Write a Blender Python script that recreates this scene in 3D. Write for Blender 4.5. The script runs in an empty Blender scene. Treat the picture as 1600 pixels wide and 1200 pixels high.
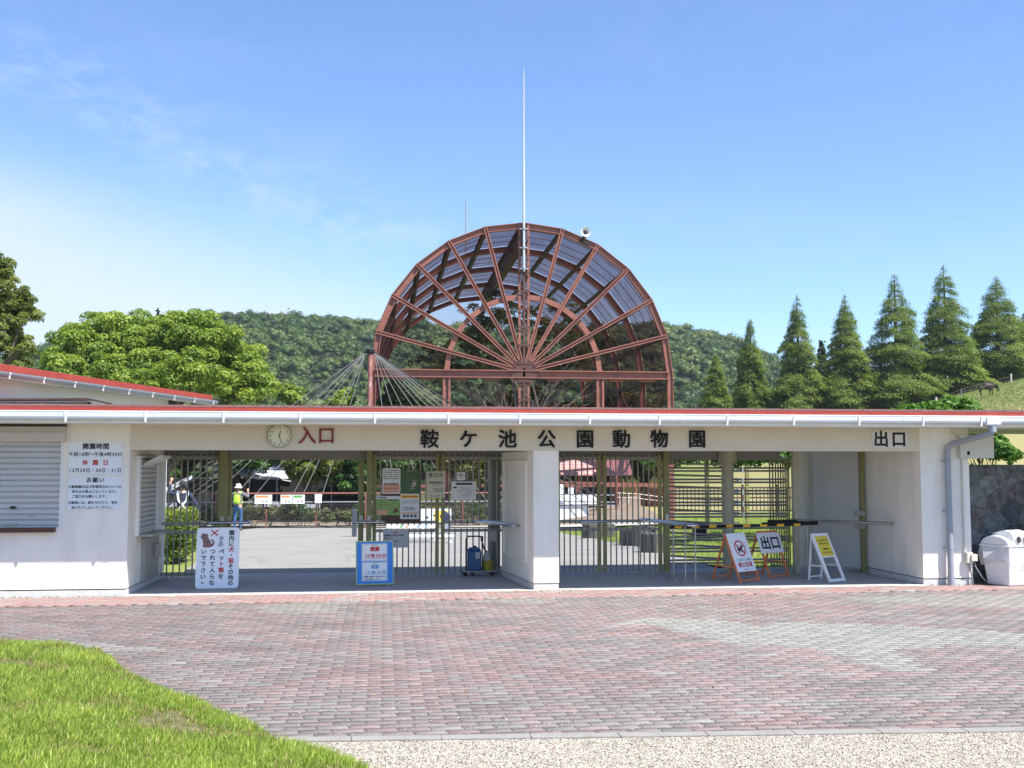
import bpy, bmesh, math, random
import numpy as np
from mathutils import Vector, Matrix, Euler, noise as mnoise

S = bpy.context.scene
COL = S.collection
R = math.radians

# ------------------------------------------------------------------ camera
F_PX, CAM_H, CAM_Y = 1690.0, 1.81, -16.0
YAW = math.atan(7e-5 * F_PX)
PITCH = math.atan(130 / F_PX)
cam_d = bpy.data.cameras.new('camera')
cam_d.sensor_width = 36.0
cam_d.lens = 36.0 * F_PX / 1600.0
cam_d.clip_start, cam_d.clip_end = 0.1, 3000.0
cam = bpy.data.objects.new('camera', cam_d)
cam.location = (0, CAM_Y, CAM_H)
cam.rotation_euler = (R(90) + PITCH, 0, -YAW)
COL.objects.link(cam)
S.camera = cam

# ------------------------------------------------------------------ sun, sky, exposure
SUN_DIR = Vector((0.42, -0.42, 1.0)).normalized()
SUN_EL = math.asin(SUN_DIR.z)
SUN_ROT = math.atan2(SUN_DIR.x, SUN_DIR.y)
sun_d = bpy.data.lights.new('sun', 'SUN')
sun_d.energy = 5.0
sun_d.angle = R(0.5)
sun_d.color = (1.0, 0.955, 0.88)
sun = bpy.data.objects.new('sun', sun_d)
sun.rotation_euler = (-SUN_DIR).to_track_quat('-Z', 'Y').to_euler()
sun.location = (8, -20, 30)
COL.objects.link(sun)

S.view_settings.view_transform = 'Standard'
S.view_settings.look = 'None'
S.view_settings.gamma = 1.0
S.view_settings.use_curve_mapping = False
S.view_settings.exposure = 1.02
S.render.engine = 'CYCLES'
S.cycles.max_bounces = 8
S.cycles.transparent_max_bounces = 16
S.cycles.use_denoising = True


def cam_ray(px, py):
    cp, sp, cy, sy = math.cos(PITCH), math.sin(PITCH), math.cos(YAW), math.sin(YAW)
    f = Vector((sy * cp, cy * cp, sp))
    r = Vector((cy, -sy, 0))
    u = r.cross(f)
    return f + r * ((px - 800) / F_PX) - u * ((py - 600) / F_PX)


def P(px, py, y):
    """photo pixel -> point on the upright plane at depth y"""
    d = cam_ray(px, py)
    t = (y - CAM_Y) / d.y
    return Vector((d.x * t, y, CAM_H + d.z * t))


def G(px, py, z=0.0):
    """photo pixel -> point on level z"""
    d = cam_ray(px, py)
    t = (z - CAM_H) / d.z
    return Vector((d.x * t, CAM_Y + d.y * t, z))


world = bpy.data.worlds.new('World')
S.world = world
world.use_nodes = True
nt = world.node_tree
nt.nodes.clear()
N = nt.nodes.new
L = nt.links.new
w_out = N('ShaderNodeOutputWorld')
w_bg = N('ShaderNodeBackground')
w_bg.inputs['Strength'].default_value = 0.10
sky = N('ShaderNodeTexSky')
sky.sky_type = 'NISHITA'
sky.sun_disc = False
sky.sun_elevation = SUN_EL
sky.sun_rotation = SUN_ROT
sky.altitude = 100
sky.air_density = 1.0
sky.dust_density = 0.3
sky.ozone_density = 3.0
tc = N('ShaderNodeTexCoord')


def wmath(op, a, b=None, c=None):
    n = N('ShaderNodeMath')
    n.operation = op
    for k, v in enumerate((a, b, c)):
        if v is None:
            continue
        if isinstance(v, (int, float)):
            n.inputs[k].default_value = v
        else:
            L(v, n.inputs[k])
    return n.outputs[0]


def wdot(vec):
    n = N('ShaderNodeVectorMath')
    n.operation = 'DOT_PRODUCT'
    L(tc.outputs['Generated'], n.inputs[0])
    n.inputs[1].default_value = vec
    return n.outputs['Value']


def wnoise(scale, detail, stretch, rough=0.6, dist=0.0):
    m = N('ShaderNodeMapping')
    m.inputs['Scale'].default_value = stretch
    L(tc.outputs['Generated'], m.inputs['Vector'])
    n = N('ShaderNodeTexNoise')
    n.inputs['Scale'].default_value = scale
    n.inputs['Detail'].default_value = detail
    n.inputs['Roughness'].default_value = rough
    n.inputs['Distortion'].default_value = dist
    L(m.outputs[0], n.inputs['Vector'])
    return n.outputs['Fac']


def wramp(x, a, b):
    n = N('ShaderNodeMapRange')
    n.interpolation_type = 'SMOOTHSTEP'
    n.inputs['From Min'].default_value = a
    n.inputs['From Max'].default_value = b
    L(x, n.inputs['Value'])
    return n.outputs[0]


# a thin streak of cirrus running down to the right, and a veil of thin cloud low on the left
d1, d2 = cam_ray(-50, 80).normalized(), cam_ray(640, 372).normalized()
band_n = d1.cross(d2).normalized()
s_band = wdot(band_n)
off_band = wmath('MULTIPLY', wmath('SUBTRACT', wnoise(3.0, 3, (1, 1, 1)), 0.5), 0.10)
s_b = wmath('ADD', s_band, off_band)
band = wmath('POWER', 2.718, wmath('MULTIPLY', wmath('MULTIPLY', s_b, s_b), -900.0))
puffs = wramp(wnoise(24.0, 7, (1, 1, 2.4), 0.68, 0.5), 0.36, 0.78)
ends = wmath('SUBTRACT', 1.0, wramp(wdot(tuple(cam_ray(500, 300).normalized() - cam_ray(250, 180).normalized())), 0.075, 0.10))
streak = wmath('MULTIPLY', wmath('MULTIPLY', band, puffs), 0.34)
e1, e2 = cam_ray(-50, 215).normalized(), cam_ray(700, 455).normalized()
veil_n = e2.cross(e1).normalized()
if veil_n.z > 0:
    veil_n = -veil_n
veil = wramp(wdot(veil_n), -0.035, 0.10)
veil_far = wramp(wdot(tuple(cam_ray(0, 400).normalized())), 0.80, 0.985)
veil_n2 = wmath('ADD', 0.72, wmath('MULTIPLY', wnoise(7.0, 4, (1, 1, 3)), 0.5))
veil2 = wmath('MULTIPLY', wmath('MULTIPLY', wmath('MULTIPLY', veil, veil_far), veil_n2), 0.78)
thin = wmath('MULTIPLY', wramp(wnoise(4.0, 5, (1, 1, 2.6), 0.55, 0.4), 0.42, 0.8), 0.13)
cl = wmath('MINIMUM', wmath('ADD', wmath('ADD', streak, veil2), thin), 0.85)
gain = N('ShaderNodeMix')
gain.data_type = 'RGBA'
gain.blend_type = 'MULTIPLY'
gain.inputs[0].default_value = 1.0
L(sky.outputs[0], gain.inputs[6])
gain.inputs[7].default_value = (0.90, 1.02, 1.20, 1)
mixc = N('ShaderNodeMix')
mixc.data_type = 'RGBA'
L(cl, mixc.inputs[0])
L(gain.outputs[2], mixc.inputs[6])
mixc.inputs[7].default_value = (4.3, 4.7, 5.1, 1)
L(mixc.outputs[2], w_bg.inputs['Color'])
L(w_bg.outputs[0], w_out.inputs['Surface'])

# ------------------------------------------------------------------ helpers
rng = random.Random(7)
nrg = np.random.default_rng(11)


class MB:
    def __init__(self):
        self.v, self.f = [], []
        self.runs = []

    def add(self, vs, fs):
        o = len(self.v)
        self.v += [tuple(p) for p in vs]
        self.f += [tuple(i + o for i in q) for q in fs]
        return self

    def box(self, x0, x1, y0, y1, z0, z1):
        return self.add([(x0, y0, z0), (x1, y0, z0), (x1, y1, z0), (x0, y1, z0), (x0, y0, z1), (x1, y0, z1), (x1, y1, z1), (x0, y1, z1)],
                        [(0, 3, 2, 1), (4, 5, 6, 7), (0, 1, 5, 4), (1, 2, 6, 5), (2, 3, 7, 6), (3, 0, 4, 7)])

    def bar(self, a, b, w, h, up=(0, 0, 1)):
        """a box of width w (sideways) and height h (along up) from a to b"""
        a, b = Vector(a), Vector(b)
        d = (b - a).normalized()
        up = Vector(up)
        s = d.cross(up)
        if s.length < 1e-5:
            s = d.cross(Vector((1, 0, 0)))
        s.normalize()
        u = s.cross(d).normalized()
        s, u = s * w / 2, u * h / 2
        vs = [a - s - u, a + s - u, a + s + u, a - s + u, b - s - u, b + s - u, b + s + u, b - s + u]
        return self.add(vs, [(0, 1, 2, 3)[::-1], (4, 5, 6, 7), (0, 1, 5, 4)[::1], (1, 2, 6, 5), (2, 3, 7, 6), (3, 0, 4, 7)])

    def tube(self, pts, r, n=8, closed=False, cap=True):
        pts = [Vector(p) for p in pts]
        rs = r if isinstance(r, (list, tuple)) else [r] * len(pts)
        m = len(pts)
        rings, prev = [], None
        for i, p in enumerate(pts):
            if closed:
                d = (pts[(i + 1) % m] - pts[i - 1]).normalized()
            else:
                d = ((pts[min(i + 1, m - 1)] - p).normalized() + (p - pts[max(i - 1, 0)]).normalized()).normalized()
            if prev is None:
                a = d.cross(Vector((0, 0, 1)))
                if a.length < 1e-3:
                    a = d.cross(Vector((1, 0, 0)))
            else:
                a = prev - d * prev.dot(d)
            a.normalize()
            prev = a
            b = d.cross(a)
            rings.append([p + (a * math.cos(2 * math.pi * k / n) + b * math.sin(2 * math.pi * k / n)) * rs[i] for k in range(n)])
        vs = [q for g in rings for q in g]
        fs = []
        for i in range(m if closed else m - 1):
            j = (i + 1) % m
            for k in range(n):
                fs.append((i * n + k, i * n + (k + 1) % n, j * n + (k + 1) % n, j * n + k))
        if cap and not closed:
            fs.append(tuple(range(n))[::-1])
            fs.append(tuple((m - 1) * n + k for k in range(n)))
        return self.add(vs, fs)

    def prism(self, poly, lo, hi, axis='z'):
        """poly: 2d outline; extruded along axis from lo to hi"""
        n = len(poly)

        def q(p, t):
            return {'z': (p[0], p[1], t), 'y': (p[0], t, p[1]), 'x': (t, p[0], p[1])}[axis]
        vs = [q(p, lo) for p in poly] + [q(p, hi) for p in poly]
        fs = [tuple(range(n))[::-1], tuple(range(n, 2 * n))]
        fs += [(i, (i + 1) % n, (i + 1) % n + n, i + n) for i in range(n)]
        return self.add(vs, fs)

    def lathe(self, prof, c=(0, 0, 0), n=20, axis='z', cap=True):
        vs, fs = [], []
        for r_, t in prof:
            for k in range(n):
                a = 2 * math.pi * k / n
                x, y = r_ * math.cos(a), r_ * math.sin(a)
                vs.append({'z': (c[0] + x, c[1] + y, c[2] + t), 'y': (c[0] + x, c[1] + t, c[2] + y), 'x': (c[0] + t, c[1] + x, c[2] + y)}[axis])
        for i in range(len(prof) - 1):
            for k in range(n):
                fs.append((i * n + k, i * n + (k + 1) % n, (i + 1) * n + (k + 1) % n, (i + 1) * n + k))
        if cap:
            fs.append(tuple(range(n))[::-1])
            fs.append(tuple((len(prof) - 1) * n + k for k in range(n)))
        return self.add(vs, fs)

    def mesh(self, name, smooth=False, fixn=True):
        me = bpy.data.meshes.new(name)
        me.from_pydata(self.v, [], self.f)
        if fixn:
            bm = bmesh.new()
            bm.from_mesh(me)
            bmesh.ops.recalc_face_normals(bm, faces=bm.faces)
            bm.to_mesh(me)
            bm.free()
        if smooth:
            me.shade_smooth()
            me.set_sharp_from_angle(angle=R(38))
        me.update()
        return me

    def build(self, name, m, parent=None, bevel=0.0, smooth=False, world=True, fixn=True, label=None):
        if name == 'lettering' and len(self.runs) > 1:
            # each line of writing is a part of its own
            cuts = [r_[0] for r_ in self.runs] + [len(self.v)]
            cuts[0] = 0
            for a, b in zip(cuts[:-1], cuts[1:]):
                q = MB()
                q.v = self.v[a:b]
                q.f = [tuple(i - a for i in f) for f in self.f if a <= f[0] < b]
                if q.f:
                    q.build(name, m, parent, bevel, smooth, world, fixn, label)
            return None
        me = self.mesh(name, smooth, fixn)
        me.materials.append(m)
        return link(name, me, parent, bevel, world, label)


def woff(o):
    t = Vector((0, 0, 0))
    while o is not None:
        t += o.location
        o = o.parent
    return t


def link(name, me, parent=None, bevel=0.0, world=True, label=None):
    o = bpy.data.objects.new(name, me)
    COL.objects.link(o)
    if parent is not None:
        o.parent = parent
        if world:
            o.location = -woff(parent)
    if bevel:
        b = o.modifiers.new('bevel', 'BEVEL')
        b.width = bevel
        b.segments = 2
        b.limit_method = 'ANGLE'
        b.angle_limit = R(40)
    if label:
        o['label'] = label
    return o


def tag(o, label, cat, group=None, kind=None):
    o['label'] = label
    o['category'] = cat
    if group:
        o['group'] = group
    if kind:
        o['kind'] = kind
    return o


def thing(name, label, cat, loc=(0, 0, 0), rot=(0, 0, 0), group=None):
    o = bpy.data.objects.new(name, None)
    o.empty_display_size = 0.2
    COL.objects.link(o)
    o.location = loc
    o.rotation_euler = rot
    return tag(o, label, cat, group)


def struct(name, mb, m, **k):
    o = mb.build(name, m, **k)
    o['kind'] = 'structure'
    return o


def copy_tree(o, parent=None):
    c = o.copy()
    COL.objects.link(c)
    c.parent = parent
    for ch in list(o.children):
        copy_tree(ch, c)
    return c


# ------------------------------------------------------------------ materials
def new_mat(name):
    m = bpy.data.materials.new(name)
    m.use_nodes = True
    t = m.node_tree
    t.nodes.clear()
    out = t.nodes.new('ShaderNodeOutputMaterial')
    return m, t, out


def mat(name, col, rough=0.6, metal=0.0, var=0.08, scale=6.0, bump=0.0, bscale=60.0, stains=None, spec=0.4, detail=5, sheen=0, stretch=(1, 1, 1)):
    """principled surface with a gentle, non-repeating variation of its own colour"""
    m, t, out = new_mat(name)
    p = t.nodes.new('ShaderNodeBsdfPrincipled')
    t.links.new(p.outputs[0], out.inputs[0])
    p.inputs['Roughness'].default_value = rough
    p.inputs['Metallic'].default_value = metal
    p.inputs['Specular IOR Level'].default_value = spec
    tcn = t.nodes.new('ShaderNodeTexCoord')
    mp = t.nodes.new('ShaderNodeMapping')
    mp.inputs['Scale'].default_value = stretch
    t.links.new(tcn.outputs['Object'], mp.inputs[0])
    n = t.nodes.new('ShaderNodeTexNoise')
    n.inputs['Scale'].default_value = scale
    n.inputs['Detail'].default_value = detail
    n.inputs['Roughness'].default_value = 0.62
    t.links.new(mp.outputs[0], n.inputs['Vector'])
    cr = t.nodes.new('ShaderNodeValToRGB')
    lo = [max(0, c * (1 - var)) for c in col[:3]]
    hi = [min(1, c * (1 + var)) for c in col[:3]]
    cr.color_ramp.elements[0].position, cr.color_ramp.elements[1].position = 0.3, 0.7
    cr.color_ramp.elements[0].color = (*lo, 1)
    cr.color_ramp.elements[1].color = (*hi, 1)
    t.links.new(n.outputs['Fac'], cr.inputs[0])
    last = cr.outputs[0]
    if stains:
        scol, samt, sscale, sstr = stains
        m2 = t.nodes.new('ShaderNodeMapping')
        m2.inputs['Scale'].default_value = sstr
        t.links.new(tcn.outputs['Object'], m2.inputs[0])
        n2 = t.nodes.new('ShaderNodeTexNoise')
        n2.inputs['Scale'].default_value = sscale
        n2.inputs['Detail'].default_value = 6
        t.links.new(m2.outputs[0], n2.inputs['Vector'])
        r2 = t.nodes.new('ShaderNodeMapRange')
        r2.inputs['From Min'].default_value, r2.inputs['From Max'].default_value = 0.5, 0.75
        r2.inputs['To Max'].default_value = samt
        t.links.new(n2.outputs['Fac'], r2.inputs['Value'])
        mx = t.nodes.new('ShaderNodeMix')
        mx.data_type = 'RGBA'
        t.links.new(r2.outputs[0], mx.inputs[0])
        t.links.new(last, mx.inputs[6])
        mx.inputs[7].default_value = (*scol, 1)
        last = mx.outputs[2]
    t.links.new(last, p.inputs['Base Color'])
    if bump:
        n3 = t.nodes.new('ShaderNodeTexNoise')
        n3.inputs['Scale'].default_value = bscale
        n3.inputs['Detail'].default_value = 4
        t.links.new(tcn.outputs['Object'], n3.inputs['Vector'])
        b = t.nodes.new('ShaderNodeBump')
        b.inputs['Strength'].default_value = bump
        b.inputs['Distance'].default_value = 0.02
        t.links.new(n3.outputs['Fac'], b.inputs['Height'])
        t.links.new(b.outputs[0], p.inputs['Normal'])
    return m


def attr_mat(name, rough=0.9, smear=None, var=0.2, scale=120.0, bump=0.25, gain=1.0, spec=0.08):
    """colour carried per face in the 'col' attribute (each paver or stone its own colour)"""
    m, t, out = new_mat(name)
    p = t.nodes.new('ShaderNodeBsdfPrincipled')
    t.links.new(p.outputs[0], out.inputs[0])
    p.inputs['Roughness'].default_value = rough
    p.inputs['Specular IOR Level'].default_value = spec
    a = t.nodes.new('ShaderNodeAttribute')
    a.attribute_name = 'col'
    tcn = t.nodes.new('ShaderNodeTexCoord')
    n = t.nodes.new('ShaderNodeTexNoise')
    n.inputs['Scale'].default_value = scale
    n.inputs['Detail'].default_value = 6
    n.inputs['Roughness'].default_value = 0.7
    t.links.new(tcn.outputs['Object'], n.inputs['Vector'])
    mr = t.nodes.new('ShaderNodeMapRange')
    mr.inputs['From Min'].default_value, mr.inputs['From Max'].default_value = 0.3, 0.7
    mr.inputs['To Min'].default_value, mr.inputs['To Max'].default_value = gain * (1 - var), gain * (1 + var)
    t.links.new(n.outputs['Fac'], mr.inputs['Value'])
    mx = t.nodes.new('ShaderNodeVectorMath')
    mx.operation = 'SCALE'
    t.links.new(a.outputs['Color'], mx.inputs[0])
    t.links.new(mr.outputs[0], mx.inputs['Scale'])
    last = mx.outputs[0]
    if smear:
        # pale smears and veins lying across the stones
        n4 = t.nodes.new('ShaderNodeTexNoise')
        n4.inputs['Scale'].default_value, n4.inputs['Detail'].default_value = 2.6, 9
        n4.inputs['Roughness'].default_value, n4.inputs['Distortion'].default_value = 0.75, 1.2
        t.links.new(tcn.outputs['Object'], n4.inputs['Vector'])
        r4 = t.nodes.new('ShaderNodeMapRange')
        r4.inputs['From Min'].default_value, r4.inputs['From Max'].default_value = 0.50, 0.68
        r4.inputs['To Max'].default_value = 0.65
        t.links.new(n4.outputs['Fac'], r4.inputs['Value'])
        m4 = t.nodes.new('ShaderNodeMix')
        m4.data_type = 'RGBA'
        t.links.new(r4.outputs[0], m4.inputs[0])
        t.links.new(last, m4.inputs[6])
        m4.inputs[7].default_value = (*smear, 1)
        last = m4.outputs[2]
    t.links.new(last, p.inputs['Base Color'])
    b = t.nodes.new('ShaderNodeBump')
    b.inputs['Strength'].default_value = bump
    b.inputs['Distance'].default_value = 0.004
    t.links.new(n.outputs['Fac'], b.inputs['Height'])
    t.links.new(b.outputs[0], p.inputs['Normal'])
    return m


def leaf_mat(name, dark, mid, light, trans=0.35, rough=0.5):
    """leaf colour varies from leaf to leaf ('tone' attribute); light passes through the blade"""
    m, t, out = new_mat(name)
    a = t.nodes.new('ShaderNodeAttribute')
    a.attribute_name = 'tone'
    cr = t.nodes.new('ShaderNodeValToRGB')
    e = cr.color_ramp.elements
    e[0].position, e[0].color = 0.0, (*dark, 1)
    e[1].position, e[1].color = 1.0, (*light, 1)
    k = e.new(0.5)
    k.color = (*mid, 1)
    t.links.new(a.outputs['Fac'], cr.inputs[0])
    p = t.nodes.new('ShaderNodeBsdfPrincipled')
    p.inputs['Roughness'].default_value = rough
    p.inputs['Specular IOR Level'].default_value = 0.3
    t.links.new(cr.outputs[0], p.inputs['Base Color'])
    tr = t.nodes.new('ShaderNodeBsdfTranslucent')
    g = t.nodes.new('ShaderNodeVectorMath')
    g.operation = 'MULTIPLY'
    g.inputs[1].default_value = (1.25, 1.35, 0.5)
    t.links.new(cr.outputs[0], g.inputs[0])
    t.links.new(g.outputs[0], tr.inputs['Color'])
    mx = t.nodes.new('ShaderNodeMixShader')
    mx.inputs[0].default_value = trans
    t.links.new(p.outputs[0], mx.inputs[1])
    t.links.new(tr.outputs[0], mx.inputs[2])
    t.links.new(mx.outputs[0], out.inputs[0])
    return m


def glass_mat(name, tint, body, fac=0.15, rough=0.25, dirt=0.0):
    m, t, out = new_mat(name)
    tr = t.nodes.new('ShaderNodeBsdfTransparent')
    tcn = t.nodes.new('ShaderNodeTexCoord')
    n = t.nodes.new('ShaderNodeTexNoise')
    n.inputs['Scale'].default_value, n.inputs['Detail'].default_value = 0.9, 7
    n.inputs['Roughness'].default_value = 0.7
    t.links.new(tcn.outputs['Object'], n.inputs['Vector'])
    cr = t.nodes.new('ShaderNodeValToRGB')
    cr.color_ramp.elements[0].position, cr.color_ramp.elements[1].position = 0.3, 0.7
    cr.color_ramp.elements[0].color = (*[c * (1 - dirt) for c in tint], 1)
    cr.color_ramp.elements[1].color = (*[min(1, c * (1 + dirt * 0.6)) for c in tint], 1)
    t.links.new(n.outputs['Fac'], cr.inputs[0])
    t.links.new(cr.outputs[0], tr.inputs[0])
    p = t.nodes.new('ShaderNodeBsdfPrincipled')
    p.inputs['Base Color'].default_value = (*body, 1)
    p.inputs['Roughness'].default_value = rough
    mx = t.nodes.new('ShaderNodeMixShader')
    mx.inputs[0].default_value = fac
    t.links.new(tr.outputs[0], mx.inputs[1])
    t.links.new(p.outputs[0], mx.inputs[2])
    t.links.new(mx.outputs[0], out.inputs[0])
    return m


M = {}
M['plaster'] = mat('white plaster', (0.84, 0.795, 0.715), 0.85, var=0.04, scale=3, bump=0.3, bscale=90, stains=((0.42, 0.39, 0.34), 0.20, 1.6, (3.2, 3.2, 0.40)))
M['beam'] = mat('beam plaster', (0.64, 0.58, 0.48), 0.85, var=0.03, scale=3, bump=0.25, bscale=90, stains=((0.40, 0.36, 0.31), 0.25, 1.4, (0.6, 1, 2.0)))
M['plinth'] = mat('plinth render', (0.62, 0.61, 0.59), 0.9, var=0.10, scale=5, bump=0.4, bscale=70)
M['joint'] = mat('dark joint', (0.06, 0.06, 0.06), 0.9)
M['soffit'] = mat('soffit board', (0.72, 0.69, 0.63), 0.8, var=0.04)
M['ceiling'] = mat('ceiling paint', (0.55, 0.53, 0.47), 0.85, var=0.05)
M['lintel'] = mat('lintel paint', (0.24, 0.24, 0.205), 0.8, var=0.06)
M['gutter'] = mat('white gutter', (0.70, 0.72, 0.76), 0.35, var=0.05, scale=2.5, stains=((0.45, 0.46, 0.48), 0.25, 3, (0.4, 1, 1)))
M['white_trim'] = mat('white trim', (0.78, 0.77, 0.75), 0.5, var=0.04)
M['red_fascia'] = mat('red fascia', (0.36, 0.050, 0.034), 0.38, var=0.10, scale=3, stains=((0.24, 0.05, 0.04), 0.4, 5, (0.3, 1, 1)))
M['shingle'] = mat('red shingle', (0.25, 0.135, 0.125), 0.9, var=0.25, scale=30, bump=0.6, bscale=120, stains=((0.16, 0.11, 0.10), 0.6, 3, (1, 1, 1)))
M['pipe'] = mat('grey pipe', (0.30, 0.315, 0.36), 0.4, var=0.05)
M['shutter'] = mat('shutter slats', (0.50, 0.50, 0.50), 0.5, var=0.04, scale=3)
M['shutter_box'] = mat('shutter box', (0.55, 0.50, 0.46), 0.6, var=0.03)
M['brown_wood'] = mat('brown wood', (0.085, 0.034, 0.022), 0.5, var=0.25, scale=8, stretch=(1, 8, 8))
M['olive'] = mat('olive painted steel', (0.255, 0.240, 0.090), 0.45, var=0.10, scale=6, stains=((0.12, 0.10, 0.06), 0.4, 7, (1, 1, 0.4)))
M['bar'] = mat('grey olive bars', (0.27, 0.26, 0.225), 0.4, var=0.12, scale=9, metal=0.2)
M['rail_grey'] = mat('gate rail grey', (0.33, 0.325, 0.29), 0.5, var=0.10, scale=8)
M['column'] = mat('turnstile column', (0.42, 0.40, 0.28), 0.45, var=0.08)
M['stainless'] = mat('stainless tube', (0.52, 0.53, 0.55), 0.22, metal=1.0, var=0.06)
M['steel_dark'] = mat('worn steel tube', (0.34, 0.325, 0.30), 0.35, metal=0.7, var=0.15)
M['black'] = mat('black paint', (0.007, 0.007, 0.008), 0.6, var=0.1, spec=0.2)
M['rubber'] = mat('black rubber', (0.02, 0.02, 0.021), 0.7, var=0.1)
M['red_paint'] = mat('red letters', (0.20, 0.008, 0.014), 0.5, var=0.05)
M['ink'] = mat('black ink', (0.018, 0.018, 0.02), 0.6, var=0.05)
M['ink_grey'] = mat('grey ink', (0.10, 0.10, 0.10), 0.6, var=0.05)
M['red_ink'] = mat('red ink', (0.50, 0.025, 0.03), 0.6, var=0.05)
M['blue_ink'] = mat('blue ink', (0.10, 0.30, 0.50), 0.6, var=0.05)
M['green_ink'] = mat('green ink', (0.10, 0.33, 0.06), 0.6, var=0.05)
M['orange_ink'] = mat('orange ink', (0.75, 0.28, 0.10), 0.6, var=0.05)
M['pink_ink'] = mat('salmon ink', (0.72, 0.34, 0.25), 0.6, var=0.05)
M['yellow_ink'] = mat('yellow ink', (0.80, 0.55, 0.05), 0.6, var=0.05)
M['board_white'] = mat('white sign panel', (0.76, 0.78, 0.82), 0.35, var=0.02, scale=2)
M['paper'] = mat('white paper', (0.74, 0.74, 0.74), 0.6, var=0.03, scale=4)
M['cream'] = mat('cream paper', (0.62, 0.58, 0.45), 0.6, var=0.04, scale=4)
M['grey_paper'] = mat('grey paper', (0.50, 0.50, 0.51), 0.6, var=0.03, scale=4)
M['poster_green'] = mat('dark green poster', (0.045, 0.105, 0.025), 0.4, var=0.3, scale=14)
M['poster_lawn'] = mat('green picture poster', (0.23, 0.36, 0.10), 0.4, var=0.2, scale=12)
M['sign_blue'] = mat('blue sign board', (0.03, 0.20, 0.58), 0.35, var=0.04, scale=3)
M['sign_edge'] = mat('lime sign edge', (0.42, 0.52, 0.20), 0.5)
M['orange'] = mat('orange steel frame', (0.66, 0.19, 0.075), 0.5, var=0.12, scale=9, stains=((0.35, 0.12, 0.06), 0.5, 12, (1, 1, 1)))
M['sign_yellow'] = mat('yellow sign sheet', (0.70, 0.56, 0.06), 0.5, var=0.03)
M['stripe_yellow'] = mat('yellow tape', (0.75, 0.40, 0.02), 0.5, var=0.05)
M['dog_brown'] = mat('brown dog drawing', (0.21, 0.125, 0.115), 0.6, var=0.1, scale=20)
M['cat_grey'] = mat('grey cat drawing', (0.36, 0.41, 0.46), 0.6, var=0.1, scale=20)
M['clock_face'] = mat('clock dial', (0.66, 0.66, 0.50), 0.5, var=0.02)
M['clock_rim'] = mat('clock rim', (0.36, 0.34, 0.20), 0.4)
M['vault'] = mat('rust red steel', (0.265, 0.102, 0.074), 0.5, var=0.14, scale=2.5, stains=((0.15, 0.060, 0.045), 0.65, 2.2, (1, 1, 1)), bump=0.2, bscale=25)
M['vault_shaded'] = mat('shaded red steel', (0.095, 0.042, 0.034), 0.55, var=0.15, scale=2.5)  # the red steel darkened in colour to stand for its shaded undersides
M['panel'] = glass_mat('smoked roof panel', (0.36, 0.265, 0.265), (0.16, 0.12, 0.12), 0.08, dirt=0.28)
M['mast'] = mat('peeling mast paint', (0.30, 0.12, 0.10), 0.6, var=0.2, scale=4, stains=((0.62, 0.58, 0.56), 0.95, 3.2, (2, 2, 0.6)))
M['cable'] = mat('steel cable', (0.17, 0.17, 0.165), 0.6, metal=0.0, var=0.1)
M['white_pole'] = mat('white pole', (0.46, 0.48, 0.51), 0.4, var=0.05)
M['horn'] = mat('white horn', (0.75, 0.76, 0.78), 0.4, var=0.03)
M['bark'] = mat('bark', (0.105, 0.08, 0.06), 0.9, var=0.35, scale=9, bump=0.5, bscale=30, stretch=(3, 3, 0.6))
M['bark_pale'] = mat('pale bark', (0.30, 0.27, 0.23), 0.9, var=0.35, scale=9, stretch=(3, 3, 0.6))
M['bin'] = mat('white bin plastic', (0.78, 0.78, 0.77), 0.4, var=0.02, scale=2, stains=((0.6, 0.58, 0.54), 0.25, 5, (1, 1, 0.5)))
M['bin_hole'] = mat('bin opening shade', (0.05, 0.035, 0.03), 0.6)
M['bag'] = glass_mat('clear plastic bag', (0.93, 0.94, 0.95), (0.85, 0.86, 0.88), 0.35, 0.25)
M['ivory_box'] = mat('ivory steel box', (0.60, 0.56, 0.49), 0.5, var=0.04)
M['fence_red'] = mat('red brown fence steel', (0.24, 0.088, 0.062), 0.5, var=0.12)
M['wire'] = mat('grey fence wire', (0.10, 0.085, 0.08), 0.6)
M['shade_film'] = glass_mat('dark shade sheet', (0.45, 0.42, 0.40), (0.04, 0.035, 0.03), 0.20, 0.9)
M['panel_sign'] = mat('ivory sign plate', (0.66, 0.63, 0.585), 0.5, var=0.02)
M['fine_net'] = glass_mat('fine aviary mesh', (0.74, 0.72, 0.70), (0.05, 0.045, 0.04), 0.06, 0.9)
M['net'] = glass_mat('dark aviary net', (0.36, 0.35, 0.33), (0.035, 0.033, 0.03), 0.55, 0.8)
M['sheet_white'] = mat('white awning sheet', (0.40, 0.42, 0.46), 0.7, var=0.08, scale=1.5)
M['white_wall'] = mat('white enclosure wall', (0.80, 0.81, 0.82), 0.8, var=0.04, scale=1.2, stains=((0.5, 0.48, 0.44), 0.3, 2, (1, 1, 0.4)))
M['tile_red'] = mat('faded red tiles', (0.50, 0.25, 0.24), 0.7, var=0.15, scale=6)
M['dark_wall'] = mat('dark timber wall', (0.045, 0.035, 0.032), 0.8, var=0.2)
M['red_timber'] = mat('red timber boards', (0.17, 0.055, 0.035), 0.6, var=0.2, scale=4, stretch=(1, 1, 6))
M['pink_stone'] = mat('pinkish rough wall', (0.33, 0.24, 0.20), 0.95, var=0.25, scale=6, bump=0.6, bscale=18)
M['stump'] = mat('grey log concrete', (0.085, 0.082, 0.072), 0.9, var=0.4, scale=7, stretch=(3, 3, 0.5), bump=0.5, bscale=20)
M['blue_plastic'] = mat('blue plastic tank', (0.015, 0.085, 0.22), 0.35, var=0.08, scale=5)
M['bucket'] = mat('yellow bucket', (0.36, 0.28, 0.03), 0.4, var=0.1)
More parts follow.
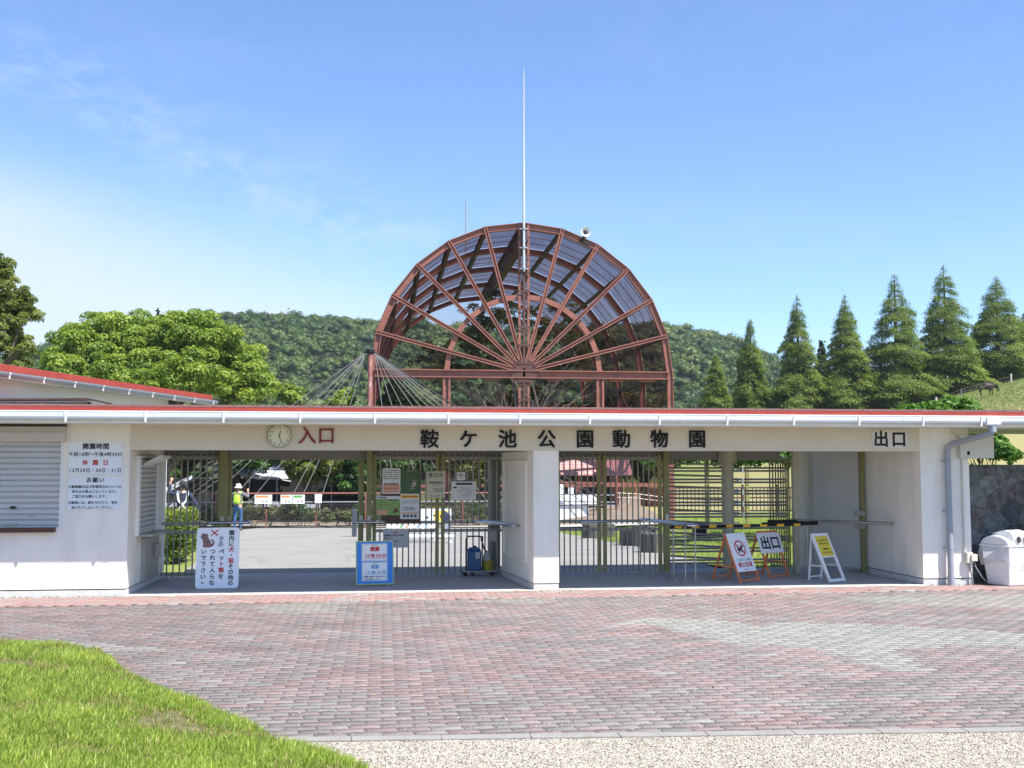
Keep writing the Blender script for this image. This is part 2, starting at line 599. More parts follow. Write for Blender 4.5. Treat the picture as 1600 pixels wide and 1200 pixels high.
M['clear_tank'] = mat('pale tank plastic', (0.42, 0.43, 0.42), 0.35, var=0.05)
M['table_white'] = mat('white table cloth', (0.80, 0.81, 0.82), 0.7, var=0.02)
M['navy_cloth'] = mat('navy cloth', (0.028, 0.040, 0.085), 0.85, var=0.15, scale=14)
M['grey_cloth'] = mat('grey shirt cloth', (0.165, 0.160, 0.175), 0.85, var=0.12, scale=14)
M['jeans'] = mat('blue denim', (0.045, 0.10, 0.22), 0.85, var=0.25, scale=16)
M['white_cloth'] = mat('white cloth', (0.75, 0.75, 0.75), 0.8, var=0.04)
M['dark_cloth'] = mat('dark cap cloth', (0.04, 0.042, 0.05), 0.85)
M['lime_cloth'] = mat('lime green backpack', (0.36, 0.60, 0.05), 0.6, var=0.12, scale=12)
M['silver_cloth'] = mat('silver reflective band', (0.62, 0.64, 0.66), 0.4, var=0.05)
M['skin'] = mat('skin', (0.50, 0.30, 0.21), 0.5, var=0.04)
M['hair'] = mat('black hair', (0.012, 0.010, 0.009), 0.5)
M['horse'] = mat('dark bay coat', (0.030, 0.015, 0.012), 0.6, var=0.3, scale=3)
M['horse_red'] = mat('chestnut coat', (0.16, 0.062, 0.030), 0.6, var=0.2, scale=3)
M['mane'] = mat('black mane', (0.010, 0.009, 0.009), 0.7)
M['rust_rail'] = mat('brown railing', (0.070, 0.045, 0.035), 0.6, var=0.15)
M['post_pale'] = mat('pale fence post', (0.62, 0.58, 0.48), 0.7)

# ------------------------------------------------------------------ terrain
def sstep(t):
    t = np.clip(t, 0, 1)
    return t * t * (3 - 2 * t)


RIDGE_PX = [-900, -300, 0, 100, 220, 320, 450, 590, 640, 760, 900, 997, 1047, 1100, 1150, 1180, 1215, 1260, 1350, 1500, 1700, 2600]
RIDGE_PY = [600, 585, 560, 535, 505, 492, 495, 502, 508, 520, 515, 512, 513, 520, 535, 549, 566, 582, 600, 600, 605, 620]
RIDGE_D = 400.0
_raz, _rz = [], []
for _x, _y in zip(RIDGE_PX, RIDGE_PY):
    _d = cam_ray(_x, _y + 25)
    _raz.append(math.atan2(_d.x, _d.y))
    _rz.append(CAM_H + RIDGE_D * _d.z / math.hypot(_d.x, _d.y))


def plaza(x, y):
    return -0.65 * np.clip((y - 4) / 24, 0, 1) * (1 - sstep((x - 6) / 6))


def ground(x, y):
    x, y = np.asarray(x, float), np.asarray(y, float)
    h = plaza(x, y)
    g = 0.25 * np.clip(x - 14.5, 0, 60) * sstep((y - 18) / 24)
    g = g * (1 - 0.30 * sstep((y - 62) / 22))
    d = np.hypot(x, y - CAM_Y)
    az = np.arctan2(x, y - CAM_Y)
    rz = np.interp(az, _raz, _rz)
    f = sstep((d - 130) / (RIDGE_D - 130))
    bumps = 3.0 * np.sin(x * 0.031 + 1.0) * np.sin(y * 0.027) * f * (1 - f) * 4 * 0.5
    back = np.clip((d - RIDGE_D) / 300, 0, 1)
    return h + np.maximum(np.maximum(g, 0) * (1 - 0.6 * f), np.maximum(rz - 1, 0) * f * (1 - 0.7 * back)) + bumps


def gz(x, y):
    return float(ground(x, y))


def ground_hit(px, py, off=0.0):
    """where the sight line through a photo pixel meets the terrain"""
    d = cam_ray(px, py)
    t, o = 4.0, Vector((0, CAM_Y, CAM_H))
    while t < 400:
        q = o + d * t
        if q.z < gz(q.x, q.y) + off:
            break
        t += 0.05 if t < 60 else 0.2
    return Vector((q.x, q.y, gz(q.x, q.y) + off))


def axis(*segs):
    out = []
    for a, b, s in segs:
        out += list(np.arange(a, b - 1e-6, s))
    return np.array(out + [segs[-1][1]])


gx = axis((-1500, -460, 100), (-460, -60, 10), (-60, -20, 2.5), (-20, 40, 1.0), (40, 80, 2.0), (80, 460, 10), (460, 1500, 100))
gy = axis((-60, -20, 5), (-20, 3, 1.0), (3, 60, 1.0), (60, 110, 2.0), (110, 430, 8), (430, 700, 20), (700, 2000, 100))
XX, YY = np.meshgrid(gx, gy)
ZZ = ground(XX, YY) - 0.06 - 0.03 * ((YY < 3.0) & (XX > -30) & (XX < 40))
nx_, ny_ = len(gx), len(gy)
me = bpy.data.meshes.new('ground')
vv = np.stack([XX.ravel(), YY.ravel(), ZZ.ravel()], 1)
ii = (np.arange(ny_ - 1)[:, None] * nx_ + np.arange(nx_ - 1)[None, :]).ravel()
ff = np.stack([ii, ii + 1, ii + 1 + nx_, ii + nx_], 1)
me.from_pydata(vv.tolist(), [], ff.tolist())
me.shade_smooth()


def grass_ground_mat():
    m, t, out = new_mat('meadow')
    p = t.nodes.new('ShaderNodeBsdfPrincipled')
    p.inputs['Roughness'].default_value = 0.95
    p.inputs['Specular IOR Level'].default_value = 0.1
    t.links.new(p.outputs[0], out.inputs[0])
    tcn = t.nodes.new('ShaderNodeTexCoord')
    n1 = t.nodes.new('ShaderNodeTexNoise')
    n1.inputs['Scale'].default_value, n1.inputs['Detail'].default_value = 0.22, 6
    n2 = t.nodes.new('ShaderNodeTexNoise')
    n2.inputs['Scale'].default_value, n2.inputs['Detail'].default_value = 3.5, 8
    n2.inputs['Roughness'].default_value = 0.75
    for n in (n1, n2):
        t.links.new(tcn.outputs['Object'], n.inputs['Vector'])
    cr = t.nodes.new('ShaderNodeValToRGB')
    e = cr.color_ramp.elements
    e[0].position, e[0].color = 0.32, (0.115, 0.185, 0.036, 1)
    e[1].position, e[1].color = 0.68, (0.245, 0.250, 0.095, 1)
    k = e.new(0.5)
    k.color = (0.190, 0.225, 0.070, 1)
    mx = t.nodes.new('ShaderNodeMath')
    mx.operation = 'MULTIPLY_ADD'
    mx.inputs[1].default_value, mx.inputs[2].default_value = 0.55, 0.22
    t.links.new(n1.outputs['Fac'], mx.inputs[0])
    ad = t.nodes.new('ShaderNodeMath')
    ad.operation = 'MULTIPLY_ADD'
    ad.inputs[1].default_value = 0.5
    t.links.new(n2.outputs['Fac'], ad.inputs[0])
    sb_ = t.nodes.new('ShaderNodeMath')
    sb_.operation = 'SUBTRACT'
    sb_.inputs[1].default_value = 0.25
    t.links.new(mx.outputs[0], sb_.inputs[0])
    t.links.new(sb_.outputs[0], ad.inputs[2])
    ad2 = t.nodes.new('ShaderNodeMath')
    ad2.operation = 'ADD'
    ad2.inputs[1].default_value = 0.0
    t.links.new(ad.outputs[0], ad2.inputs[0])
    t.links.new(ad2.outputs[0], cr.inputs[0])
    # the foot of the hill is drier and more straw coloured than the shoulder
    sx = t.nodes.new('ShaderNodeSeparateXYZ')
    t.links.new(tcn.outputs['Object'], sx.inputs[0])
    wob = t.nodes.new('ShaderNodeMath')
    wob.operation = 'MULTIPLY_ADD'
    wob.inputs[1].default_value = 14.0
    t.links.new(n1.outputs['Fac'], wob.inputs[0])
    t.links.new(sx.outputs['Y'], wob.inputs[2])
    r1 = t.nodes.new('ShaderNodeMapRange')
    r1.interpolation_type = 'SMOOTHSTEP'
    r1.inputs['From Min'].default_value, r1.inputs['From Max'].default_value = 31.0, 37.0
    t.links.new(wob.outputs[0], r1.inputs['Value'])
    r2 = t.nodes.new('ShaderNodeMapRange')
    r2.interpolation_type = 'SMOOTHSTEP'
    r2.inputs['From Min'].default_value, r2.inputs['From Max'].default_value = 62.0, 50.0
    t.links.new(wob.outputs[0], r2.inputs['Value'])
    dr = t.nodes.new('ShaderNodeMath')
    dr.operation = 'MULTIPLY'
    t.links.new(r1.outputs[0], dr.inputs[0])
    t.links.new(r2.outputs[0], dr.inputs[1])
    dm = t.nodes.new('ShaderNodeMath')
    dm.operation = 'MULTIPLY'
    dm.inputs[1].default_value = 0.75
    t.links.new(dr.outputs[0], dm.inputs[0])
    mxd = t.nodes.new('ShaderNodeMix')
    mxd.data_type = 'RGBA'
    t.links.new(dm.outputs[0], mxd.inputs[0])
    t.links.new(cr.outputs[0], mxd.inputs[6])
    mxd.inputs[7].default_value = (0.31, 0.265, 0.135, 1)
    t.links.new(mxd.outputs[2], p.inputs['Base Color'])
    b = t.nodes.new('ShaderNodeBump')
    b.inputs['Strength'].default_value, b.inputs['Distance'].default_value = 0.6, 0.1
    t.links.new(n2.outputs['Fac'], b.inputs['Height'])
    t.links.new(b.outputs[0], p.inputs['Normal'])
    return m


M['meadow'] = grass_ground_mat()
me.materials.append(M['meadow'])
M['forest_floor'] = mat('forest floor', (0.030, 0.042, 0.016), 0.95, var=0.4, scale=0.2)
me.materials.append(M['forest_floor'])
fcx, fcy = XX[:-1, :-1].ravel(), YY[:-1, :-1].ravel()
me.polygons.foreach_set('material_index', ((np.hypot(fcx, fcy - CAM_Y) > 113) & (fcy > 20)).astype(np.int32))
go = link('ground', me)
go['kind'] = 'structure'

# the asphalt yard inside the gate
rb = [ground_hit(px, py) for px, py in ((1140, 893), (1100, 879), (1070, 871), (1035, 863), (985, 851), (920, 839), (880, 833), (866, 829))]
far = [ground_hit(px, 823.5) for px in (840, 700, 560, 420, 300, 100, -200)]
lawn_l = [ground_hit(px, py) for px, py in ((330, 829), (322, 838), (313, 860), (303, 880))]
far = far[:4]
yard_poly = [(7.2, 3.04)] + [(q.x, q.y) for q in rb] + [(q.x, q.y) for q in far] + [(q.x, q.y) for q in lawn_l] + [(G(300, 888).x, 3.04)]


def sheet_from_poly(name, poly, off, m, step=1.0, mask=None):
    """a paved sheet that follows the terrain: polygon cut into a grid"""
    bm = bmesh.new()
    vs = [bm.verts.new((p[0], p[1], 0)) for p in poly]
    bm.faces.new(vs)
    xs = [p[0] for p in poly]
    ys = [p[1] for p in poly]
    for a, lo, hi in ((0, min(xs), max(xs)), (1, min(ys), max(ys))):
        v = math.floor(lo) + step
        while v < hi:
            co = (v, 0, 0) if a == 0 else (0, v, 0)
            no = (1, 0, 0) if a == 0 else (0, 1, 0)
            bmesh.ops.bisect_plane(bm, geom=bm.verts[:] + bm.edges[:] + bm.faces[:], plane_co=co, plane_no=no)
            v += step
    for v in bm.verts:
        v.co.z = gz(v.co.x, v.co.y) + off
    bmesh.ops.recalc_face_normals(bm, faces=bm.faces)
    me_ = bpy.data.meshes.new(name)
    bm.to_mesh(me_)
    bm.free()
    if me_.polygons and me_.polygons[0].normal.z < 0:
        me_.flip_normals()
    me_.materials.append(m)
    o_ = link(name, me_)
    o_['kind'] = 'structure'
    return o_


M['asphalt'] = mat('sunlit old asphalt', (0.235, 0.228, 0.213), 0.95, var=0.12, scale=0.7, bump=0.5, bscale=60, stains=((0.16, 0.16, 0.155), 0.6, 22, (1, 1, 1)))
def add_cracks(m, scale, col, width, amt):
    """thin wandering cracks and darker patched areas in a paved surface"""
    t = m.node_tree
    p = [n for n in t.nodes if n.bl_idname == 'ShaderNodeBsdfPrincipled'][0]
    src = p.inputs['Base Color'].links[0].from_socket
    tcn = t.nodes.new('ShaderNodeTexCoord')
    nz_ = t.nodes.new('ShaderNodeTexNoise')
    nz_.inputs['Scale'].default_value, nz_.inputs['Detail'].default_value = 1.3, 6
    t.links.new(tcn.outputs['Object'], nz_.inputs['Vector'])
    ad = t.nodes.new('ShaderNodeVectorMath')
    ad.operation = 'MULTIPLY_ADD'
    ad.inputs[1].default_value = (0.9, 0.9, 0)
    t.links.new(nz_.outputs['Color'], ad.inputs[0])
    t.links.new(tcn.outputs['Object'], ad.inputs[2])
    vo = t.nodes.new('ShaderNodeTexVoronoi')
    vo.feature = 'DISTANCE_TO_EDGE'
    vo.inputs['Scale'].default_value = scale
    t.links.new(ad.outputs[0], vo.inputs['Vector'])
    mr = t.nodes.new('ShaderNodeMapRange')
    mr.inputs['From Min'].default_value, mr.inputs['From Max'].default_value = 0.0, width
    mr.inputs['To Min'].default_value, mr.inputs['To Max'].default_value = amt, 0.0
    t.links.new(vo.outputs['Distance'], mr.inputs['Value'])
    mx = t.nodes.new('ShaderNodeMix')
    mx.data_type = 'RGBA'
    t.links.new(mr.outputs[0], mx.inputs[0])
    t.links.new(src, mx.inputs[6])
    mx.inputs[7].default_value = (*col, 1)
    t.links.new(mx.outputs[2], p.inputs['Base Color'])


add_cracks(M['asphalt'], 0.28, (0.12, 0.12, 0.115), 0.010, 0.5)
sheet_from_poly('yard', yard_poly, -0.012, M['asphalt'])
# pale concrete kerb path at the far side of the yard and the bare earth under the fence
kp = [ground_hit(px, 824.2) for px in (-200, 100, 300, 560, 840, 900)] + [ground_hit(px, py) for px, py in ((960, 823), (1040, 820), (1046, 816), (960, 818), (900, 820))] + [ground_hit(px, 821) for px in (840, 560, 300, 100, -200)]
M['pale_concrete'] = mat('pale concrete', (0.36, 0.345, 0.315), 0.9, var=0.10, scale=4)
sheet_from_poly('kerb_path', [(q.x, q.y) for q in kp], 0.03, M['pale_concrete'])
M['earth'] = mat('dry earth', (0.20, 0.155, 0.115), 0.95, var=0.25, scale=3, bump=0.7, bscale=20)
ep = [ground_hit(px, 821) for px in (-200, 100, 300, 560, 840, 900)] + [ground_hit(px, py) for px, py in ((960, 818), (1046, 815))] + [Vector((14, 46, 0)), Vector((-22, 46, 0))]
sheet_from_poly('bare_earth', [(q.x, q.y) for q in ep], 0.0, M['earth'], step=1.0)

# ------------------------------------------------------------------ the paved forecourt: real interlocking pavers
PX, PY_, PT = 0.225, 0.1125, 0.06


def in_poly(x, y, poly):
    c = False
    n = len(poly)
    for i in range(n):
        x0, y0 = poly[i]
        x1, y1 = poly[(i + 1) % n]
        if (y0 > y) != (y1 > y) and x < (x1 - x0) * (y - y0) / (y1 - y0) + x0:
            c = not c
    return c


def gpoly(pts):
    return [(G(px, py).x, G(px, py).y) for px, py in pts]


# the areas laid again with paler blocks
PALE = [gpoly([(950, 977), (1010, 966), (1120, 966), (1180, 978), (1235, 972), (1330, 975), (1420, 978), (1500, 983), (1640, 992), (1640, 1013), (1560, 1008), (1440, 1012), (1390, 1014), (1450, 1046), (1400, 1050), (1340, 1030), (1270, 1016), (1180, 1006), (1110, 1003), (1090, 990), (1020, 976)]),
        gpoly([(400, 950), (430, 944), (620, 930), (860, 930), (870, 936), (840, 946), (700, 938), (540, 943), (540, 958), (420, 960)]),
        gpoly([(1290, 936), (1420, 929), (1640, 928), (1640, 951), (1480, 946)]),
        gpoly([(40, 1000), (140, 1003), (240, 1012), (250, 1017), (100, 1018)])]
PALE_W = [1.0, 0.55, 0.7, 0.6]


def jitter(t, s):
    x = math.sin(t * 127.1 + s * 311.7) * 43758.5453
    return x - math.floor(x)


ring0 = [(0.0, 0.0), (0.25, 0.045), (0.5, 0.0), (0.75, -0.045), (1.0, 0.0)]
ringr = [(1.0, 0.0), (1.045, 0.30), (0.955, 0.70), (1.0, 1.0)]
outl = ring0[:-1] + ringr[:-1] + [(1 - a + 0, 1 + 0) for a, b_ in ring0[:-1]]
# outline of one block in units of its own length and width: wavy long sides, z-shaped ends
outl = [(0, 0), (0.25, 0.05), (0.5, 0.0), (0.75, -0.05), (1, 0), (1.05, 0.30), (0.95, 0.70), (1, 1), (0.75, 0.95), (0.5, 1.0), (0.25, 1.05), (0, 1), (-0.05, 0.70), (0.05, 0.30)]
outl = np.array(outl)
cen = outl.mean(0)
y_front = lambda x: -8.50 + -0.075 * (x - 0.5) if False else -8.52 - 0.062 * (x - 0.5)
y_back = lambda x: -0.93 + 0.03 * (x - 1.8)
nv = len(outl)
pv, pcol = [], []
row = 0
y = -9.6
nrg2 = np.random.default_rng(5)
while y < -0.6:
    x = -9.0 + (PX / 2 if row % 2 else 0)
    while x < 15.0:
        xm_, ym_ = x + PX / 2, y + PY_ / 2
        ok = y_front(xm_) - 0.09 < y and y + PY_ < y_back(xm_)
        # nothing is laid where the camera (or one a step to the side) could never look
        depth = (ym_ - CAM_Y) * math.cos(YAW) + xm_ * math.sin(YAW)
        lat = xm_ * math.cos(YAW) - (ym_ - CAM_Y) * math.sin(YAW)
        if ok and abs(lat) < depth * 0.49 + 1.2:
            pv.append((x, y))
            big = mnoise.noise(Vector((xm_ * 0.5, ym_ * 0.7, 1.0)))
            med = mnoise.noise(Vector((xm_ * 1.6, ym_ * 2.2, 7.0)))
            u = nrg2.random()
            red = 0.46 + 0.55 * big + 0.35 * med + 1.0 * (nrg2.random() - 0.5)
            c_red = np.array((0.232, 0.172, 0.164))
            c_grey = np.array((0.186, 0.175, 0.168))
            c_mid = np.array((0.180, 0.148, 0.144))
            k_ = min(max((red - 0.05) / 1.0, 0.0), 1.0)
            c = c_grey * (1 - k_) + c_red * k_
            if u > 0.965:
                c = np.array((0.215, 0.210, 0.200))
            c = c * nrg2.uniform(0.86, 1.12) * (1 + 0.16 * mnoise.noise(Vector((xm_ * 0.9, ym_ * 2.4, 13.0))))
            # the left-hand side is darker, and every paver a little browner
            c = c * (0.94 + 0.16 * sstep((xm_ + 3) / 7)) * np.array((1.0, 0.985, 0.975))
            for k, (pl, wt) in enumerate(zip(PALE, PALE_W)):
                if in_poly(xm_, ym_, pl):
                    t_ = nrg2.uniform(0.86, 1.06)
                    c = c * (1 - wt) + np.array((0.265, 0.262, 0.236)) * t_ * wt
            pcol.append(c)
        x += PX
    y += PY_
    row += 1
pv = np.array(pv)
npv = len(pv)
pcol = np.array(pcol)
hts = nrg2.uniform(-0.0010, 0.0006, npv)
tl = nrg2.uniform(-0.008, 0.008, (npv, 2)) * np.array((1.0, 0.3))
sc_in = np.array(((0.958, 0.93),))
o_top = cen + (outl - cen) * np.array((0.945, 0.998))
o_mid = cen + (outl - cen) * np.array((0.962, 0.999))
tiers = []
for oo, dz in ((o_mid, -0.04), (o_mid, -0.0015), (o_top, 0.0)):
    xy = pv[:, None, :] + oo[None] * np.array((PX, PY_))
    zz = hts[:, None] + dz + (oo[None, :, 0] - 0.5) * tl[:, :1] * PX + (oo[None, :, 1] - 0.5) * tl[:, 1:] * PY_
    tiers.append(np.concatenate([xy, zz[..., None]], 2))
V = np.concatenate(tiers, 1).reshape(-1, 3)
base = np.arange(npv) * nv * 3
faces = []
for t_ in (0, 1):
    for k in range(nv):
        k2 = (k + 1) % nv
        faces.append(np.stack([base + t_ * nv + k, base + t_ * nv + k2, base + (t_ + 1) * nv + k2, base + (t_ + 1) * nv + k], 1))
quads = np.stack(faces, 1).reshape(-1, 4)
tops = (base[:, None] + 2 * nv + np.arange(nv)[None]).astype(np.int64)


def np_mesh(name, V, polys):
    """polys: list of (m,k) index arrays"""
    me_ = bpy.data.meshes.new(name)
    me_.vertices.add(len(V))
    me_.vertices.foreach_set('co', np.asarray(V, np.float32).ravel())
    loops = np.concatenate([p.ravel() for p in polys]).astype(np.int32)
    tot = np.concatenate([np.full(len(p), p.shape[1]) for p in polys]).astype(np.int32)
    st_ = np.concatenate([[0], np.cumsum(tot)[:-1]]).astype(np.int32)
    me_.loops.add(len(loops))
    me_.loops.foreach_set('vertex_index', loops)
    me_.polygons.add(len(tot))
    me_.polygons.foreach_set('loop_start', st_)
    me_.polygons.foreach_set('loop_total', tot)
    me_.update(calc_edges=True)
    return me_


def face_attr(me_, name, vals, typ='FLOAT'):
    a = me_.attributes.new(name, typ, 'FACE')
    a.data.foreach_set('color' if typ == 'FLOAT_COLOR' else 'value', np.asarray(vals, np.float32).ravel())


me = np_mesh('forecourt_paving', V, [quads, tops])
fc = np.concatenate([np.repeat(pcol, 2 * nv, 0), pcol])
face_attr(me, 'col', np.concatenate([fc, np.ones((len(fc), 1))], 1), 'FLOAT_COLOR')
M['paver'] = attr_mat('paver blocks', 0.95, var=0.42, scale=110.0, bump=0.8, spec=0.03)
me.materials.append(M['paver'])
po = link('forecourt_paving', me)
po['kind'] = 'structure'
bed = MB().add([(-12, -0.6, -0.022), (18, -0.6, -0.022), (18, -9.7, -0.022), (-12, -8.2, -0.022)], [(3, 2, 1, 0)])
M['sand'] = mat('joint sand', (0.06, 0.053, 0.046), 0.95, var=0.5, scale=40, bump=0.3)
struct('paving_bed', bed, M['sand'])

# pinkish border course along the building
bv, bcol = [], []
nb = np.random.default_rng(9)
x = -9.5
while x < 15:
    for r_i in range(9):
        ya = -0.085 - 0.10 * (r_i + 1)
        xo_ = x + (0.1 if r_i % 2 else 0)
        if ya < y_back(xo_) - 0.02:
            continue
        bv.append((xo_, ya))
        q = nb.random()
        c = np.array((0.30, 0.195, 0.182)) if q > 0.35 else np.array((0.27, 0.22, 0.205))
        if q > 0.93:
            c = np.array((0.30, 0.28, 0.26))
        bcol.append(c * nb.uniform(0.9, 1.1))
    x += 0.2
bv, bcol = np.array(bv), np.array(bcol)
sq = np.array([(0, 0), (1, 0), (1, 1), (0, 1)], float)
tiers = []
hb = nb.uniform(-0.002, 0.002, len(bv))
for s_, dz in ((0.985, -0.04), (0.985, -0.004), (0.955, 0.0)):
    oo = 0.5 + (sq - 0.5) * s_
    xy = bv[:, None, :] + oo[None] * np.array((0.2, 0.10))
    tiers.append(np.concatenate([xy, np.repeat((hb + dz)[:, None, None], 4, 1)], 2))
V = np.concatenate(tiers, 1).reshape(-1, 3)
base = np.arange(len(bv)) * 12
fl = []
for t_ in (0, 1):
    for k in range(4):
        k2 = (k + 1) % 4
        fl.append(np.stack([base + t_ * 4 + k, base + t_ * 4 + k2, base + t_ * 4 + 4 + k2, base + t_ * 4 + 4 + k], 1))
quads = np.stack(fl, 1).reshape(-1, 4)
tops = base[:, None] + 8 + np.arange(4)[None]
me = np_mesh('border_paving', V, [quads, tops])
fc = np.concatenate([np.repeat(bcol, 8, 0), bcol])
face_attr(me, 'col', np.concatenate([fc, np.ones((len(fc), 1))], 1), 'FLOAT_COLOR')
me.materials.append(M['paver'])
o = link('border_paving', me)
o['kind'] = 'structure'
struct('border_bed', MB().add([(-12, -0.086, -0.020), (18, -0.086, -0.020), (18, -1.3, -0.020), (-12, -1.6, -0.020)], [(3, 2, 1, 0)]), M['sand'])

# concrete edging strip and the gravel in front of it
kb = MB()
x = -3.2
M['kerb'] = mat('concrete edging', (0.245, 0.235, 0.215), 0.9, var=0.10, scale=6, bump=0.4, bscale=90, stains=((0.19, 0.18, 0.16), 0.5, 4, (1, 1, 1)))
while x < 9:
    xa, xb = x + 0.0015, x + 0.5985
    pa_, pb_ = y_front(xa), y_front(xb)
    kb.add([(xa, pa_ - 0.10, -0.1), (xb, pb_ - 0.10, -0.1), (xb, pb_ + 0.005, -0.1), (xa, pa_ + 0.005, -0.1), (xa, pa_ - 0.10, 0.005), (xb, pb_ - 0.10, 0.005), (xb, pb_ + 0.005, 0.004), (xa, pa_ + 0.005, 0.004)],
           [(3, 2, 1, 0), (4, 5, 6, 7), (0, 1, 5, 4), (1, 2, 6, 5), (2, 3, 7, 6), (3, 0, 4, 7)])
    x += 0.6
struct('edging_kerb', kb, M['kerb'], bevel=0.006)
M['gravel_bed'] = mat('gravel bed', (0.36, 0.32, 0.265), 0.95, var=0.35, scale=70, bump=0.8, bscale=110)
struct('gravel_bed', MB().add([(-6, -16, -0.010), (9, -16, -0.010), (9, y_front(9) - 0.1, -0.010), (-6, y_front(-6) - 0.1, -0.010)], [(0, 1, 2, 3)]), M['gravel_bed'])
octv = np.array([(1, 0, 0), (0, 1, 0), (-1, 0, 0), (0, -1, 0), (0, 0, 1), (0, 0, -1)], float)
octf = np.array([(0, 1, 4), (1, 2, 4), (2, 3, 4), (3, 0, 4)])


def pebbles(name, n, sampler, smin, smax, cols, label, seed, z0, cat='gravel'):
    g_ = np.random.default_rng(seed)
    c = sampler(g_, n)
    n = len(c)
    sz = g_.uniform(smin, smax, (n, 3)) * np.array((1, 1, 0.75))
    ang = g_.uniform(0, 2 * np.pi, n)
    v = octv[None] * sz[:, None] * g_.uniform(0.75, 1.2, (n, 6, 1))
    ca, sa = np.cos(ang)[:, None], np.sin(ang)[:, None]
    vx = v[..., 0] * ca - v[..., 1] * sa
    vy = v[..., 0] * sa + v[..., 1] * ca
    vz = v[..., 2] + v[..., 0] * g_.uniform(-.4, .4, (n, 1))
    V_ = np.stack([vx + c[:, :1], vy + c[:, 1:2], vz + z0 + sz[:, 2:] * 0.4], 2).reshape(-1, 3)
    F_ = (np.arange(n)[:, None, None] * 6 + octf[None]).reshape(-1, 3)
    me_ = np_mesh(name, V_, [F_])
    pick = np.array(cols)[g_.integers(0, len(cols), n)] * np.where(g_.random((n, 1)) < 0.12, 0.3, 1.0) * g_.uniform(0.42, 0.80, (n, 1))
    pick = np.repeat(pick, 4, 0)
    face_attr(me_, 'col', np.concatenate([pick, np.ones((len(pick), 1))], 1), 'FLOAT_COLOR')
    me_.materials.append(M['pebble'])
    o_ = link(name, me_)
    tag(o_, label, cat, kind='stuff')
    return o_


M['pebble'] = attr_mat('pebbles', 0.8, var=0.2, scale=200, bump=0.0)


def grav_s(g_, n):
    y_ = -8.6 - 1.5 * g_.random(n)
    x_ = g_.uniform(-1.2, 5.2, n)
    k_ = y_ < (y_front(x_) - 0.105)
    return np.stack([x_, y_], 1)[k_]


pebbles('gravel', 62000, grav_s, 0.004, 0.0095, [(0.60, 0.54, 0.44), (0.68, 0.64, 0.56), (0.50, 0.44, 0.36), (0.42, 0.38, 0.33), (0.60, 0.50, 0.38), (0.25, 0.23, 0.21), (0.72, 0.70, 0.66), (0.66, 0.60, 0.50)], 'pale coarse gravel in front of the concrete edging', 3, -0.011)


def loose_s(g_, n):
    y_ = -8.55 + np.abs(g_.normal(0, 1.6, n))
    x_ = g_.uniform(-3, 7, n)
    k_ = (y_ > y_front(x_) + 0.02) & (y_ < -1.2)
    return np.stack([x_, y_], 1)[k_]


pebbles('loose_grit', 3200, loose_s, 0.003, 0.0075, [(0.62, 0.60, 0.56), (0.7, 0.66, 0.58), (0.5, 0.45, 0.4)], 'loose white grit scattered over the pavers near the edging', 4, 0.0)

# ------------------------------------------------------------------ the grassy bank in the near left corner
BX = [(-13.0, -2.4), (-8.0, -3.0), (-5.5, -3.75), (-3.885, -4.25), (-2.764, -4.70)] + [(G(px, py).x, G(px, py).y) for px, py in ((185, 1042), (215, 1060), (250, 1077), (330, 1107), (420, 1150), (500, 1176), (572, 1202), (640, 1240))] + [(0.6, -11.2), (0.8, -13.0), (-13, -14.5)]
bank_poly = np.array(BX)


def poly_dist(x, y):
    x, y = np.asarray(x, float), np.asarray(y, float)
    d = np.full(x.shape, 1e9)
    ins = np.zeros(x.shape, bool)
    n = len(bank_poly)
    for i in range(n):
        x0, y0 = bank_poly[i]
        x1, y1 = bank_poly[(i + 1) % n]
        ex, ey = x1 - x0, y1 - y0
        if i < n - 3:
            t = np.clip(((x - x0) * ex + (y - y0) * ey) / (ex * ex + ey * ey), 0, 1)
            d = np.minimum(d, np.hypot(x - x0 - t * ex, y - y0 - t * ey))
        cnd = ((y0 > y) != (y1 > y))
        with np.errstate(divide='ignore', invalid='ignore'):
            xi = (x1 - x0) * (y - y0) / (y1 - y0) + x0
        ins ^= cnd & (x < xi)
    return np.where(ins, d, -d)


def bank_z(x, y):
    d = np.maximum(poly_dist(x, y), 0)
    z = 0.055 * (1 - np.exp(-d * 8)) + 0.085 * d * (1 - 0.05 * d)
    z = z + 0.025 * np.sin(x * 2.3 + 0.5) * np.sin(y * 1.9) * np.minimum(d, 1)
    return np.where(poly_dist(x, y) > 0, z - 0.012, -0.05)


bxs_, bys_ = axis((-13, 1.0, 0.12)), axis((-14.5, -2.2, 0.12))
XX, YY = np.meshgrid(bxs_, bys_)
ZZ = bank_z(XX, YY)
DD = poly_dist(XX, YY)
nx_, ny_ = len(bxs_), len(bys_)
ii = (np.arange(ny_ - 1)[:, None] * nx_ + np.arange(nx_ - 1)[None, :])
keep = (np.maximum.reduce([DD[:-1, :-1], DD[1:, :-1], DD[:-1, 1:], DD[1:, 1:]]) > 0).ravel()
ii = ii.ravel()[keep]
me = np_mesh('grass_bank', np.stack([XX.ravel(), YY.ravel(), ZZ.ravel()], 1), [np.stack([ii, ii + 1, ii + 1 + nx_, ii + nx_], 1)])
me.shade_smooth()
M['thatch'] = mat('thatch and soil', (0.115, 0.105, 0.050), 0.95, var=0.5, scale=9, bump=0.8, bscale=60, stains=((0.26, 0.19, 0.12), 0.7, 4, (1, 1, 1)))
me.materials.append(M['thatch'])
o = link('grass_bank', me)
o['kind'] = 'structure'


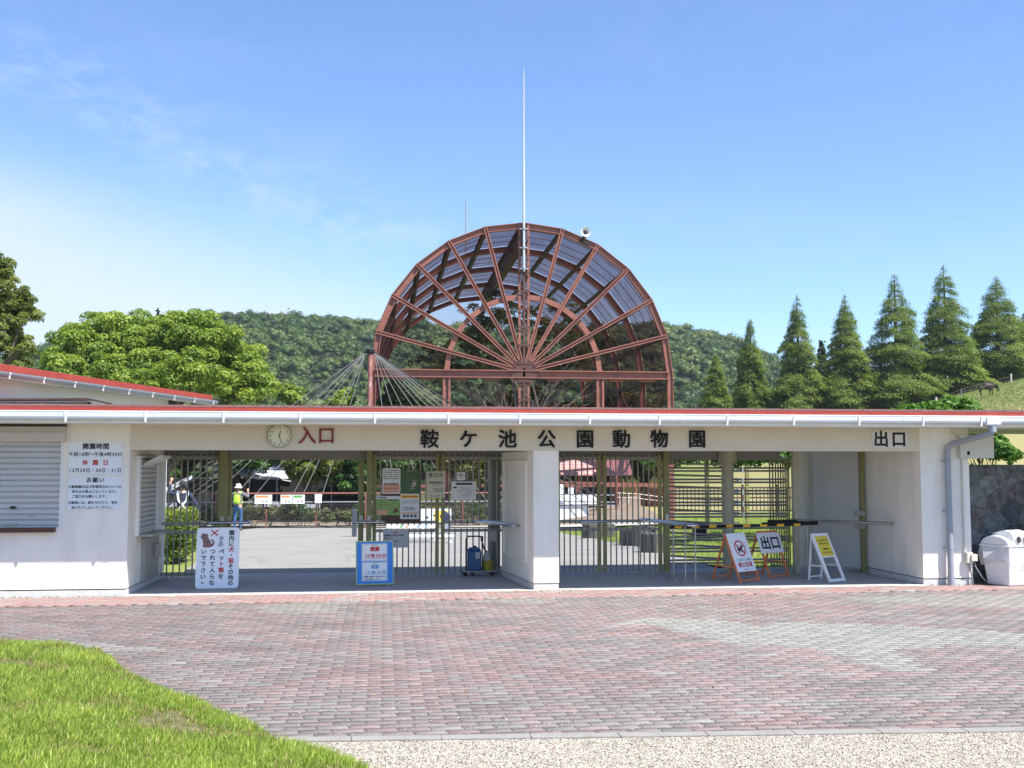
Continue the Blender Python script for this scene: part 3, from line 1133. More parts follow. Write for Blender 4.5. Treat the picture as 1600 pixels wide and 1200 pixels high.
def blades(name, n, sampler, hfun, hmin, hmax, wmax, m, label, seed, patch=None, tonefun=None):
    g_ = np.random.default_rng(seed)
    c = sampler(g_, n)
    x_, y_ = c[:, 0], c[:, 1]
    n = len(c)
    z_ = hfun(x_, y_)
    pn = np.array([mnoise.noise(Vector((a * 1.7, b * 1.7, 3.0))) + 0.5 * mnoise.noise(Vector((a * 5, b * 5, 9.0))) for a, b in zip(x_, y_)])
    bare = pn < -0.42
    kp_ = ~(bare & (g_.random(n) < 0.80))
    x_, y_, z_, pn = x_[kp_], y_[kp_], z_[kp_], pn[kp_]
    n = len(x_)
    h = (hmin + (hmax - hmin) * g_.random(n) ** 1.6) * np.clip(0.85 + 0.5 * pn, 0.5, 1.3)
    w = g_.uniform(0.45, 1.0, n) * wmax
    a = g_.uniform(0, 2 * np.pi, n)
    lean = g_.uniform(0.1, 0.75, n) * h
    la = g_.normal(0.5, 1.3, n)
    dx, dy = np.cos(la) * lean, np.sin(la) * lean
    wx, wy = np.cos(a) * w / 2, np.sin(a) * w / 2
    p0 = np.stack([x_ - wx, y_ - wy, z_ - 0.004], 1)
    p1 = np.stack([x_ + wx, y_ + wy, z_ - 0.004], 1)
    p2 = np.stack([x_ + wx * 0.7 + dx * 0.35, y_ + wy * 0.7 + dy * 0.35, z_ + h * 0.55], 1)
    p3 = np.stack([x_ - wx * 0.7 + dx * 0.35, y_ - wy * 0.7 + dy * 0.35, z_ + h * 0.55], 1)
    p4 = np.stack([x_ + dx, y_ + dy, z_ + h * np.clip(1 - 0.25 * lean / h, 0.6, 1)], 1)
    V_ = np.stack([p0, p1, p2, p3, p4], 1).reshape(-1, 3)
    b_ = np.arange(n) * 5
    me_ = np_mesh(name, V_, [np.stack([b_, b_ + 1, b_ + 2, b_ + 3], 1), np.stack([b_ + 3, b_ + 2, b_ + 4], 1)])
    tone = np.clip(0.5 + 0.5 * pn + g_.normal(0, 0.30, n), 0, 1)
    dry = g_.random(n) < (0.05 + 0.35 * (pn < -0.25))
    tone = np.where(dry, 0.0, 0.25 + 0.75 * tone)
    face_attr(me_, 'tone', np.concatenate([tone, tone]))
    me_.materials.append(m)
    o_ = link(name, me_)
    tag(o_, label, 'grass', kind='stuff')
    return o_


def grass_mat(name, dry, dark, light, trans=0.4):
    m = leaf_mat(name, dry, dark, light, trans, 0.45)
    cr = [n for n in m.node_tree.nodes if n.bl_idname == 'ShaderNodeValToRGB'][0]
    cr.color_ramp.elements[1].position = 0.27
    e = cr.color_ramp.elements.new(0.12)
    e.color = (*dry, 1)
    return m


M['grass'] = grass_mat('lawn blades', (0.40, 0.31, 0.15), (0.140, 0.240, 0.030), (0.40, 0.48, 0.095))


def bank_s(g_, n):
    out = []
    tot = 0
    while tot < n:
        # evenly over the part of the bank the photo can see, denser towards the camera
        x_ = g_.uniform(-7.5, 0.6, n)
        y_ = g_.uniform(-10.8, -3.0, n)
        depth = (y_ - CAM_Y) * math.cos(YAW) + x_ * math.sin(YAW)
        lat = x_ * math.cos(YAW) - (y_ - CAM_Y) * math.sin(YAW)
        k = (poly_dist(x_, y_) > 0.0) & (np.abs(lat) < depth * 0.49 + 0.7) & (depth > 5.2)
        k &= g_.random(n) < np.clip((7.0 / depth) ** 1.2, 0.3, 1)
        out.append(np.stack([x_, y_], 1)[k])
        tot += k.sum()
    return np.concatenate(out)[:n]


blades('bank_grass', 110000, bank_s, bank_z, 0.03, 0.09, 0.010, M['grass'], 'bright green grass with dry patches on the bank in the near corner', 17)

# ------------------------------------------------------------------ lettering (built-in font, laid out glyph by glyph)
_fc = bpy.data.curves.new('glyph', 'FONT')
_fc.resolution_u = 3
_fo = bpy.data.objects.new('glyph', _fc)
COL.objects.link(_fo)
_glyphs = {}


def glyph(ch, off=0.0, ext=0.0):
    k = (ch, off, ext)
    if k not in _glyphs:
        _fc.body, _fc.offset, _fc.extrude = ch, off, ext
        dg = bpy.context.evaluated_depsgraph_get()
        dg.update()
        me = bpy.data.meshes.new_from_object(_fo.evaluated_get(dg))
        _glyphs[k] = ([tuple(v.co) for v in me.vertices], [tuple(p.vertices) for p in me.polygons])
        bpy.data.meshes.remove(me)
    return _glyphs[k]


def adv(ch):
    if ch == ' ':
        return 0.5
    return 0.62 if ord(ch) < 0x250 and ch != '×' else 1.0


def put(mb, s, x, z, size, y=0.0, off=0.012, ext=0.0, track=0.0, align='C', sx=1.0):
    """a line of writing on a plane facing -y, x to the right and z up, centred on z"""
    if not (len(s) == 1 and mb.runs and mb.runs[-1][1] is not None and abs(mb.runs[-1][1] - x) < size * 0.6):
        mb.runs.append((len(mb.v), x if len(s) == 1 else None))
    w = sum(adv(c) + track for c in s) * size * sx
    cx = x - (w / 2 if align == 'C' else 0)
    for c in s:
        a = (adv(c) + track) * size * sx
        if c != ' ':
            vs, fs = glyph(c, 0.0, ext)
            if adv(c) < 1:
                m0 = (min(v[0] for v in vs) + max(v[0] for v in vs)) / 2
            else:
                m0 = 0.5
                # heavier strokes: the same glyph set down a few times, a hair apart
            o2 = off * (1.3 if adv(c) < 1 else 1.0)
            for k, (ox, oz) in enumerate([(0, 0)] if off < 0.006 else [(-o2, -o2), (o2, -o2), (-o2, o2), (o2, o2), (0, 0)]):
                mb.add([(cx + a / 2 + (v[0] - m0 + ox) * size * sx, y - v[2] * size - 0.00012 * k, z + (v[1] - 0.36 + oz) * size) for v in vs], fs)
        cx += a
    return mb


def putv(mb, s, x, ztop, size, y=0.0, off=0.012, pitch=1.0):
    for k, c in enumerate(s):
        put(mb, c, x + (0.55 * size if c in '。、' else 0), ztop - size * pitch * (k + 0.5) + (0.45 * size if c in '。、' else 0), size, y, off)
    return mb


def flat(mb, poly, y):
    return mb.add([(p[0], y, p[1]) for p in poly], [tuple(range(len(poly)))])


def rect(mb, x0, x1, z0, z1, y):
    return flat(mb, [(x0, z0), (x1, z0), (x1, z1), (x0, z1)], y)


def ring(mb, cx, cz, r0, r1, y, n=40, a0=0, a1=360):
    vs = []
    for k in range(n + 1):
        a = R(a0 + (a1 - a0) * k / n)
        vs += [(cx + r0 * math.cos(a), y, cz + r0 * math.sin(a)), (cx + r1 * math.cos(a), y, cz + r1 * math.sin(a))]
    return mb.add(vs, [(2 * k, 2 * k + 1, 2 * k + 3, 2 * k + 2) for k in range(n)])


def stroke(mb, a, b, w, y):
    a, b = Vector(a), Vector(b)
    d = (b - a).normalized()
    s = Vector((-d.y, d.x)) * w / 2
    return flat(mb, [a - s, b - s, b + s, a + s], y)


def round_rect(x0, x1, z0, z1, r, n=6):
    pts = []
    for cx, cz, a in ((x1 - r, z1 - r, 0), (x0 + r, z1 - r, 90), (x0 + r, z0 + r, 180), (x1 - r, z0 + r, 270)):
        for k in range(n + 1):
            t = R(a + 90 * k / n)
            pts.append((cx + r * math.cos(t), cz + r * math.sin(t)))
    return pts


def scribble(mb, x0, x1, z, h, y, seed, fill=0.8):
    """a line of print too small to read"""
    r_ = random.Random(seed)
    x = x0
    while x < x1:
        w = h * r_.uniform(0.5, 1.0)
        if r_.random() < fill:
            rect(mb, x, min(x + w * 0.8, x1), z - h / 2, z + h / 2 * r_.uniform(0.5, 1), y)
        x += w
    return mb


# ------------------------------------------------------------------ the gatehouse
XL, XP0, XP1, XR, XE = -3.60, 2.215, 2.595, 8.285, 9.085      # wall end, pillar, right wall, end of the front
ZB, ZS = 2.056, 2.42                                          # underside of the beam, soffit
YB = 2.45                                                     # back of the passage
house = thing('entrance_gatehouse', 'long low white zoo gatehouse with two wide openings and a red edged roof', 'gatehouse', (2.4, 0, 0))

wx0, wx1, wz0, wz1 = -9.6, -4.50, 0.965, 2.17                 # ticket counter opening in the left wall
w = MB()
w.box(wx1, XL, 0, 0.22, 0.10, ZS)
w.box(wx0, wx1, 0, 0.22, 0.10, wz0)
w.box(wx0, wx1, 0, 0.22, wz1, ZS)
w.box(XL - 0.18, XL, 0.22, YB + 0.2, 0.10, ZS)
w.box(-9.6, XL - 0.18, YB, YB + 0.2, 0.10, ZS)
w.build('wall', M['plaster'], house)
w = MB()
w.box(XR, XE, 0, 0.22, 0.10, ZS)
w.box(XR, XR + 0.18, 0.22, YB + 0.2, 0.10, ZS)
w.box(XE - 0.18, XE, 0.22, YB + 0.2, 0.10, ZS)
w.build('wall', M['plaster'], house)
for (x0, x1), xas in (((-9.6, XL), (XL - 0.17,)), ((XR, XE), (XR + 0.006, XE - 0.17))):
    p = MB()
    p.box(x0 + 0.006, x1 - 0.006, 0.008, 0.21, -0.05, 0.085)
    for xa in xas:
        p.box(xa, xa + 0.164, 0.21, YB + 0.19, -0.05, 0.085)
    p.build('plinth', M['plinth'], house)
p = MB()
pil = [(XP0, 0), (XP1, 0), (XP1, 2.2), (1.98, 2.2)]
p.prism([(XP0 + .006, .008), (XP1 - .006, .008), (XP1 - .006, 2.19), (1.988, 2.19)], -0.05, 0.085)
p.build('plinth', M['plinth'], house)
j = MB()
j.box(-9.58, XL - 0.02, 0.02, 0.2, 0.085, 0.10)
j.box(XL - 0.16, XL - 0.02, 0.2, YB + 0.18, 0.085, 0.10)
j.build('joint', M['joint'], house)
j = MB()
j.box(XR + 0.02, XE - 0.02, 0.02, 0.2, 0.085, 0.10)
j.box(XR + 0.02, XR + 0.16, 0.2, YB + 0.18, 0.085, 0.10)
j.build('joint', M['joint'], house)
j = MB()
j.prism([(XP0 + .02, .02), (XP1 - .02, .02), (XP1 - .02, 2.18), (2.0, 2.18)], 0.085, 0.10)
j.build('joint', M['joint'], house)
pm = MB().prism(pil, 0.10, ZB)
pm.build('pillar', M['plaster'], house)
# shallow recessed panel moulding on the pillar's slanting side
e0, e1 = Vector((XP0, 0, 0)), Vector((1.98, 2.2, 0))
ed = (e1 - e0).normalized()
en = Vector((-ed.y, ed.x, 0))
fr = MB()
q0, q1 = e0 + ed * 0.42, e0 + ed * 2.0
for a, b in (((q0, 0.38), (q0, 1.9)), ((q1, 0.38), (q1, 1.9)), ((q0, 0.38), (q1, 0.38)), ((q0, 1.9), (q1, 1.9))):
    fr.bar(a[0] + en * 0.006 + Vector((0, 0, a[1])), b[0] + en * 0.006 + Vector((0, 0, b[1])), 0.05, 0.05, up=en)
fr.build('panel_moulding', M['plaster'], house, bevel=0.012)

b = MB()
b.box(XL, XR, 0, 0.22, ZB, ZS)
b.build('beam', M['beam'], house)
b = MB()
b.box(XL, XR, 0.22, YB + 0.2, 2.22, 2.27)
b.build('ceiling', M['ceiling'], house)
b = MB()
b.box(XL, 6.95, YB + 0.02, YB + 0.2, 1.935, 2.22)
b.build('lintel', M['lintel'], house)

ROOF_X0, ROOF_X1 = -9.8, 16.0
YF = -0.74
so = MB()
so.box(ROOF_X0, ROOF_X1, YF + 0.02, 0, ZS, ZS + 0.012)
so.box(ROOF_X0, ROOF_X1, 0, YB + 0.4, ZS + 0.002, ZS + 0.014)
so.build('soffit', M['soffit'], house)
wf = MB().box(ROOF_X0, ROOF_X1, YF, YF + 0.02, ZS - 0.012, 2.575)
wf.build('white_fascia', M['white_trim'], house)
rf = MB().box(ROOF_X0, ROOF_X1, YF - 0.035, YF + 0.02, 2.579, 2.645)
rf.build('red_fascia', M['red_fascia'], house, bevel=0.006)
wl = MB().box(ROOF_X0, ROOF_X1, YF - 0.045, YF - 0.001, 2.563, 2.577)
wl.build('drip_edge', M['white_trim'], house)
# shingled roof: courses with slightly uneven butts
rs = MB()
slope = math.tan(R(3.6))
yy, course = YF - 0.038, 0.14
x_cuts = [ROOF_X0]
while x_cuts[-1] < ROOF_X1:
    x_cuts.append(x_cuts[-1] + rng.uniform(0.28, 0.34))
k = 0
while yy < YB + 0.5:
    z0 = 2.648 + (yy - YF) * slope
    if yy < 1.0:
        for xa, xb in zip(x_cuts[:-1], x_cuts[1:]):
            dz = rng.uniform(0, 0.006)
            sh = 0.15 * (k % 2)
            rs.add([(xa + sh, yy, z0 + 0.004 + dz), (xb + sh - 0.006, yy, z0 + 0.004 + dz), (xb + sh - 0.006, yy + course, z0 + course * slope + 0.002), (xa + sh, yy + course, z0 + course * slope + 0.002),
                    (xa + sh, yy, z0 - 0.012), (xb + sh - 0.006, yy, z0 - 0.012)], [(0, 1, 2, 3), (4, 5, 1, 0)])
    yy += course
    k += 1
zr = 2.648 + (YB + 0.5 - YF) * slope
rs.prism([(YF - 0.03, 2.63), (YB + 0.5, zr - 0.02), (YB + 0.5, 2.45), (YF + 0.03, 2.45)], ROOF_X0, ROOF_X1, 'x')
rs.build('roof', M['shingle'], house)
# gutter
gy0, gy1, gz0, gz1 = -0.855, -0.765, 2.462, 2.553
g = MB()
prof = [(gy1, gz1 - 0.01), (gy1, gz0 + 0.004), (gy1 - 0.012, gz0), (gy0 + 0.018, gz0), (gy0 + 0.006, gz0 + 0.03), (gy0, gz1), (gy0 + 0.008, gz1), (gy0 + 0.014, gz0 + 0.032), (gy0 + 0.022, gz0 + 0.01), (gy1 - 0.008, gz0 + 0.01), (gy1 - 0.008, gz1 - 0.01)]
g.prism(prof, ROOF_X0, ROOF_X1, 'x')
gut = g.build('gutter', M['gutter'], house)
for xx in (-7.0, -3.1, 0.55, 4.2, 7.6, 11.4):
    MB().prism([(gy0 - 0.004, gz1 + 0.002), (gy0 + 0.003, gz0 + 0.028), (gy0 + 0.016, gz0 - 0.004), (gy1 - 0.012, gz0 - 0.004), (gy1 - 0.012, gz0 + 0.002), (gy0 + 0.02, gz0 + 0.004), (gy0 + 0.008, gz1)], xx, xx + 0.09, 'x').build('gutter_joint', M['gutter'], gut)
bk = MB()
bk.prism([(gy0 - 0.010, gz1 + 0.012), (gy0 - 0.002, gz0 + 0.03), (gy0 + 0.010, gz0 - 0.045), (gy0 + 0.018, gz0 - 0.045), (gy0 + 0.008, gz0 + 0.03), (gy0 - 0.002, gz1 + 0.012)], -0.014, 0.014, 'x')
bk.box(-0.014, 0.014, gy0 + 0.010, gy1, gz0 - 0.022, gz0 - 0.004)
bk.box(-0.010, 0.010, gy0, gy1 + 0.02, gz1 + 0.002, gz1 + 0.010)
br = bk.build('bracket', M['white_trim'], gut, world=False)
bxs = [P(px, 655, gy0).x for px in (102, 227, 349, 469, 586, 701, 813, 922, 1031, 1137, 1241, 1343, 1443, 1534)]
step = bxs[1] - bxs[0]
bxs = [bxs[0] - step * k for k in (3, 2, 1)] + bxs + [bxs[-1] + 1.05 * k for k in (1, 2, 3, 4)]
for i, xx in enumerate(bxs):
    o = br if i == 0 else br.copy()
    if i:
        COL.objects.link(o)
        o.parent = gut
    o.location = Vector((xx, 0, 0)) - woff(gut)
# outlet box and downpipe
xo = P(1553, 660, gy0).x
ob = MB().box(xo - 0.11, xo + 0.11, gy0 - 0.012, gy1 - 0.005, gz0 - 0.02, gz1 + 0.006)
ob.box(xo - 0.09, xo + 0.09, gy0 - 0.004, gy1 - 0.01, gz0 - 0.035, gz0 - 0.02)
ob.build('gutter_outlet', M['gutter'], gut, bevel=0.005)
xd = P(1483, 800, -0.09).x
dp = MB()
yc = (gy0 + gy1) / 2
dp.tube([(xo, yc, gz0 - 0.03), (xo, yc, gz0 - 0.10), (xo - 0.02, yc + 0.02, gz0 - 0.15), (xd + 0.06, -0.14, 2.17), (xd + 0.01, -0.10, 2.12), (xd, -0.09, 2.05), (xd, -0.09, -0.01)], 0.048, 14)
dp.tube([(xd, -0.09, 0.14), (xd, -0.09, -0.01)], 0.056, 14)
dp.tube([(xo, yc, gz0 - 0.05), (xo, yc, gz0 - 0.13)], 0.056, 14)
dpo = dp.build('downpipe', M['pipe'], house, smooth=True)
cl_ = MB()
for z in (0.55, 1.12, 1.9):
    cl_.tube([(xd, -0.09, z), (xd, -0.09, z + 0.025)], 0.053, 14)
    cl_.box(xd - 0.07, xd - 0.045, -0.10, -0.002, z + 0.004, z + 0.02)
cl_.build('pipe_clamp', M['pipe'], dpo, smooth=True)
# meter box, conduit and outlet at the right corner
bx = MB().box(P(1500, 690, -0.10).x, P(1553, 690, -0.10).x, -0.10, 0.10, 1.95, 2.31)
bo = bx.build('meter_box', M['ivory_box'], house, bevel=0.008)
MB().box(P(1511, 690, -0.10).x, P(1511, 690, -0.1).x + 0.035, -0.108, -0.10, 2.0, 2.06).box(P(1511, 690, -0.10).x, P(1511, 690, -0.1).x + 0.035, -0.108, -0.10, 2.22, 2.28).build('lock', M['black'], bo)
xc = P(1505, 800, -0.02).x
cd = MB()
cd.tube([(xc, -0.025, 2.0), (xc, -0.025, 0.45)], 0.014, 8)
cd.lathe([(0.03, -0.02), (0.034, 0.0), (0.03, 0.03)], (xc - 0.03, -0.03, 2.06), 12, 'y')
cd.tube([(xc - 0.05, -0.01, 2.05), (xc - 0.06, -0.015, 2.3), (xc - 0.18, -0.015, 2.41)], 0.008, 6)
cd.build('conduit', M['ivory_box'], house, smooth=True)
ol = MB()
ol.box(xc + 0.0, xc + 0.10, -0.09, -0.002, 0.33, 0.50)
ol.box(xc + 0.06, xc + 0.16, -0.12, -0.03, 0.36, 0.47)
ol.build('socket_box', M['ivory_box'], house, bevel=0.01)
cbl = MB()
cbl.tube([(xc + 0.12, -0.07, 0.36), (xc + 0.14, -0.10, 0.26), (xc + 0.22, -0.12, 0.12), (xc + 0.33, -0.10, 0.02)], 0.007, 6)
cbl.tube([(xc, -0.03, 0.45), (xc + 0.01, -0.06, 0.33), (xc + 0.07, -0.07, 0.25), (xc + 0.12, -0.07, 0.30)], 0.007, 6)
cbl.tube([(xc + 0.05, -0.04, 0.33), (xc + 0.09, -0.03, 0.2), (xc + 0.12, -0.03, 0.0)], 0.012, 6)
cbl.build('cable', M['pipe'], house, smooth=True)

# ticket counter: roller shutter, its box and the brown sill
sh = MB()
z = wz0 + 0.02
sh.box(wx0, wx1 - 0.05, 0.06, 0.08, wz0, wz1)
while z < wz1 - 0.02:
    sh.prism([(0.045, z + 0.004), (0.030, z + 0.02), (0.030, z + 0.06), (0.045, z + 0.076), (0.06, z + 0.076), (0.06, z + 0.004)], wx0, wx1 - 0.05, 'x')
    z += 0.08
sho = sh.build('shutter', M['shutter'], house)
dk = MB()
dk.prism([(P(20, 793, 0.02).x + 0.05 * math.cos(R(a)), P(20, 793, 0.02).z + 0.018 * math.sin(R(a))) for a in range(0, 360, 20)], 0.022, 0.03, 'y')
dk.build('lock', M['rubber'], sho)
hn = MB()
hn.box(P(8, 822, 0.02).x, P(27, 822, 0.02).x, 0.012, 0.03, 1.0, 1.02)
hn.box(P(43, 807, 0.02).x, P(54, 807, 0.02).x, 0.022, 0.03, 1.115, 1.13)
hn.build('pull', M['steel_dark'], sho)
MB().box(wx1 - 0.05, wx1, 0.02, 0.1, wz0 - 0.05, wz1).build('shutter_guide', M['white_trim'], house)
sb = MB().box(wx0, wx1 + 0.025, -0.09, 0.0, 2.17, ZS - 0.04)
sb.box(wx0, wx1 + 0.035, -0.115, -0.09, 2.172, 2.30)
sb.build('shutter_box', M['shutter_box'], house, bevel=0.004)
MB().box(wx0, wx1 + 0.03, -0.075, -0.002, ZS - 0.03, ZS - 0.006).build('flashing', M['joint'], house)
MB().box(wx0, -4.58, -0.10, 0.02, 0.90, 0.965).build('sill', M['brown_wood'], house, bevel=0.006)

# ticket window on the left side of the passage
tw = MB()
ty0, ty1 = 0.55, 1.75
tw.box(XL, XL + 0.05, ty0 - 0.12, ty0, 0.80, 1.98)
tw.box(XL, XL + 0.05, ty1, ty1 + 0.1, 0.80, 1.98)
tw.box(XL, XL + 0.05, ty0, ty1, 1.95, 1.98)
two = tw.build('ticket_window_frame', M['white_trim'], house, bevel=0.006)
sl = MB()
z = 0.86
while z < 1.95:
    sl.prism([(XL + 0.006, z), (XL + 0.035, z + 0.012), (XL + 0.035, z + 0.05), (XL + 0.006, z + 0.065)], ty0, ty1, 'y')
    z += 0.072
sl.build('window_shutter', M['shutter'], two)
tb = MB()
tb.box(XL, XL + 0.24, ty0 - 0.05, ty1 + 0.1, 0.79, 0.825)
tb.build('ticket_counter', M['rail_grey'], house, bevel=0.008)
lc = MB().box(XL, XL + 0.06, 0.9, 1.9, 0.10, 0.75)
lc.box(XL + 0.06, XL + 0.10, 1.5, 1.85, 0.40, 0.62)
lc.build('service_panel', M['rail_grey'], house, bevel=0.006)
a0 = P(243, 727, 1.1)
vz = MB()
vz.add([(XL + 0.02, 0.75, 1.86), (XL + 0.02, 1.35, 1.86), (XL + 0.30, 1.42, 1.99), (XL + 0.30, 0.68, 1.99), (XL + 0.02, 0.75, 1.83), (XL + 0.02, 1.35, 1.83), (XL + 0.31, 1.42, 1.96), (XL + 0.31, 0.68, 1.96)],
       [(0, 1, 2, 3), (4, 7, 6, 5), (0, 3, 7, 4), (3, 2, 6, 7), (2, 1, 5, 6), (1, 0, 4, 5)])
vz.build('lamp_visor', M['white_trim'], house)
# panelled door leaf and frame at the right end of the passage
d0, d1_ = G(1274, 889), G(1345, 895)
dd = MB()
dv = (d1_ - d0)
dd.bar((d0.x, d0.y, 1.09), (d1_.x, d1_.y, 1.09), 0.05, 2.02)
do = dd.build('door', M['lintel'], house)
do.data.materials[0] = mat('pale grey door', (0.50, 0.50, 0.48), 0.6, var=0.04, scale=2)
hz = MB()
for z in (0.80, 1.02):
    hz.bar((d1_.x - 0.10, d1_.y - 0.05, z), (d1_.x + 0.08, d1_.y - 0.05, z), 0.04, 0.09)
hz.build('hinge', M['rail_grey'], do)
MB().box(d1_.x + 0.02, d1_.x + 0.09, d1_.y - 0.03, d1_.y + 0.05, 0.0, 2.2).build('door_frame', M['olive'], house)
MB().box(d0.x - 0.16, d1_.x + 0.02, d0.y + 0.35, d0.y + 0.42, 0.0, 2.2).build('partition', M['plaster'], house)

# raised letters over the openings
for ch, px in zip('鞍ケ池公園動物園', (671, 732, 793, 854, 914, 971, 1030, 1089)):
    c = P(px, 686, 0)
    put(MB(), ch, c.x, c.z, 0.285, -0.012, off=0.016, ext=0.035).build('letter', M['black'], house, fixn=False)
for ch, px in (('入', 480), ('口', 510)):
    c = P(px, 680.5, 0)
    put(MB(), ch, c.x, c.z, 0.265, -0.012, off=0.010, ext=0.035).build('letter', M['red_paint'], house, fixn=False)

# passage floor with sunlight on its front lip painted as a paler strip
sl = MB()
sl.box(XL, XP0 - 0.3, 0.25, 3.0, -0.10, 0.0)
sl = MB()
sl.prism([(XL - 0.01, -0.085), (XR + 0.01, -0.085), (XR + 0.01, 3.05), (XL - 0.01, 3.05)], -0.10, 0.0)
M['sunlit_lip'] = mat('sunlit slab lip', (0.50, 0.48, 0.45), 0.9, var=0.12, scale=5, stains=((0.34, 0.31, 0.28), 0.5, 3, (0.4, 2, 1)))
M['slab'] = mat('passage concrete', (0.36, 0.36, 0.36), 0.75, var=0.10, scale=1.3, bump=0.15, bscale=80, stains=((0.22, 0.22, 0.23), 0.5, 1.2, (1, 1, 1)))
struct('passage_floor', sl, M['slab'])
struct('sunlit_lip', MB().box(XL - 0.01, XR + 0.01, -0.086, 0.06, -0.05, 0.004), M['sunlit_lip'])

# ------------------------------------------------------------------ wall signs, clock
def panel(name, label, cat, px0, py0, px1, py1, y, t=0.012, m='board_white', group=None, r=0.0):
    a, c = P(px0, py0, y), P(px1, py1, y)
    cx, cz = (a.x + c.x) / 2, (a.z + c.z) / 2
    w_, h_ = c.x - a.x, a.z - c.z
    o = thing(name, label, cat, (cx, y, cz), group=group)
    bd = MB()
    if r:
        bd.prism(round_rect(-w_ / 2, w_ / 2, -h_ / 2, h_ / 2, r), 0, t, 'y')
    else:
        bd.box(-w_ / 2, w_ / 2, 0, t, -h_ / 2, h_ / 2)
    bd.build('board', M[m], o, world=False)
    return o, w_, h_


o, w_, h_ = panel('opening_hours_sign', 'white wall sign giving the opening hours, upper of the two beside the left opening', 'sign', 108.5, 690.5, 190, 740.5, -0.014)
t1, t2 = MB(), MB()
put(t1, '開園時間', 0, 0.165, 0.088, -0.002, 0.03, track=0.05)
put(t1, '午前10時〜午後4時30分', 0, 0.052, 0.066, -0.002, 0.014)
put(t2, '休', -0.14, -0.065, 0.082, -0.002, 0.025)
put(t2, '園', 0, -0.065, 0.082, -0.002, 0.025)
put(t2, '日', 0.14, -0.065, 0.082, -0.002, 0.025)
put(t1, '12月29日・30日・31日', 0, -0.175, 0.066, -0.002, 0.014)
t1.build('lettering', M['ink'], o, world=False, fixn=False)
t2.build('lettering', M['red_ink'], o, world=False, fixn=False)
o, w_, h_ = panel('request_sign', 'white wall sign with a numbered request, lower of the two beside the left opening', 'sign', 107.5, 745.5, 189, 796.5, -0.014)
t1 = MB()
put(t1, 'お願い', 0, 0.19, 0.075, -0.002, 0.025, track=0.15)
for k, (s, ind) in enumerate((('①動物園内及び牧場周辺はペットの', 0), ('持ち込み禁止になっています。', 1), ('ご協力をお願いします。', 1), ('②動物には、餌を与えたり、物を', 0), ('投げたりしないでください。', 1))):
    put(t1, s, -0.365 + ind * 0.05, 0.095 - 0.068 * k - (0.02 if k > 2 else 0), 0.0455, -0.002, 0.016, align='L')
t1.build('lettering', M['ink'], o, world=False, fixn=False)

o, w_, h_ = panel('exit_sign', 'white EXIT plate in black characters on the beam above the right end of the passage', 'sign', 1363, 672, 1418, 700, -0.014, m='panel_sign')
t1 = MB()
put(t1, '出', -0.145, 0.0, 0.255, -0.002, 0.035)
put(t1, '口', 0.145, 0.0, 0.255, -0.002, 0.035)
t1.build('lettering', M['ink'], o, world=False, fixn=False)
sc = MB()
for sx in (-1, 1):
    for sz in (-1, 1):
        sc.lathe([(0.006, -0.003), (0.006, 0.001)], (sx * (w_ / 2 - 0.02), 0, sz * (h_ / 2 - 0.02)), 8, 'y')
sc.build('screw', M['steel_dark'], o, world=False)

c = P(436.5, 681, -0.03)
ck = thing('wall_clock', 'round pale wall clock on the beam beside the red characters', 'clock', (c.x, -0.001, c.z))
rad = 0.176
MB().lathe([(rad * 0.8, 0.0), (rad, 0.0), (rad, -0.045), (rad * 0.93, -0.055), (rad * 0.91, -0.04)], n=40, axis='y').build('rim', M['clock_rim'], ck, world=False, smooth=True)
MB().lathe([(rad * 0.90, -0.036), (rad * 0.92, -0.042)], n=40, axis='y').build('dial', M['clock_face'], ck, world=False)
t1 = MB()
for hnum in range(1, 13):
    a = R(90 - 30 * hnum)
    put(t1, str(hnum), 0.128 * math.cos(a), 0.128 * math.sin(a), 0.046, -0.0445, 0.012, sx=0.8)
for mnum in range(60):
    a = R(6 * mnum)
    stroke(t1, (0.150 * math.cos(a), 0.150 * math.sin(a)), (0.157 * math.cos(a), 0.157 * math.sin(a)), 0.003, -0.0445)
t1.build('numerals', M['ink'], ck, world=False, fixn=False)
for nm, ang, ln, wd in (('hour_hand', 90 - 30 * 12.45, 0.075, 0.011), ('minute_hand', 90 - 6 * 27, 0.125, 0.007)):
    a = R(ang)
    hh = MB()
    stroke(hh, (-0.02 * math.cos(a), -0.02 * math.sin(a)), (ln * math.cos(a), ln * math.sin(a)), wd, -0.047 if nm[0] == 'h' else -0.049)
    hh.build(nm, M['ink'], ck, world=False, fixn=False)

# ------------------------------------------------------------------ gates
YG = 2.42


def zg(py, y=YG, px=800):
    return P(px, py, y).z


GZ = dict(top=2.03, rail=1.965, m1=0.885, m2=0.745, bot=0.03, bar0=0.0)


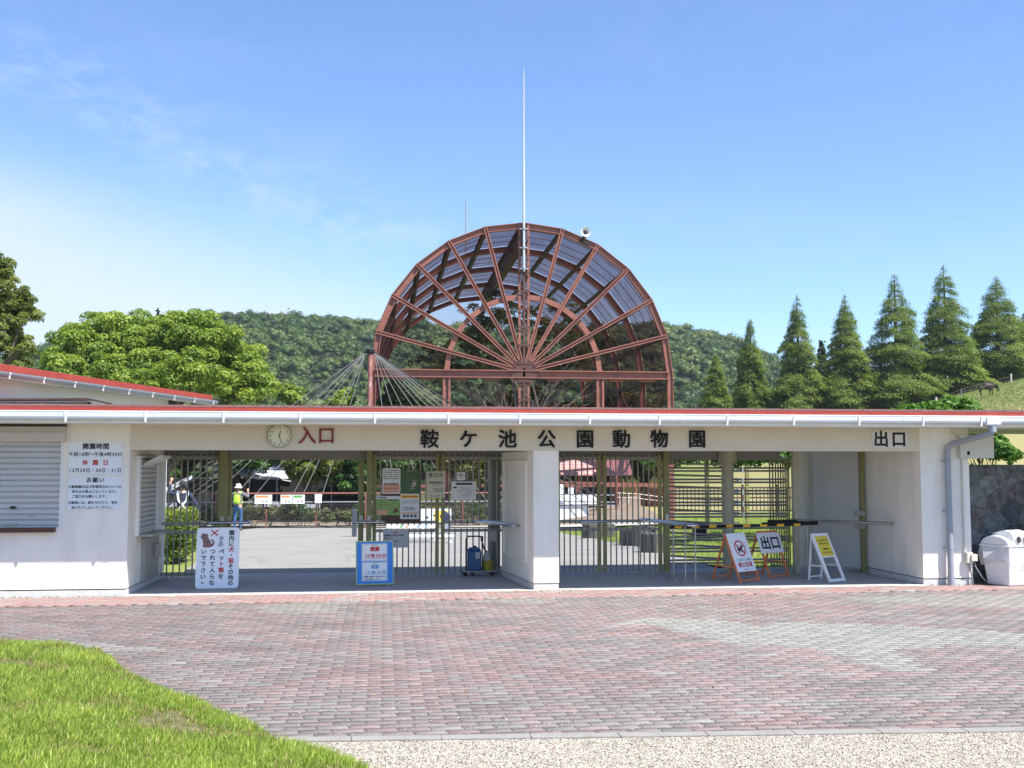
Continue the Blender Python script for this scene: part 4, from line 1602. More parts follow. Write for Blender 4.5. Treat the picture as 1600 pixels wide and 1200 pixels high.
def gate_leaf(label, xa, xb, y, group='barred steel gate leaves of the entrance', stile=('olive', 0.06)):
    o = thing('gate_leaf', label, 'gate', ((xa + xb) / 2, y, 0), group=group)
    hw = (xb - xa) / 2
    for z, h in ((GZ['rail'], 0.05), (GZ['m1'], 0.05), (GZ['m2'], 0.05), (GZ['bot'] + 0.03, 0.05)):
        MB().box(-hw + 0.03, hw - 0.03, -0.018, 0.018, z - h / 2, z + h / 2).build('rail', M['rail_grey'], o, world=False)
    st = MB()
    st.box(-hw - 0.03, -hw + 0.03, -0.03, 0.03, 0.02, GZ['top'])
    st.build('stile', M['olive'], o, world=False, bevel=0.004)
    st = MB()
    st.box(hw - 0.03, hw + 0.03, -0.03, 0.03, 0.02, GZ['top'])
    st.build('stile', M['olive'], o, world=False, bevel=0.004)
    n = max(2, round((hw * 2) / 0.1))
    up = MB().tube([(0, -0.026, GZ['m1'] - 0.05), (0, -0.026, GZ['top'] + 0.01)], 0.0125, 8).mesh('bar', True)
    lo = MB().tube([(0, -0.026, 0.02), (0, -0.026, GZ['m2'] + 0.035)], 0.0125, 8).mesh('bar', True)
    for me in (up, lo):
        me.materials.append(M['bar'])
    for k in range(1, n):
        for me in (up, lo):
            bo_ = link('bar', me, o, world=False)
            bo_.location = (-hw + 2 * hw * k / n, 0, 0)
    return o


def px_x(px, y=YG):
    return P(px, 800, y).x


def gate_post(label, px, y, w_, m='olive', top=2.2):
    x = px_x(px, y)
    o = thing('gate_post', label, 'post', (x, y, 0), group='square olive posts between the gates')
    MB().box(-w_ / 2, w_ / 2, -0.05, 0.05, 0.0, top).build('post', M[m], o, world=False, bevel=0.006)
    MB().box(-w_ / 2 - 0.03, w_ / 2 + 0.03, -0.08, 0.08, 0.0, 0.012).build('foot_plate', M['rail_grey'], o, world=False)
    lk = MB().box(-0.03, 0.03, -0.065, -0.05, 0.86, 1.0)
    lk.build('latch', M['steel_dark'], o, world=False)
    return o


gate_leaf('barred gate leaf at the left side of the entrance, beside the ticket window', px_x(233), px_x(342), YG)
gate_leaf('barred gate leaf hung with the green and yellow posters', px_x(585), px_x(683), YG)
gate_leaf('barred gate leaf holding the map notice, beside the white pillar', px_x(692), px_x(795), YG)
gate_leaf('barred gate leaf immediately right of the white pillar, without notices', px_x(872), px_x(936), YG)
gate_leaf('barred gate leaf between the bare leaf and the turnstile', px_x(945), px_x(1031), YG)
gate_post('olive post where the left gate leaf ends, behind the dog and cat board', 348, YG - 0.06, 0.13)
gate_post('slim olive post just right of the leaf end post', 358.5, YG + 0.1, 0.06, top=1.93)
gate_post('dark olive post behind the blue opening time board', 564, YG + 0.1, 0.09, top=1.93)
gate_post('olive post right behind the blue opening time board, left of the posters', 576.5, YG - 0.06, 0.09)
gate_post('olive post between the right gate leaf and the turnstile', 1041, YG - 0.02, 0.10)
gate_post('pale olive post at the right side of the turnstile', 1243, 2.1, 0.10, 'column')

# box wing walls beside the pillar
wb = thing('grey_housing', 'tall grey steel housing that the gate slides into beside the pillar', 'housing', (px_x(776, 2.55), 2.6, 0))
MB().box(px_x(764, 2.7), px_x(781, 2.7), 2.62, 2.95, 0, 2.2).build('cabinet', M['lintel'], wb, bevel=0.01)
MB().box(px_x(786, 2.5), px_x(797, 2.5), 2.42, 2.6, 0.0, 2.2).build('jamb', M['lintel'], wb, bevel=0.01)
lb = MB().box(px_x(765, 2.3), px_x(777, 2.3), 2.30, 2.37, 0.55, 0.75)
lb.build('lock_box', M['rail_grey'], wb, bevel=0.012)


def loop_rail(label, pts, z, r=0.022, legs=(), name='handrail', m='stainless'):
    o = thing(name, label, 'handrail', (pts[0][0], pts[0][1], 0), group='stainless handrails in the passage')
    MB().tube([(p[0], p[1], z) for p in pts], r, 10, closed=True).build('rail', M[m], o, smooth=True)
    for lx, ly in legs:
        lm = MB().tube([(lx, ly, 0.0), (lx, ly, z)], 0.012, 8)
        lm.lathe([(0.035, 0.0), (0.035, 0.008)], (lx, ly, 0), 12)
        lm.build('leg', M['steel_dark'], o, smooth=True)
    return o


def racetrack(a, b, hw, n=8):
    a, b = Vector(a), Vector(b)
    d = (b - a).normalized()
    s = Vector((-d.y, d.x))
    out = []
    for c, sg in ((b, 1), (a, -1)):
        for k in range(n + 1):
            t = math.pi * k / n
            out.append(c + s * hw * math.cos(t) * sg + d * hw * math.sin(t) * sg)
    return out


f0, f1 = G(1071, 911), G(1087, 911)
k0, k1 = G(1001, 896), G(1016, 894)
loop_rail('free standing stainless handrail loop on thin legs in front of the turnstile', racetrack(((f0.x + f1.x) / 2, f0.y - 0.1), ((k0.x + k1.x) / 2, k0.y + 0.1), 0.10), 0.905,
          legs=[(f0.x, f0.y), (f1.x, f1.y), (k0.x, k0.y), (k1.x, k1.y)])
loop_rail('stainless handrail fixed along the grey wall at the right end', racetrack((XR - 0.11, 0.9), (6.95, 2.0), 0.06), 0.90, m='steel_dark', legs=[(7.0, 1.96), (7.25, 1.76)])
loop_rail('stainless handrail fixed to the slanting side of the white pillar', racetrack((2.03, 0.9), (1.62, 2.3), 0.07), 0.90)
loop_rail('stainless handrail loop around the olive posts above the blue board', racetrack((px_x(556, 2.2), 2.2), (px_x(598, 2.3), 2.3), 0.05), 0.90)
loop_rail('stainless handrail loop around the olive post above the dog and cat board', racetrack((px_x(329, 2.2), 2.2), (px_x(383, 2.2), 2.3), 0.07), 0.905)
loop_rail('stainless handrail loop at the meeting stiles of the bare gate leaves', racetrack((px_x(908, 2.2), 2.15), (px_x(946, 2.3), 2.3), 0.06), 0.885)

# ------------------------------------------------------------------ full-height turnstile
tc_ = G(1139, 893)
ts = thing('turnstile', 'full height exit turnstile with a round column and rows of horizontal arms', 'turnstile', (tc_.x, tc_.y, 0))
MB().lathe([(0.105, 0.0), (0.105, 1.93)], n=24).build('column', M['column'], ts, world=False, smooth=True)
MB().lathe([(0.165, 1.88), (0.165, 2.22)], n=28).build('drum', M['column'], ts, world=False, smooth=True)
MB().lathe([(0.15, 0.0), (0.15, 0.02), (0.11, 0.03)], n=24).build('base_plate', M['steel_dark'], ts, world=False)


def loop_arm(L_, z, r0=0.09):
    m_ = MB()
    pts = [(r0, 0, z + 0.026)]
    pts += [(L_ - 0.03, 0, z + 0.026), (L_ - 0.006, 0, z + 0.018), (L_, 0, z), (L_ - 0.006, 0, z - 0.018), (L_ - 0.03, 0, z - 0.026), (r0, 0, z - 0.026)]
    m_.tube(pts, 0.0175, 8)
    return m_


levels = [1.77 - 0.199 * k for k in range(9)]
ame = {}
for kz, z in enumerate(levels):
    me = loop_arm(1.06, z).mesh('arm', True)
    me.materials.append(M['steel_dark'])
    for a in (0, 62, 180):
        if a == 118 and kz % 2:
            pass
        ao = link('arm', me, ts, world=False)
        ao.rotation_euler = (0, 0, R(a))
for z in levels[:6]:
    MB().box(0.26, 0.285, -0.02, 0.02, z - 0.045, z + 0.045).build('strap', M['stainless'], ts, world=False)
# comb of short fixed bars reaching from the left post
cb = MB()
xl = px_x(1047, YG) - tc_.x
for z in levels:
    cb.tube([(xl, YG - tc_.y, z + 0.105), (xl + 0.78, YG - tc_.y - 0.45, z + 0.085)], 0.018, 8)
cb.build('fixed_comb', M['steel_dark'], ts, world=False, smooth=True)
cg = MB()
for k in range(9):
    a = R(1 + 29 * k / 8)
    cg.tube([(1.12 * math.cos(a), 1.12 * math.sin(a), 0.03), (1.12 * math.cos(a), 1.12 * math.sin(a), 1.98)], 0.013, 6)
for z in (0.05, 1.96):
    cg.tube([(1.12 * math.cos(R(1 + 29 * k / 16)), 1.12 * math.sin(R(1 + 29 * k / 16)), z) for k in range(17)], 0.02, 6)
cg.build('cage', M['olive'], ts, world=False, smooth=True)
MB().box(-0.43, -0.22, 0.55, 0.75, 0.55, 0.80).build('control_box', M['rubber'], ts, world=False)

# black and yellow bar laid across the turnstile opening
pa, pb = P(1047, 824, 1.15), P(1277, 819, 1.15)
bb = thing('barrier_bar', 'black bar with yellow stripes closing off the turnstile', 'barrier', tuple(pa))
dirv = (pb - pa)
m1 = MB().tube([pa, pa + dirv * 0.9], 0.022, 12)
m1.tube([pa + dirv * 0.62 + Vector((0, 0, 0.03)), pa + dirv * 0.90 + Vector((0, 0, 0.035))], 0.020, 10)
m1.tube([pa + dirv * 0.88 + Vector((0, 0, 0.02)), pb + Vector((0, 0, 0.02))], 0.034, 10)
m1.tube([pa + dirv * 0.66 + Vector((0, 0, 0.07)), pa + dirv * 0.86 + Vector((0, 0, 0.05))], [0.02, 0.028], 10)
m1.build('bar', M['black'], bb, smooth=True)
for k in range(8):
    q = pa + dirv * (0.03 + 0.115 * k)
    MB().tube([q, q + dirv * 0.048], 0.0235, 12).build('stripe', M['stripe_yellow'], bb, smooth=True)
for q in (pa + dirv * 0.02, pa + dirv * 0.93):
    m2 = MB()
    m2.tube([(q.x, q.y, 0.0), (q.x, q.y, q.z - 0.02)], 0.016, 8)
    m2.lathe([(0.10, 0.0), (0.10, 0.02), (0.03, 0.04)], (q.x, q.y, 0), 16)
    m2.build('stand', M['steel_dark'], bb, smooth=True)

# ------------------------------------------------------------------ standing signs
def lean_board(name, label, cat, foot, w_, h_, lean, yaw, m, r=0.0, t=0.02, lift=0.0):
    o = thing(name, label, cat, foot, (0, 0, yaw))
    bd = MB()
    if r:
        bd.prism(round_rect(-w_ / 2, w_ / 2, lift, lift + h_, r), 0, t, 'y')
    else:
        bd.box(-w_ / 2, w_ / 2, 0, t, lift, lift + h_)
    b_ = bd.build('board', m, o, world=False)
    b_.rotation_euler = (-lean, 0, 0)
    return o, b_


g0 = G(338.5, 920.5)
o, bd = lean_board('pet_ban_board', 'white board with a dog, a cat and a red cross, leaning in the left opening', 'sign', (g0.x, g0.y, 0), 0.625, 0.90, R(7), R(3), M['board_white'], r=0.05, lift=0.01)
W_, H_ = 0.625, 0.90
t1, t2 = MB(), MB()
YT = -0.003
for x, s, zt in ((0.195, '園内に犬・猫その他の', 0.872), (0.055, 'ペット類を', 0.600), (-0.075, 'つれて入らな', 0.600), (-0.205, 'いで下さい。', 0.600)):
    for k, ch in enumerate(s):
        mb_ = t2 if ch in '犬猫類ト' else t1
        pitch = 0.083 if x > 0.1 else 0.092
        put(mb_, ch, x + (0.02 if ch == '。' else 0), zt - pitch * (k + 0.5) + (0.02 if ch == '。' else 0), 0.083, YT, 0.022)
t1.build('lettering', M['ink'], bd, world=False, fixn=False)
t2.build('lettering', M['red_ink'], bd, world=False, fixn=False)
xm = MB()
stroke(xm, (-0.105, 0.79), (-0.005, 0.875), 0.017, YT)
stroke(xm, (-0.105, 0.875), (-0.005, 0.79), 0.017, YT - 0.001)
xm.build('cross_mark', M['red_ink'], bd, world=False, fixn=False)
dg_ = MB()
dog = [(0.28, 0.0), (0.62, 0.0), (0.86, 0.05), (1.0, 0.2), (1.02, 0.38), (0.92, 0.52), (0.80, 0.56), (0.74, 0.5), (0.86, 0.42), (0.88, 0.3), (0.80, 0.25), (0.74, 0.42), (0.62, 0.6), (0.56, 0.72), (0.56, 0.86), (0.50, 0.97), (0.42, 0.93), (0.32, 0.96), (0.22, 1.0), (0.12, 0.96), (0.10, 0.86), (0.03, 0.74), (0.06, 0.64), (0.16, 0.60), (0.18, 0.44), (0.22, 0.22), (0.2, 0.06)]
flat(dg_, [(-0.262 + 0.205 * a, 0.615 + 0.215 * b_) for a, b_ in dog], YT)
dg_.build('dog_drawing', M['dog_brown'], bd, world=False, fixn=False)
ct = MB()
cat_ = [(0.1, 0.0), (0.9, 0.0), (0.98, 0.12), (0.9, 0.3), (0.8, 0.5), (0.78, 0.62), (0.95, 0.72), (0.98, 0.86), (0.86, 1.0), (0.72, 0.93), (0.5, 0.95), (0.36, 1.0), (0.26, 0.88), (0.28, 0.72), (0.38, 0.6), (0.28, 0.4), (0.12, 0.2), (0.02, 0.1)]
flat(ct, [(-0.005 + 0.085 * a, 0.625 + 0.16 * b_) for a, b_ in cat_], YT)
ct.build('cat_drawing', M['cat_grey'], bd, world=False, fixn=False)
ey = MB()
for ex, ez in ((-0.225, 0.795), (-0.205, 0.797), (0.032, 0.762), (0.056, 0.763)):
    flat(ey, [(ex + 0.006 * math.cos(R(a)), ez + 0.006 * math.sin(R(a))) for a in range(0, 360, 45)], YT - 0.0015)
stroke(ey, (-0.24, 0.77), (-0.215, 0.765), 0.006, YT - 0.0015)
stroke(ey, (-0.16, 0.66), (-0.14, 0.72), 0.006, YT - 0.0015)
stroke(ey, (0.02, 0.66), (0.05, 0.69), 0.005, YT - 0.0015)
ey.build('drawing_lines', M['ink'], bd, world=False, fixn=False)
st = MB()
for sx in (-0.22, 0.22):
    st.tube([(sx, 0.10, 0.72), (sx, 0.30, 0.0)], 0.012, 8)
    st.tube([(sx, 0.02, 0.02), (sx, 0.30, 0.012)], 0.012, 8)
st.tube([(-0.22, 0.17, 0.45), (0.22, 0.17, 0.45)], 0.01, 8)
st.build('stand', M['steel_dark'], o, world=False, smooth=True)

g0 = G(586, 916.5)
o, bd = lean_board('opening_time_board', 'blue lime edged board with two white sheets of opening times before the gate', 'sign', (g0.x, g0.y, 0), 0.575, 0.66, R(9), R(7), M['sign_edge'], lift=0.03)
MB().box(-0.272, 0.272, -0.004, 0.006, 0.045, 0.675).build('blue_panel', M['sign_blue'], bd, world=False)
for z0, z1 in ((0.385, 0.648), (0.085, 0.370)):
    MB().box(-0.20, 0.19, -0.007, 0.0, z0, z1).build('sheet', M['paper'], bd, world=False)
t1, t2, t3, t4 = MB(), MB(), MB(), MB()
YT = -0.0085
put(t4, '本日の', 0, 0.622, 0.022, YT, 0.02, track=0.4)
put(t1, '開園', -0.0, 0.565, 0.072, YT, 0.035)
put(t1, '時', -0.03, 0.462, 0.066, YT, 0.03)
put(t1, '分', 0.145, 0.462, 0.066, YT, 0.03)
put(t1, '10', -0.12, 0.464, 0.070, YT, 0.02)
put(t1, '00', 0.06, 0.464, 0.070, YT, 0.02)
stroke(t1, (-0.17, 0.422), (0.17, 0.424), 0.004, YT)
put(t4, '本日の', 0, 0.348, 0.018, YT, 0.02, track=0.4)
put(t2, '閉園', 0, 0.295, 0.060, YT, 0.03)
put(t2, '時', -0.02, 0.212, 0.060, YT, 0.025)
put(t2, '分', 0.14, 0.212, 0.060, YT, 0.025)
put(t2, '16', -0.105, 0.214, 0.062, YT, 0.012)
put(t2, '30', 0.06, 0.214, 0.062, YT, 0.012)
stroke(t2, (-0.15, 0.178), (0.165, 0.180), 0.003, YT)
put(t4, '※最終入園は', -0.10, 0.148, 0.028, YT, 0.02)
put(t3, '16時00分', 0.035, 0.148, 0.028, YT, 0.02)
put(t4, 'までです', 0.14, 0.148, 0.024, YT, 0.02)
put(t4, 'ご協力お願いします', -0.05, 0.108, 0.026, YT, 0.02)
fr = MB()
for z0, z1 in ((0.397, 0.636), (0.097, 0.358)):
    for a, b_ in (((-0.188, z0), (0.178, z0)), ((0.178, z0), (0.178, z1)), ((0.178, z1), (-0.188, z1)), ((-0.188, z1), (-0.188, z0))):
        stroke(fr, a, b_, 0.0025, YT)
fr.build('sheet_border', M['ink_grey'], bd, world=False, fixn=False)
t1.build('lettering', M['red_ink'], bd, world=False, fixn=False)
t2.build('lettering', M['blue_ink'], bd, world=False, fixn=False)
t3.build('lettering', M['red_ink'], bd, world=False, fixn=False)
t4.build('lettering', M['ink'], bd, world=False, fixn=False)
st = MB()
for sx in (-0.2, 0.2):
    st.tube([(sx, 0.09, 0.6), (sx, 0.30, 0.0)], 0.011, 8)
    st.tube([(sx, 0.02, 0.05), (sx, 0.02, 0.0)], 0.014, 8)
st.build('stand', M['steel_dark'], o, world=False, smooth=True)


def a_frame(name, label, foot, yaw, w_, H_, D_, bw, bz0, bz1, m, sheet='board_white', rear=2.0):
    """an A-shaped stand: foot is the middle of the front feet"""
    o = thing(name, label, 'sign', foot, (0, 0, yaw))
    sl_ = math.hypot(D_, H_)
    th = math.atan2(D_, H_)
    ff = MB()
    for sx in (-w_ / 2, w_ / 2):
        ff.bar((sx, 0, 0), (sx, D_, H_), 0.028, 0.028, up=(0, 1, 0))
    ff.bar((-w_ / 2, D_, H_), (w_ / 2, D_, H_), 0.028, 0.028)
    ff.bar((-w_ / 2, 0.02, 0.035), (w_ / 2, 0.02, 0.035), 0.024, 0.024)
    ff.build('front_frame', m, o, world=False)
    rr = MB()
    for sx in (-w_ / 2 + 0.03, w_ / 2 - 0.03):
        rr.bar((sx, rear * D_, 0), (sx, D_ + 0.015, H_ - 0.02), 0.026, 0.026, up=(0, 1, 0))
    rr.bar((-w_ / 2 + 0.03, rear * D_ - 0.10 * (rear - 1) * D_, 0.10 * H_ - 0.015), (w_ / 2 - 0.03, rear * D_ - 0.1 * (rear - 1) * D_, 0.10 * H_ - 0.015), 0.022, 0.022)
    rr.build('rear_frame', m, o, world=False)
    for sx in (-w_ / 2 + 0.015, w_ / 2 - 0.015):
        MB().bar((sx, 0.33 * D_, 0.33 * H_), (sx, rear * D_ - 0.33 * (rear - 1) * D_, 0.33 * H_), 0.008, 0.024).build('spreader', m, o, world=False)
    bd = MB().box(-bw / 2, bw / 2, -0.022, -0.016, bz0 * sl_, bz1 * sl_).build('board', M[sheet], o, world=False)
    bd.rotation_euler = (-th, 0, 0)
    return o, bd, sl_


g0 = G(1172, 910)
o, bd, sl_ = a_frame('dog_ban_stand', 'orange folding stand with a no dogs symbol on a white sheet', (g0.x, g0.y, 0), R(33), 0.46, 0.74, 0.30, 0.46, 0.22, 1.01, M['orange'])
t1, t2, t3 = MB(), MB(), MB()
YT = -0.024
cz = 0.555
ring(t1, 0, cz, 0.108, 0.132, YT)
ds = [(-0.075, -0.02), (-0.068, -0.035), (-0.060, -0.02), (-0.055, -0.075), (-0.030, -0.075), (-0.030, -0.045), (0.015, -0.045), (0.018, -0.075), (0.042, -0.075), (0.045, -0.01), (0.060, 0.015), (0.085, 0.012), (0.090, 0.03), (0.065, 0.045), (0.058, 0.07), (0.045, 0.05), (0.035, 0.062), (0.025, 0.03), (0.01, 0.008), (-0.045, 0.008), (-0.065, 0.045), (-0.078, 0.04), (-0.066, 0.0)]
flat(t2, [(a, cz + b_) for a, b_ in ds], YT)
stroke(t1, (-0.085, cz + 0.085), (0.085, cz - 0.085), 0.018, YT - 0.001)
put(t2, 'ここはペット禁止', 0, 0.365, 0.046, YT, 0.008)
put(t3, '禁止区域', 0, 0.285, 0.085, YT, 0.025)
scribble(t2, -0.05, 0.05, 0.205, 0.018, YT, 4)
t1.build('symbol', M['red_ink'], bd, world=False, fixn=False)
t3.build('lettering', M['red_ink'], bd, world=False, fixn=False)
t2.build('lettering', M['ink'], bd, world=False, fixn=False)

g0 = G(1218, 903)
o, bd, sl_ = a_frame('exit_stand', 'orange folding stand with a white EXIT board in two black characters', (g0.x, g0.y, 0), R(27), 0.44, 0.74, 0.28, 0.54, 0.53, 0.97, M['orange'])
t1 = MB()
put(t1, '出', -0.115, 0.59, 0.235, YT, 0.03)
put(t1, '口', 0.115, 0.59, 0.235, YT, 0.03)
t1.build('lettering', M['ink'], bd, world=False, fixn=False)

g0 = G(1308, 909)
o, bd, sl_ = a_frame('no_entry_stand', 'white folding stand with a yellow sheet of black writing', (g0.x, g0.y, 0), R(30), 0.37, 0.73, 0.34, 0.41, 0.50, 1.01, M['white_trim'], rear=1.25)
MB().box(-0.155, 0.155, -0.026, -0.0225, 0.425, 0.765).build('yellow_sheet', M['sign_yellow'], bd, world=False)
fb = MB()
for sx in (-0.18, 0.18):
    fb.box(sx - 0.025, sx + 0.025, -0.022, -0.002, 0.0, 0.40)
fb.box(-0.155, 0.155, -0.022, -0.002, 0.0, 0.03)
fb.build('white_leg', M['white_trim'], bd, world=False)
t1, t2 = MB(), MB()
YT = -0.028
put(t1, 'こちらは出口です。', 0, 0.69, 0.032, YT, 0.02)
put(t1, '入園できません。', 0.005, 0.635, 0.032, YT, 0.02)
put(t1, '動物園へは', 0.02, 0.545, 0.032, YT, 0.02)
put(t2, '←左の入口', -0.04, 0.485, 0.034, YT, 0.02)
put(t1, 'からです。', 0.105, 0.485, 0.026, YT, 0.02)
t1.build('lettering', M['ink'], bd, world=False, fixn=False)
t2.build('lettering', M['red_ink'], bd, world=False, fixn=False)

# ------------------------------------------------------------------ posters on the gate
YP = YG - 0.06


def poster(name, label, px0, py0, px1, py1, m, y=YP, r=0.0):
    return panel(name, label, 'poster', px0, py0, px1, py1, y, 0.006, m, 'notices hung on the entrance gate', r)


o = thing('notice_board', 'dark brown board on the gate behind the posters', 'board', tuple(P(626, 775, YP + 0.02)), group=None)
MB().box(P(596, 775, YP + .02).x, P(656.5, 775, YP + .02).x, YP + 0.012, YP + 0.03, P(600, 818, YP).z, P(600, 733, YP).z).build('board', M['brown_wood'], o)
o, w_, h_ = poster('notice_poster', 'pale notice with a salmon coloured lower third, upper left on the dark board', 597.5, 731.5, 625.5, 771.5, 'paper', r=0.02)
a, b_, c_ = MB(), MB(), MB()
rect(a, -w_ / 2 + 0.015, w_ / 2 - 0.015, -h_ / 2 + 0.02, -h_ / 2 + 0.15, -0.001)
for k in range(5):
    scribble(b_, -w_ / 2 + 0.02, w_ / 2 - 0.02, h_ / 2 - 0.04 - 0.034 * k, 0.016, -0.002, 10 + k)
scribble(c_, -w_ / 2 + 0.03, w_ / 2 - 0.03, -h_ / 2 + 0.165, 0.04, -0.002, 17, 0.9)
scribble(b_, -w_ / 2 + 0.04, w_ / 2 - 0.04, -h_ / 2 + 0.09, 0.014, -0.002, 18)
a.build('picture', M['pink_ink'], o, world=False, fixn=False)
b_.build('lettering', M['ink_grey'], o, world=False, fixn=False)
c_.build('picture', M['dog_brown'], o, world=False, fixn=False)
o, w_, h_ = poster('event_poster', 'dark green poster with a spotted animal, upper right on the dark board', 626.5, 733, 655, 773, 'poster_green')
a, b_ = MB(), MB()
r_ = random.Random(5)
for k in range(26):
    x, z = r_.gauss(0.05, 0.024), r_.gauss(-0.04, 0.045)
    if abs(x) < w_ / 2 - 0.02:
        flat(a if k % 3 else b_, [(x + 0.016 * r_.uniform(.5, 1) * math.cos(R(t)), z + 0.016 * r_.uniform(.5, 1) * math.sin(R(t))) for t in range(0, 360, 60)], -0.001 - 0.0003 * k)
scribble(a, -0.05, 0.09, h_ / 2 - 0.03, 0.012, -0.002, 31)
for k in range(4):
    scribble(b_, -w_ / 2 + 0.02, -0.0, 0.10 - 0.05 * k, 0.01, -0.002, 33 + k)
a.build('picture', M['cream'], o, world=False, fixn=False)
b_.build('picture', M['ink_grey'], o, world=False, fixn=False)
o, w_, h_ = poster('pony_poster', 'green and white landscape poster, lower left on the dark board', 588, 775, 626, 805, 'poster_lawn', y=YP - 0.004)
a, b_, c_, d_ = MB(), MB(), MB(), MB()
flat(a, [(-w_ / 2 + .003, h_ / 2 - .003), (w_ / 2 - .003, h_ / 2 - .003), (w_ / 2 - .003, h_ / 2 - 0.085), (0.05, h_ / 2 - 0.075), (-0.06, h_ / 2 - 0.045), (-w_ / 2 + .003, h_ / 2 - 0.05)][::-1], -0.001)
rect(b_, -w_ / 2 + 0.01, -0.02, -h_ / 2 + 0.01, -h_ / 2 + 0.085, -0.001)
scribble(c_, -w_ / 2 + 0.03, -0.02, h_ / 2 - 0.025, 0.02, -0.002, 41, 0.9)
scribble(c_, 0.0, w_ / 2 - 0.02, h_ / 2 - 0.065, 0.028, -0.002, 42, 0.9)
scribble(c_, -w_ / 2 + 0.03, 0.05, 0.01, 0.01, -0.002, 43)
for k in range(6):
    x, z = 0.12 + 0.02 * math.cos(k), -0.085 + 0.025 * math.sin(k * 1.3)
    flat(d_, [(x + 0.022 * math.cos(R(t)), z + 0.022 * math.sin(R(t))) for t in range(0, 360, 60)], -0.0015 - 0.0002 * k)
a.build('picture', M['paper'], o, world=False, fixn=False)
b_.build('picture', M['pink_ink'], o, world=False, fixn=False)
c_.build('lettering', M['ink'], o, world=False, fixn=False)
d_.build('picture', M['red_timber'], o, world=False, fixn=False)
o, w_, h_ = poster('rules_poster', 'white notice with yellow header and row of small pictures on the dark board', 625.5, 771.5, 655, 811, 'paper', y=YP - 0.010, r=0.02)
a, b_, c_, d_ = MB(), MB(), MB(), MB()
rect(a, -w_ / 2 + 0.012, w_ / 2 - 0.012, h_ / 2 - 0.075, h_ / 2 - 0.02, -0.001)
scribble(b_, -w_ / 2 + 0.025, w_ / 2 - 0.025, h_ / 2 - 0.047, 0.024, -0.002, 51, 0.95)
for k in range(3):
    scribble(c_, -w_ / 2 + 0.02, w_ / 2 - 0.02, h_ / 2 - 0.115 - 0.02 * k, 0.008, -0.002, 52 + k)
for k in range(3):
    scribble(c_, -w_ / 2 + 0.03, 0.09, -0.015 - 0.022 * k, 0.014, -0.002, 56 + k)
scribble(d_, -w_ / 2 + 0.02, w_ / 2 - 0.02, -h_ / 2 + 0.105, 0.026, -0.002, 60, 0.95)
for k in range(4):
    rect(c_, -0.115 + 0.062 * k, -0.07 + 0.062 * k, -h_ / 2 + 0.03, -h_ / 2 + 0.078, -0.002)
a.build('picture', M['yellow_ink'], o, world=False, fixn=False)
b_.build('lettering', M['red_ink'], o, world=False, fixn=False)
c_.build('lettering', M['ink_grey'], o, world=False, fixn=False)
d_.build('picture', M['orange_ink'], o, world=False, fixn=False)
o, w_, h_ = poster('city_notice', 'cream notice with the city name in large characters, hung over the middle gate stiles', 666.5, 736.5, 695.5, 777.5, 'cream', r=0.02)
a, b_ = MB(), MB()
put(a, '豊田市', 0, h_ / 2 - 0.065, 0.088, -0.002, 0.012)
scribble(a, -w_ / 2 + 0.04, w_ / 2 - 0.04, 0.035, 0.04, -0.002, 65, 0.95)
scribble(a, -0.05, 0.05, -0.01, 0.012, -0.002, 66)
for k in range(3):
    scribble(b_, -0.06, w_ / 2 - 0.03, -0.07 - 0.022 * k, 0.014, -0.002, 67 + k)
scribble(b_, -w_ / 2 + 0.03, w_ / 2 - 0.03, -h_ / 2 + 0.03, 0.01, -0.002, 71)
a.build('lettering', M['ink_grey'], o, world=False, fixn=False)
b_.build('lettering', M['ink_grey'], o, world=False, fixn=False)
o, w_, h_ = poster('small_notice', 'small square white notice above the map notice', 713.5, 737.5, 727, 750.5, 'paper')
a = MB()
put(a, 'お願い', 0, 0.02, 0.034, -0.002, 0.02)
scribble(a, -0.03, 0.03, -0.02, 0.012, -0.002, 73)
a.build('lettering', M['ink_grey'], o, world=False, fixn=False)
o, w_, h_ = poster('map_notice', 'wide white map notice with a black title bar', 705.5, 752.5, 744, 781, 'paper')
a, b_ = MB(), MB()
rect(a, -w_ / 2 + 0.075, w_ / 2 - 0.07, h_ / 2 - 0.055, h_ / 2 - 0.022, -0.001)
flat(a, [(-0.15 + 0.035 * math.cos(R(t)), 0.055 + 0.013 * math.sin(R(t))) for t in range(0, 360, 20)], -0.001)
for k in range(8):
    scribble(b_, -0.11 + 0.02 * (k % 3), w_ / 2 - 0.03 - 0.03 * (k % 2), 0.05 - 0.022 * k, 0.011, -0.002, 80 + k, 0.45)
put(MB(), '園', 0, 0, 0.01)
a.build('picture', M['ink'], o, world=False, fixn=False)
b_.build('lettering', M['ink_grey'], o, world=False, fixn=False)
o, w_, h_ = poster('request_notice', 'grey notice with four lines, low on the gate behind the blue board', 598.5, 828, 638, 855.5, 'grey_paper', y=YP - 0.02)
a, b_ = MB(), MB()
put(b_, 'お願い', 0, h_ / 2 - 0.045, 0.034, -0.002, 0.02)
for k, s in enumerate(('動物園内では次の行為を', '禁止します。', 'ご理解とご協力を', 'お願いします。')):
    put(a, s, -w_ / 2 + 0.02, 0.055 - 0.048 * k, 0.030, -0.002, 0.03, align='L')
a.build('lettering', M['ink'], o, world=False, fixn=False)
b_.build('lettering', M['red_ink'], o, world=False, fixn=False)

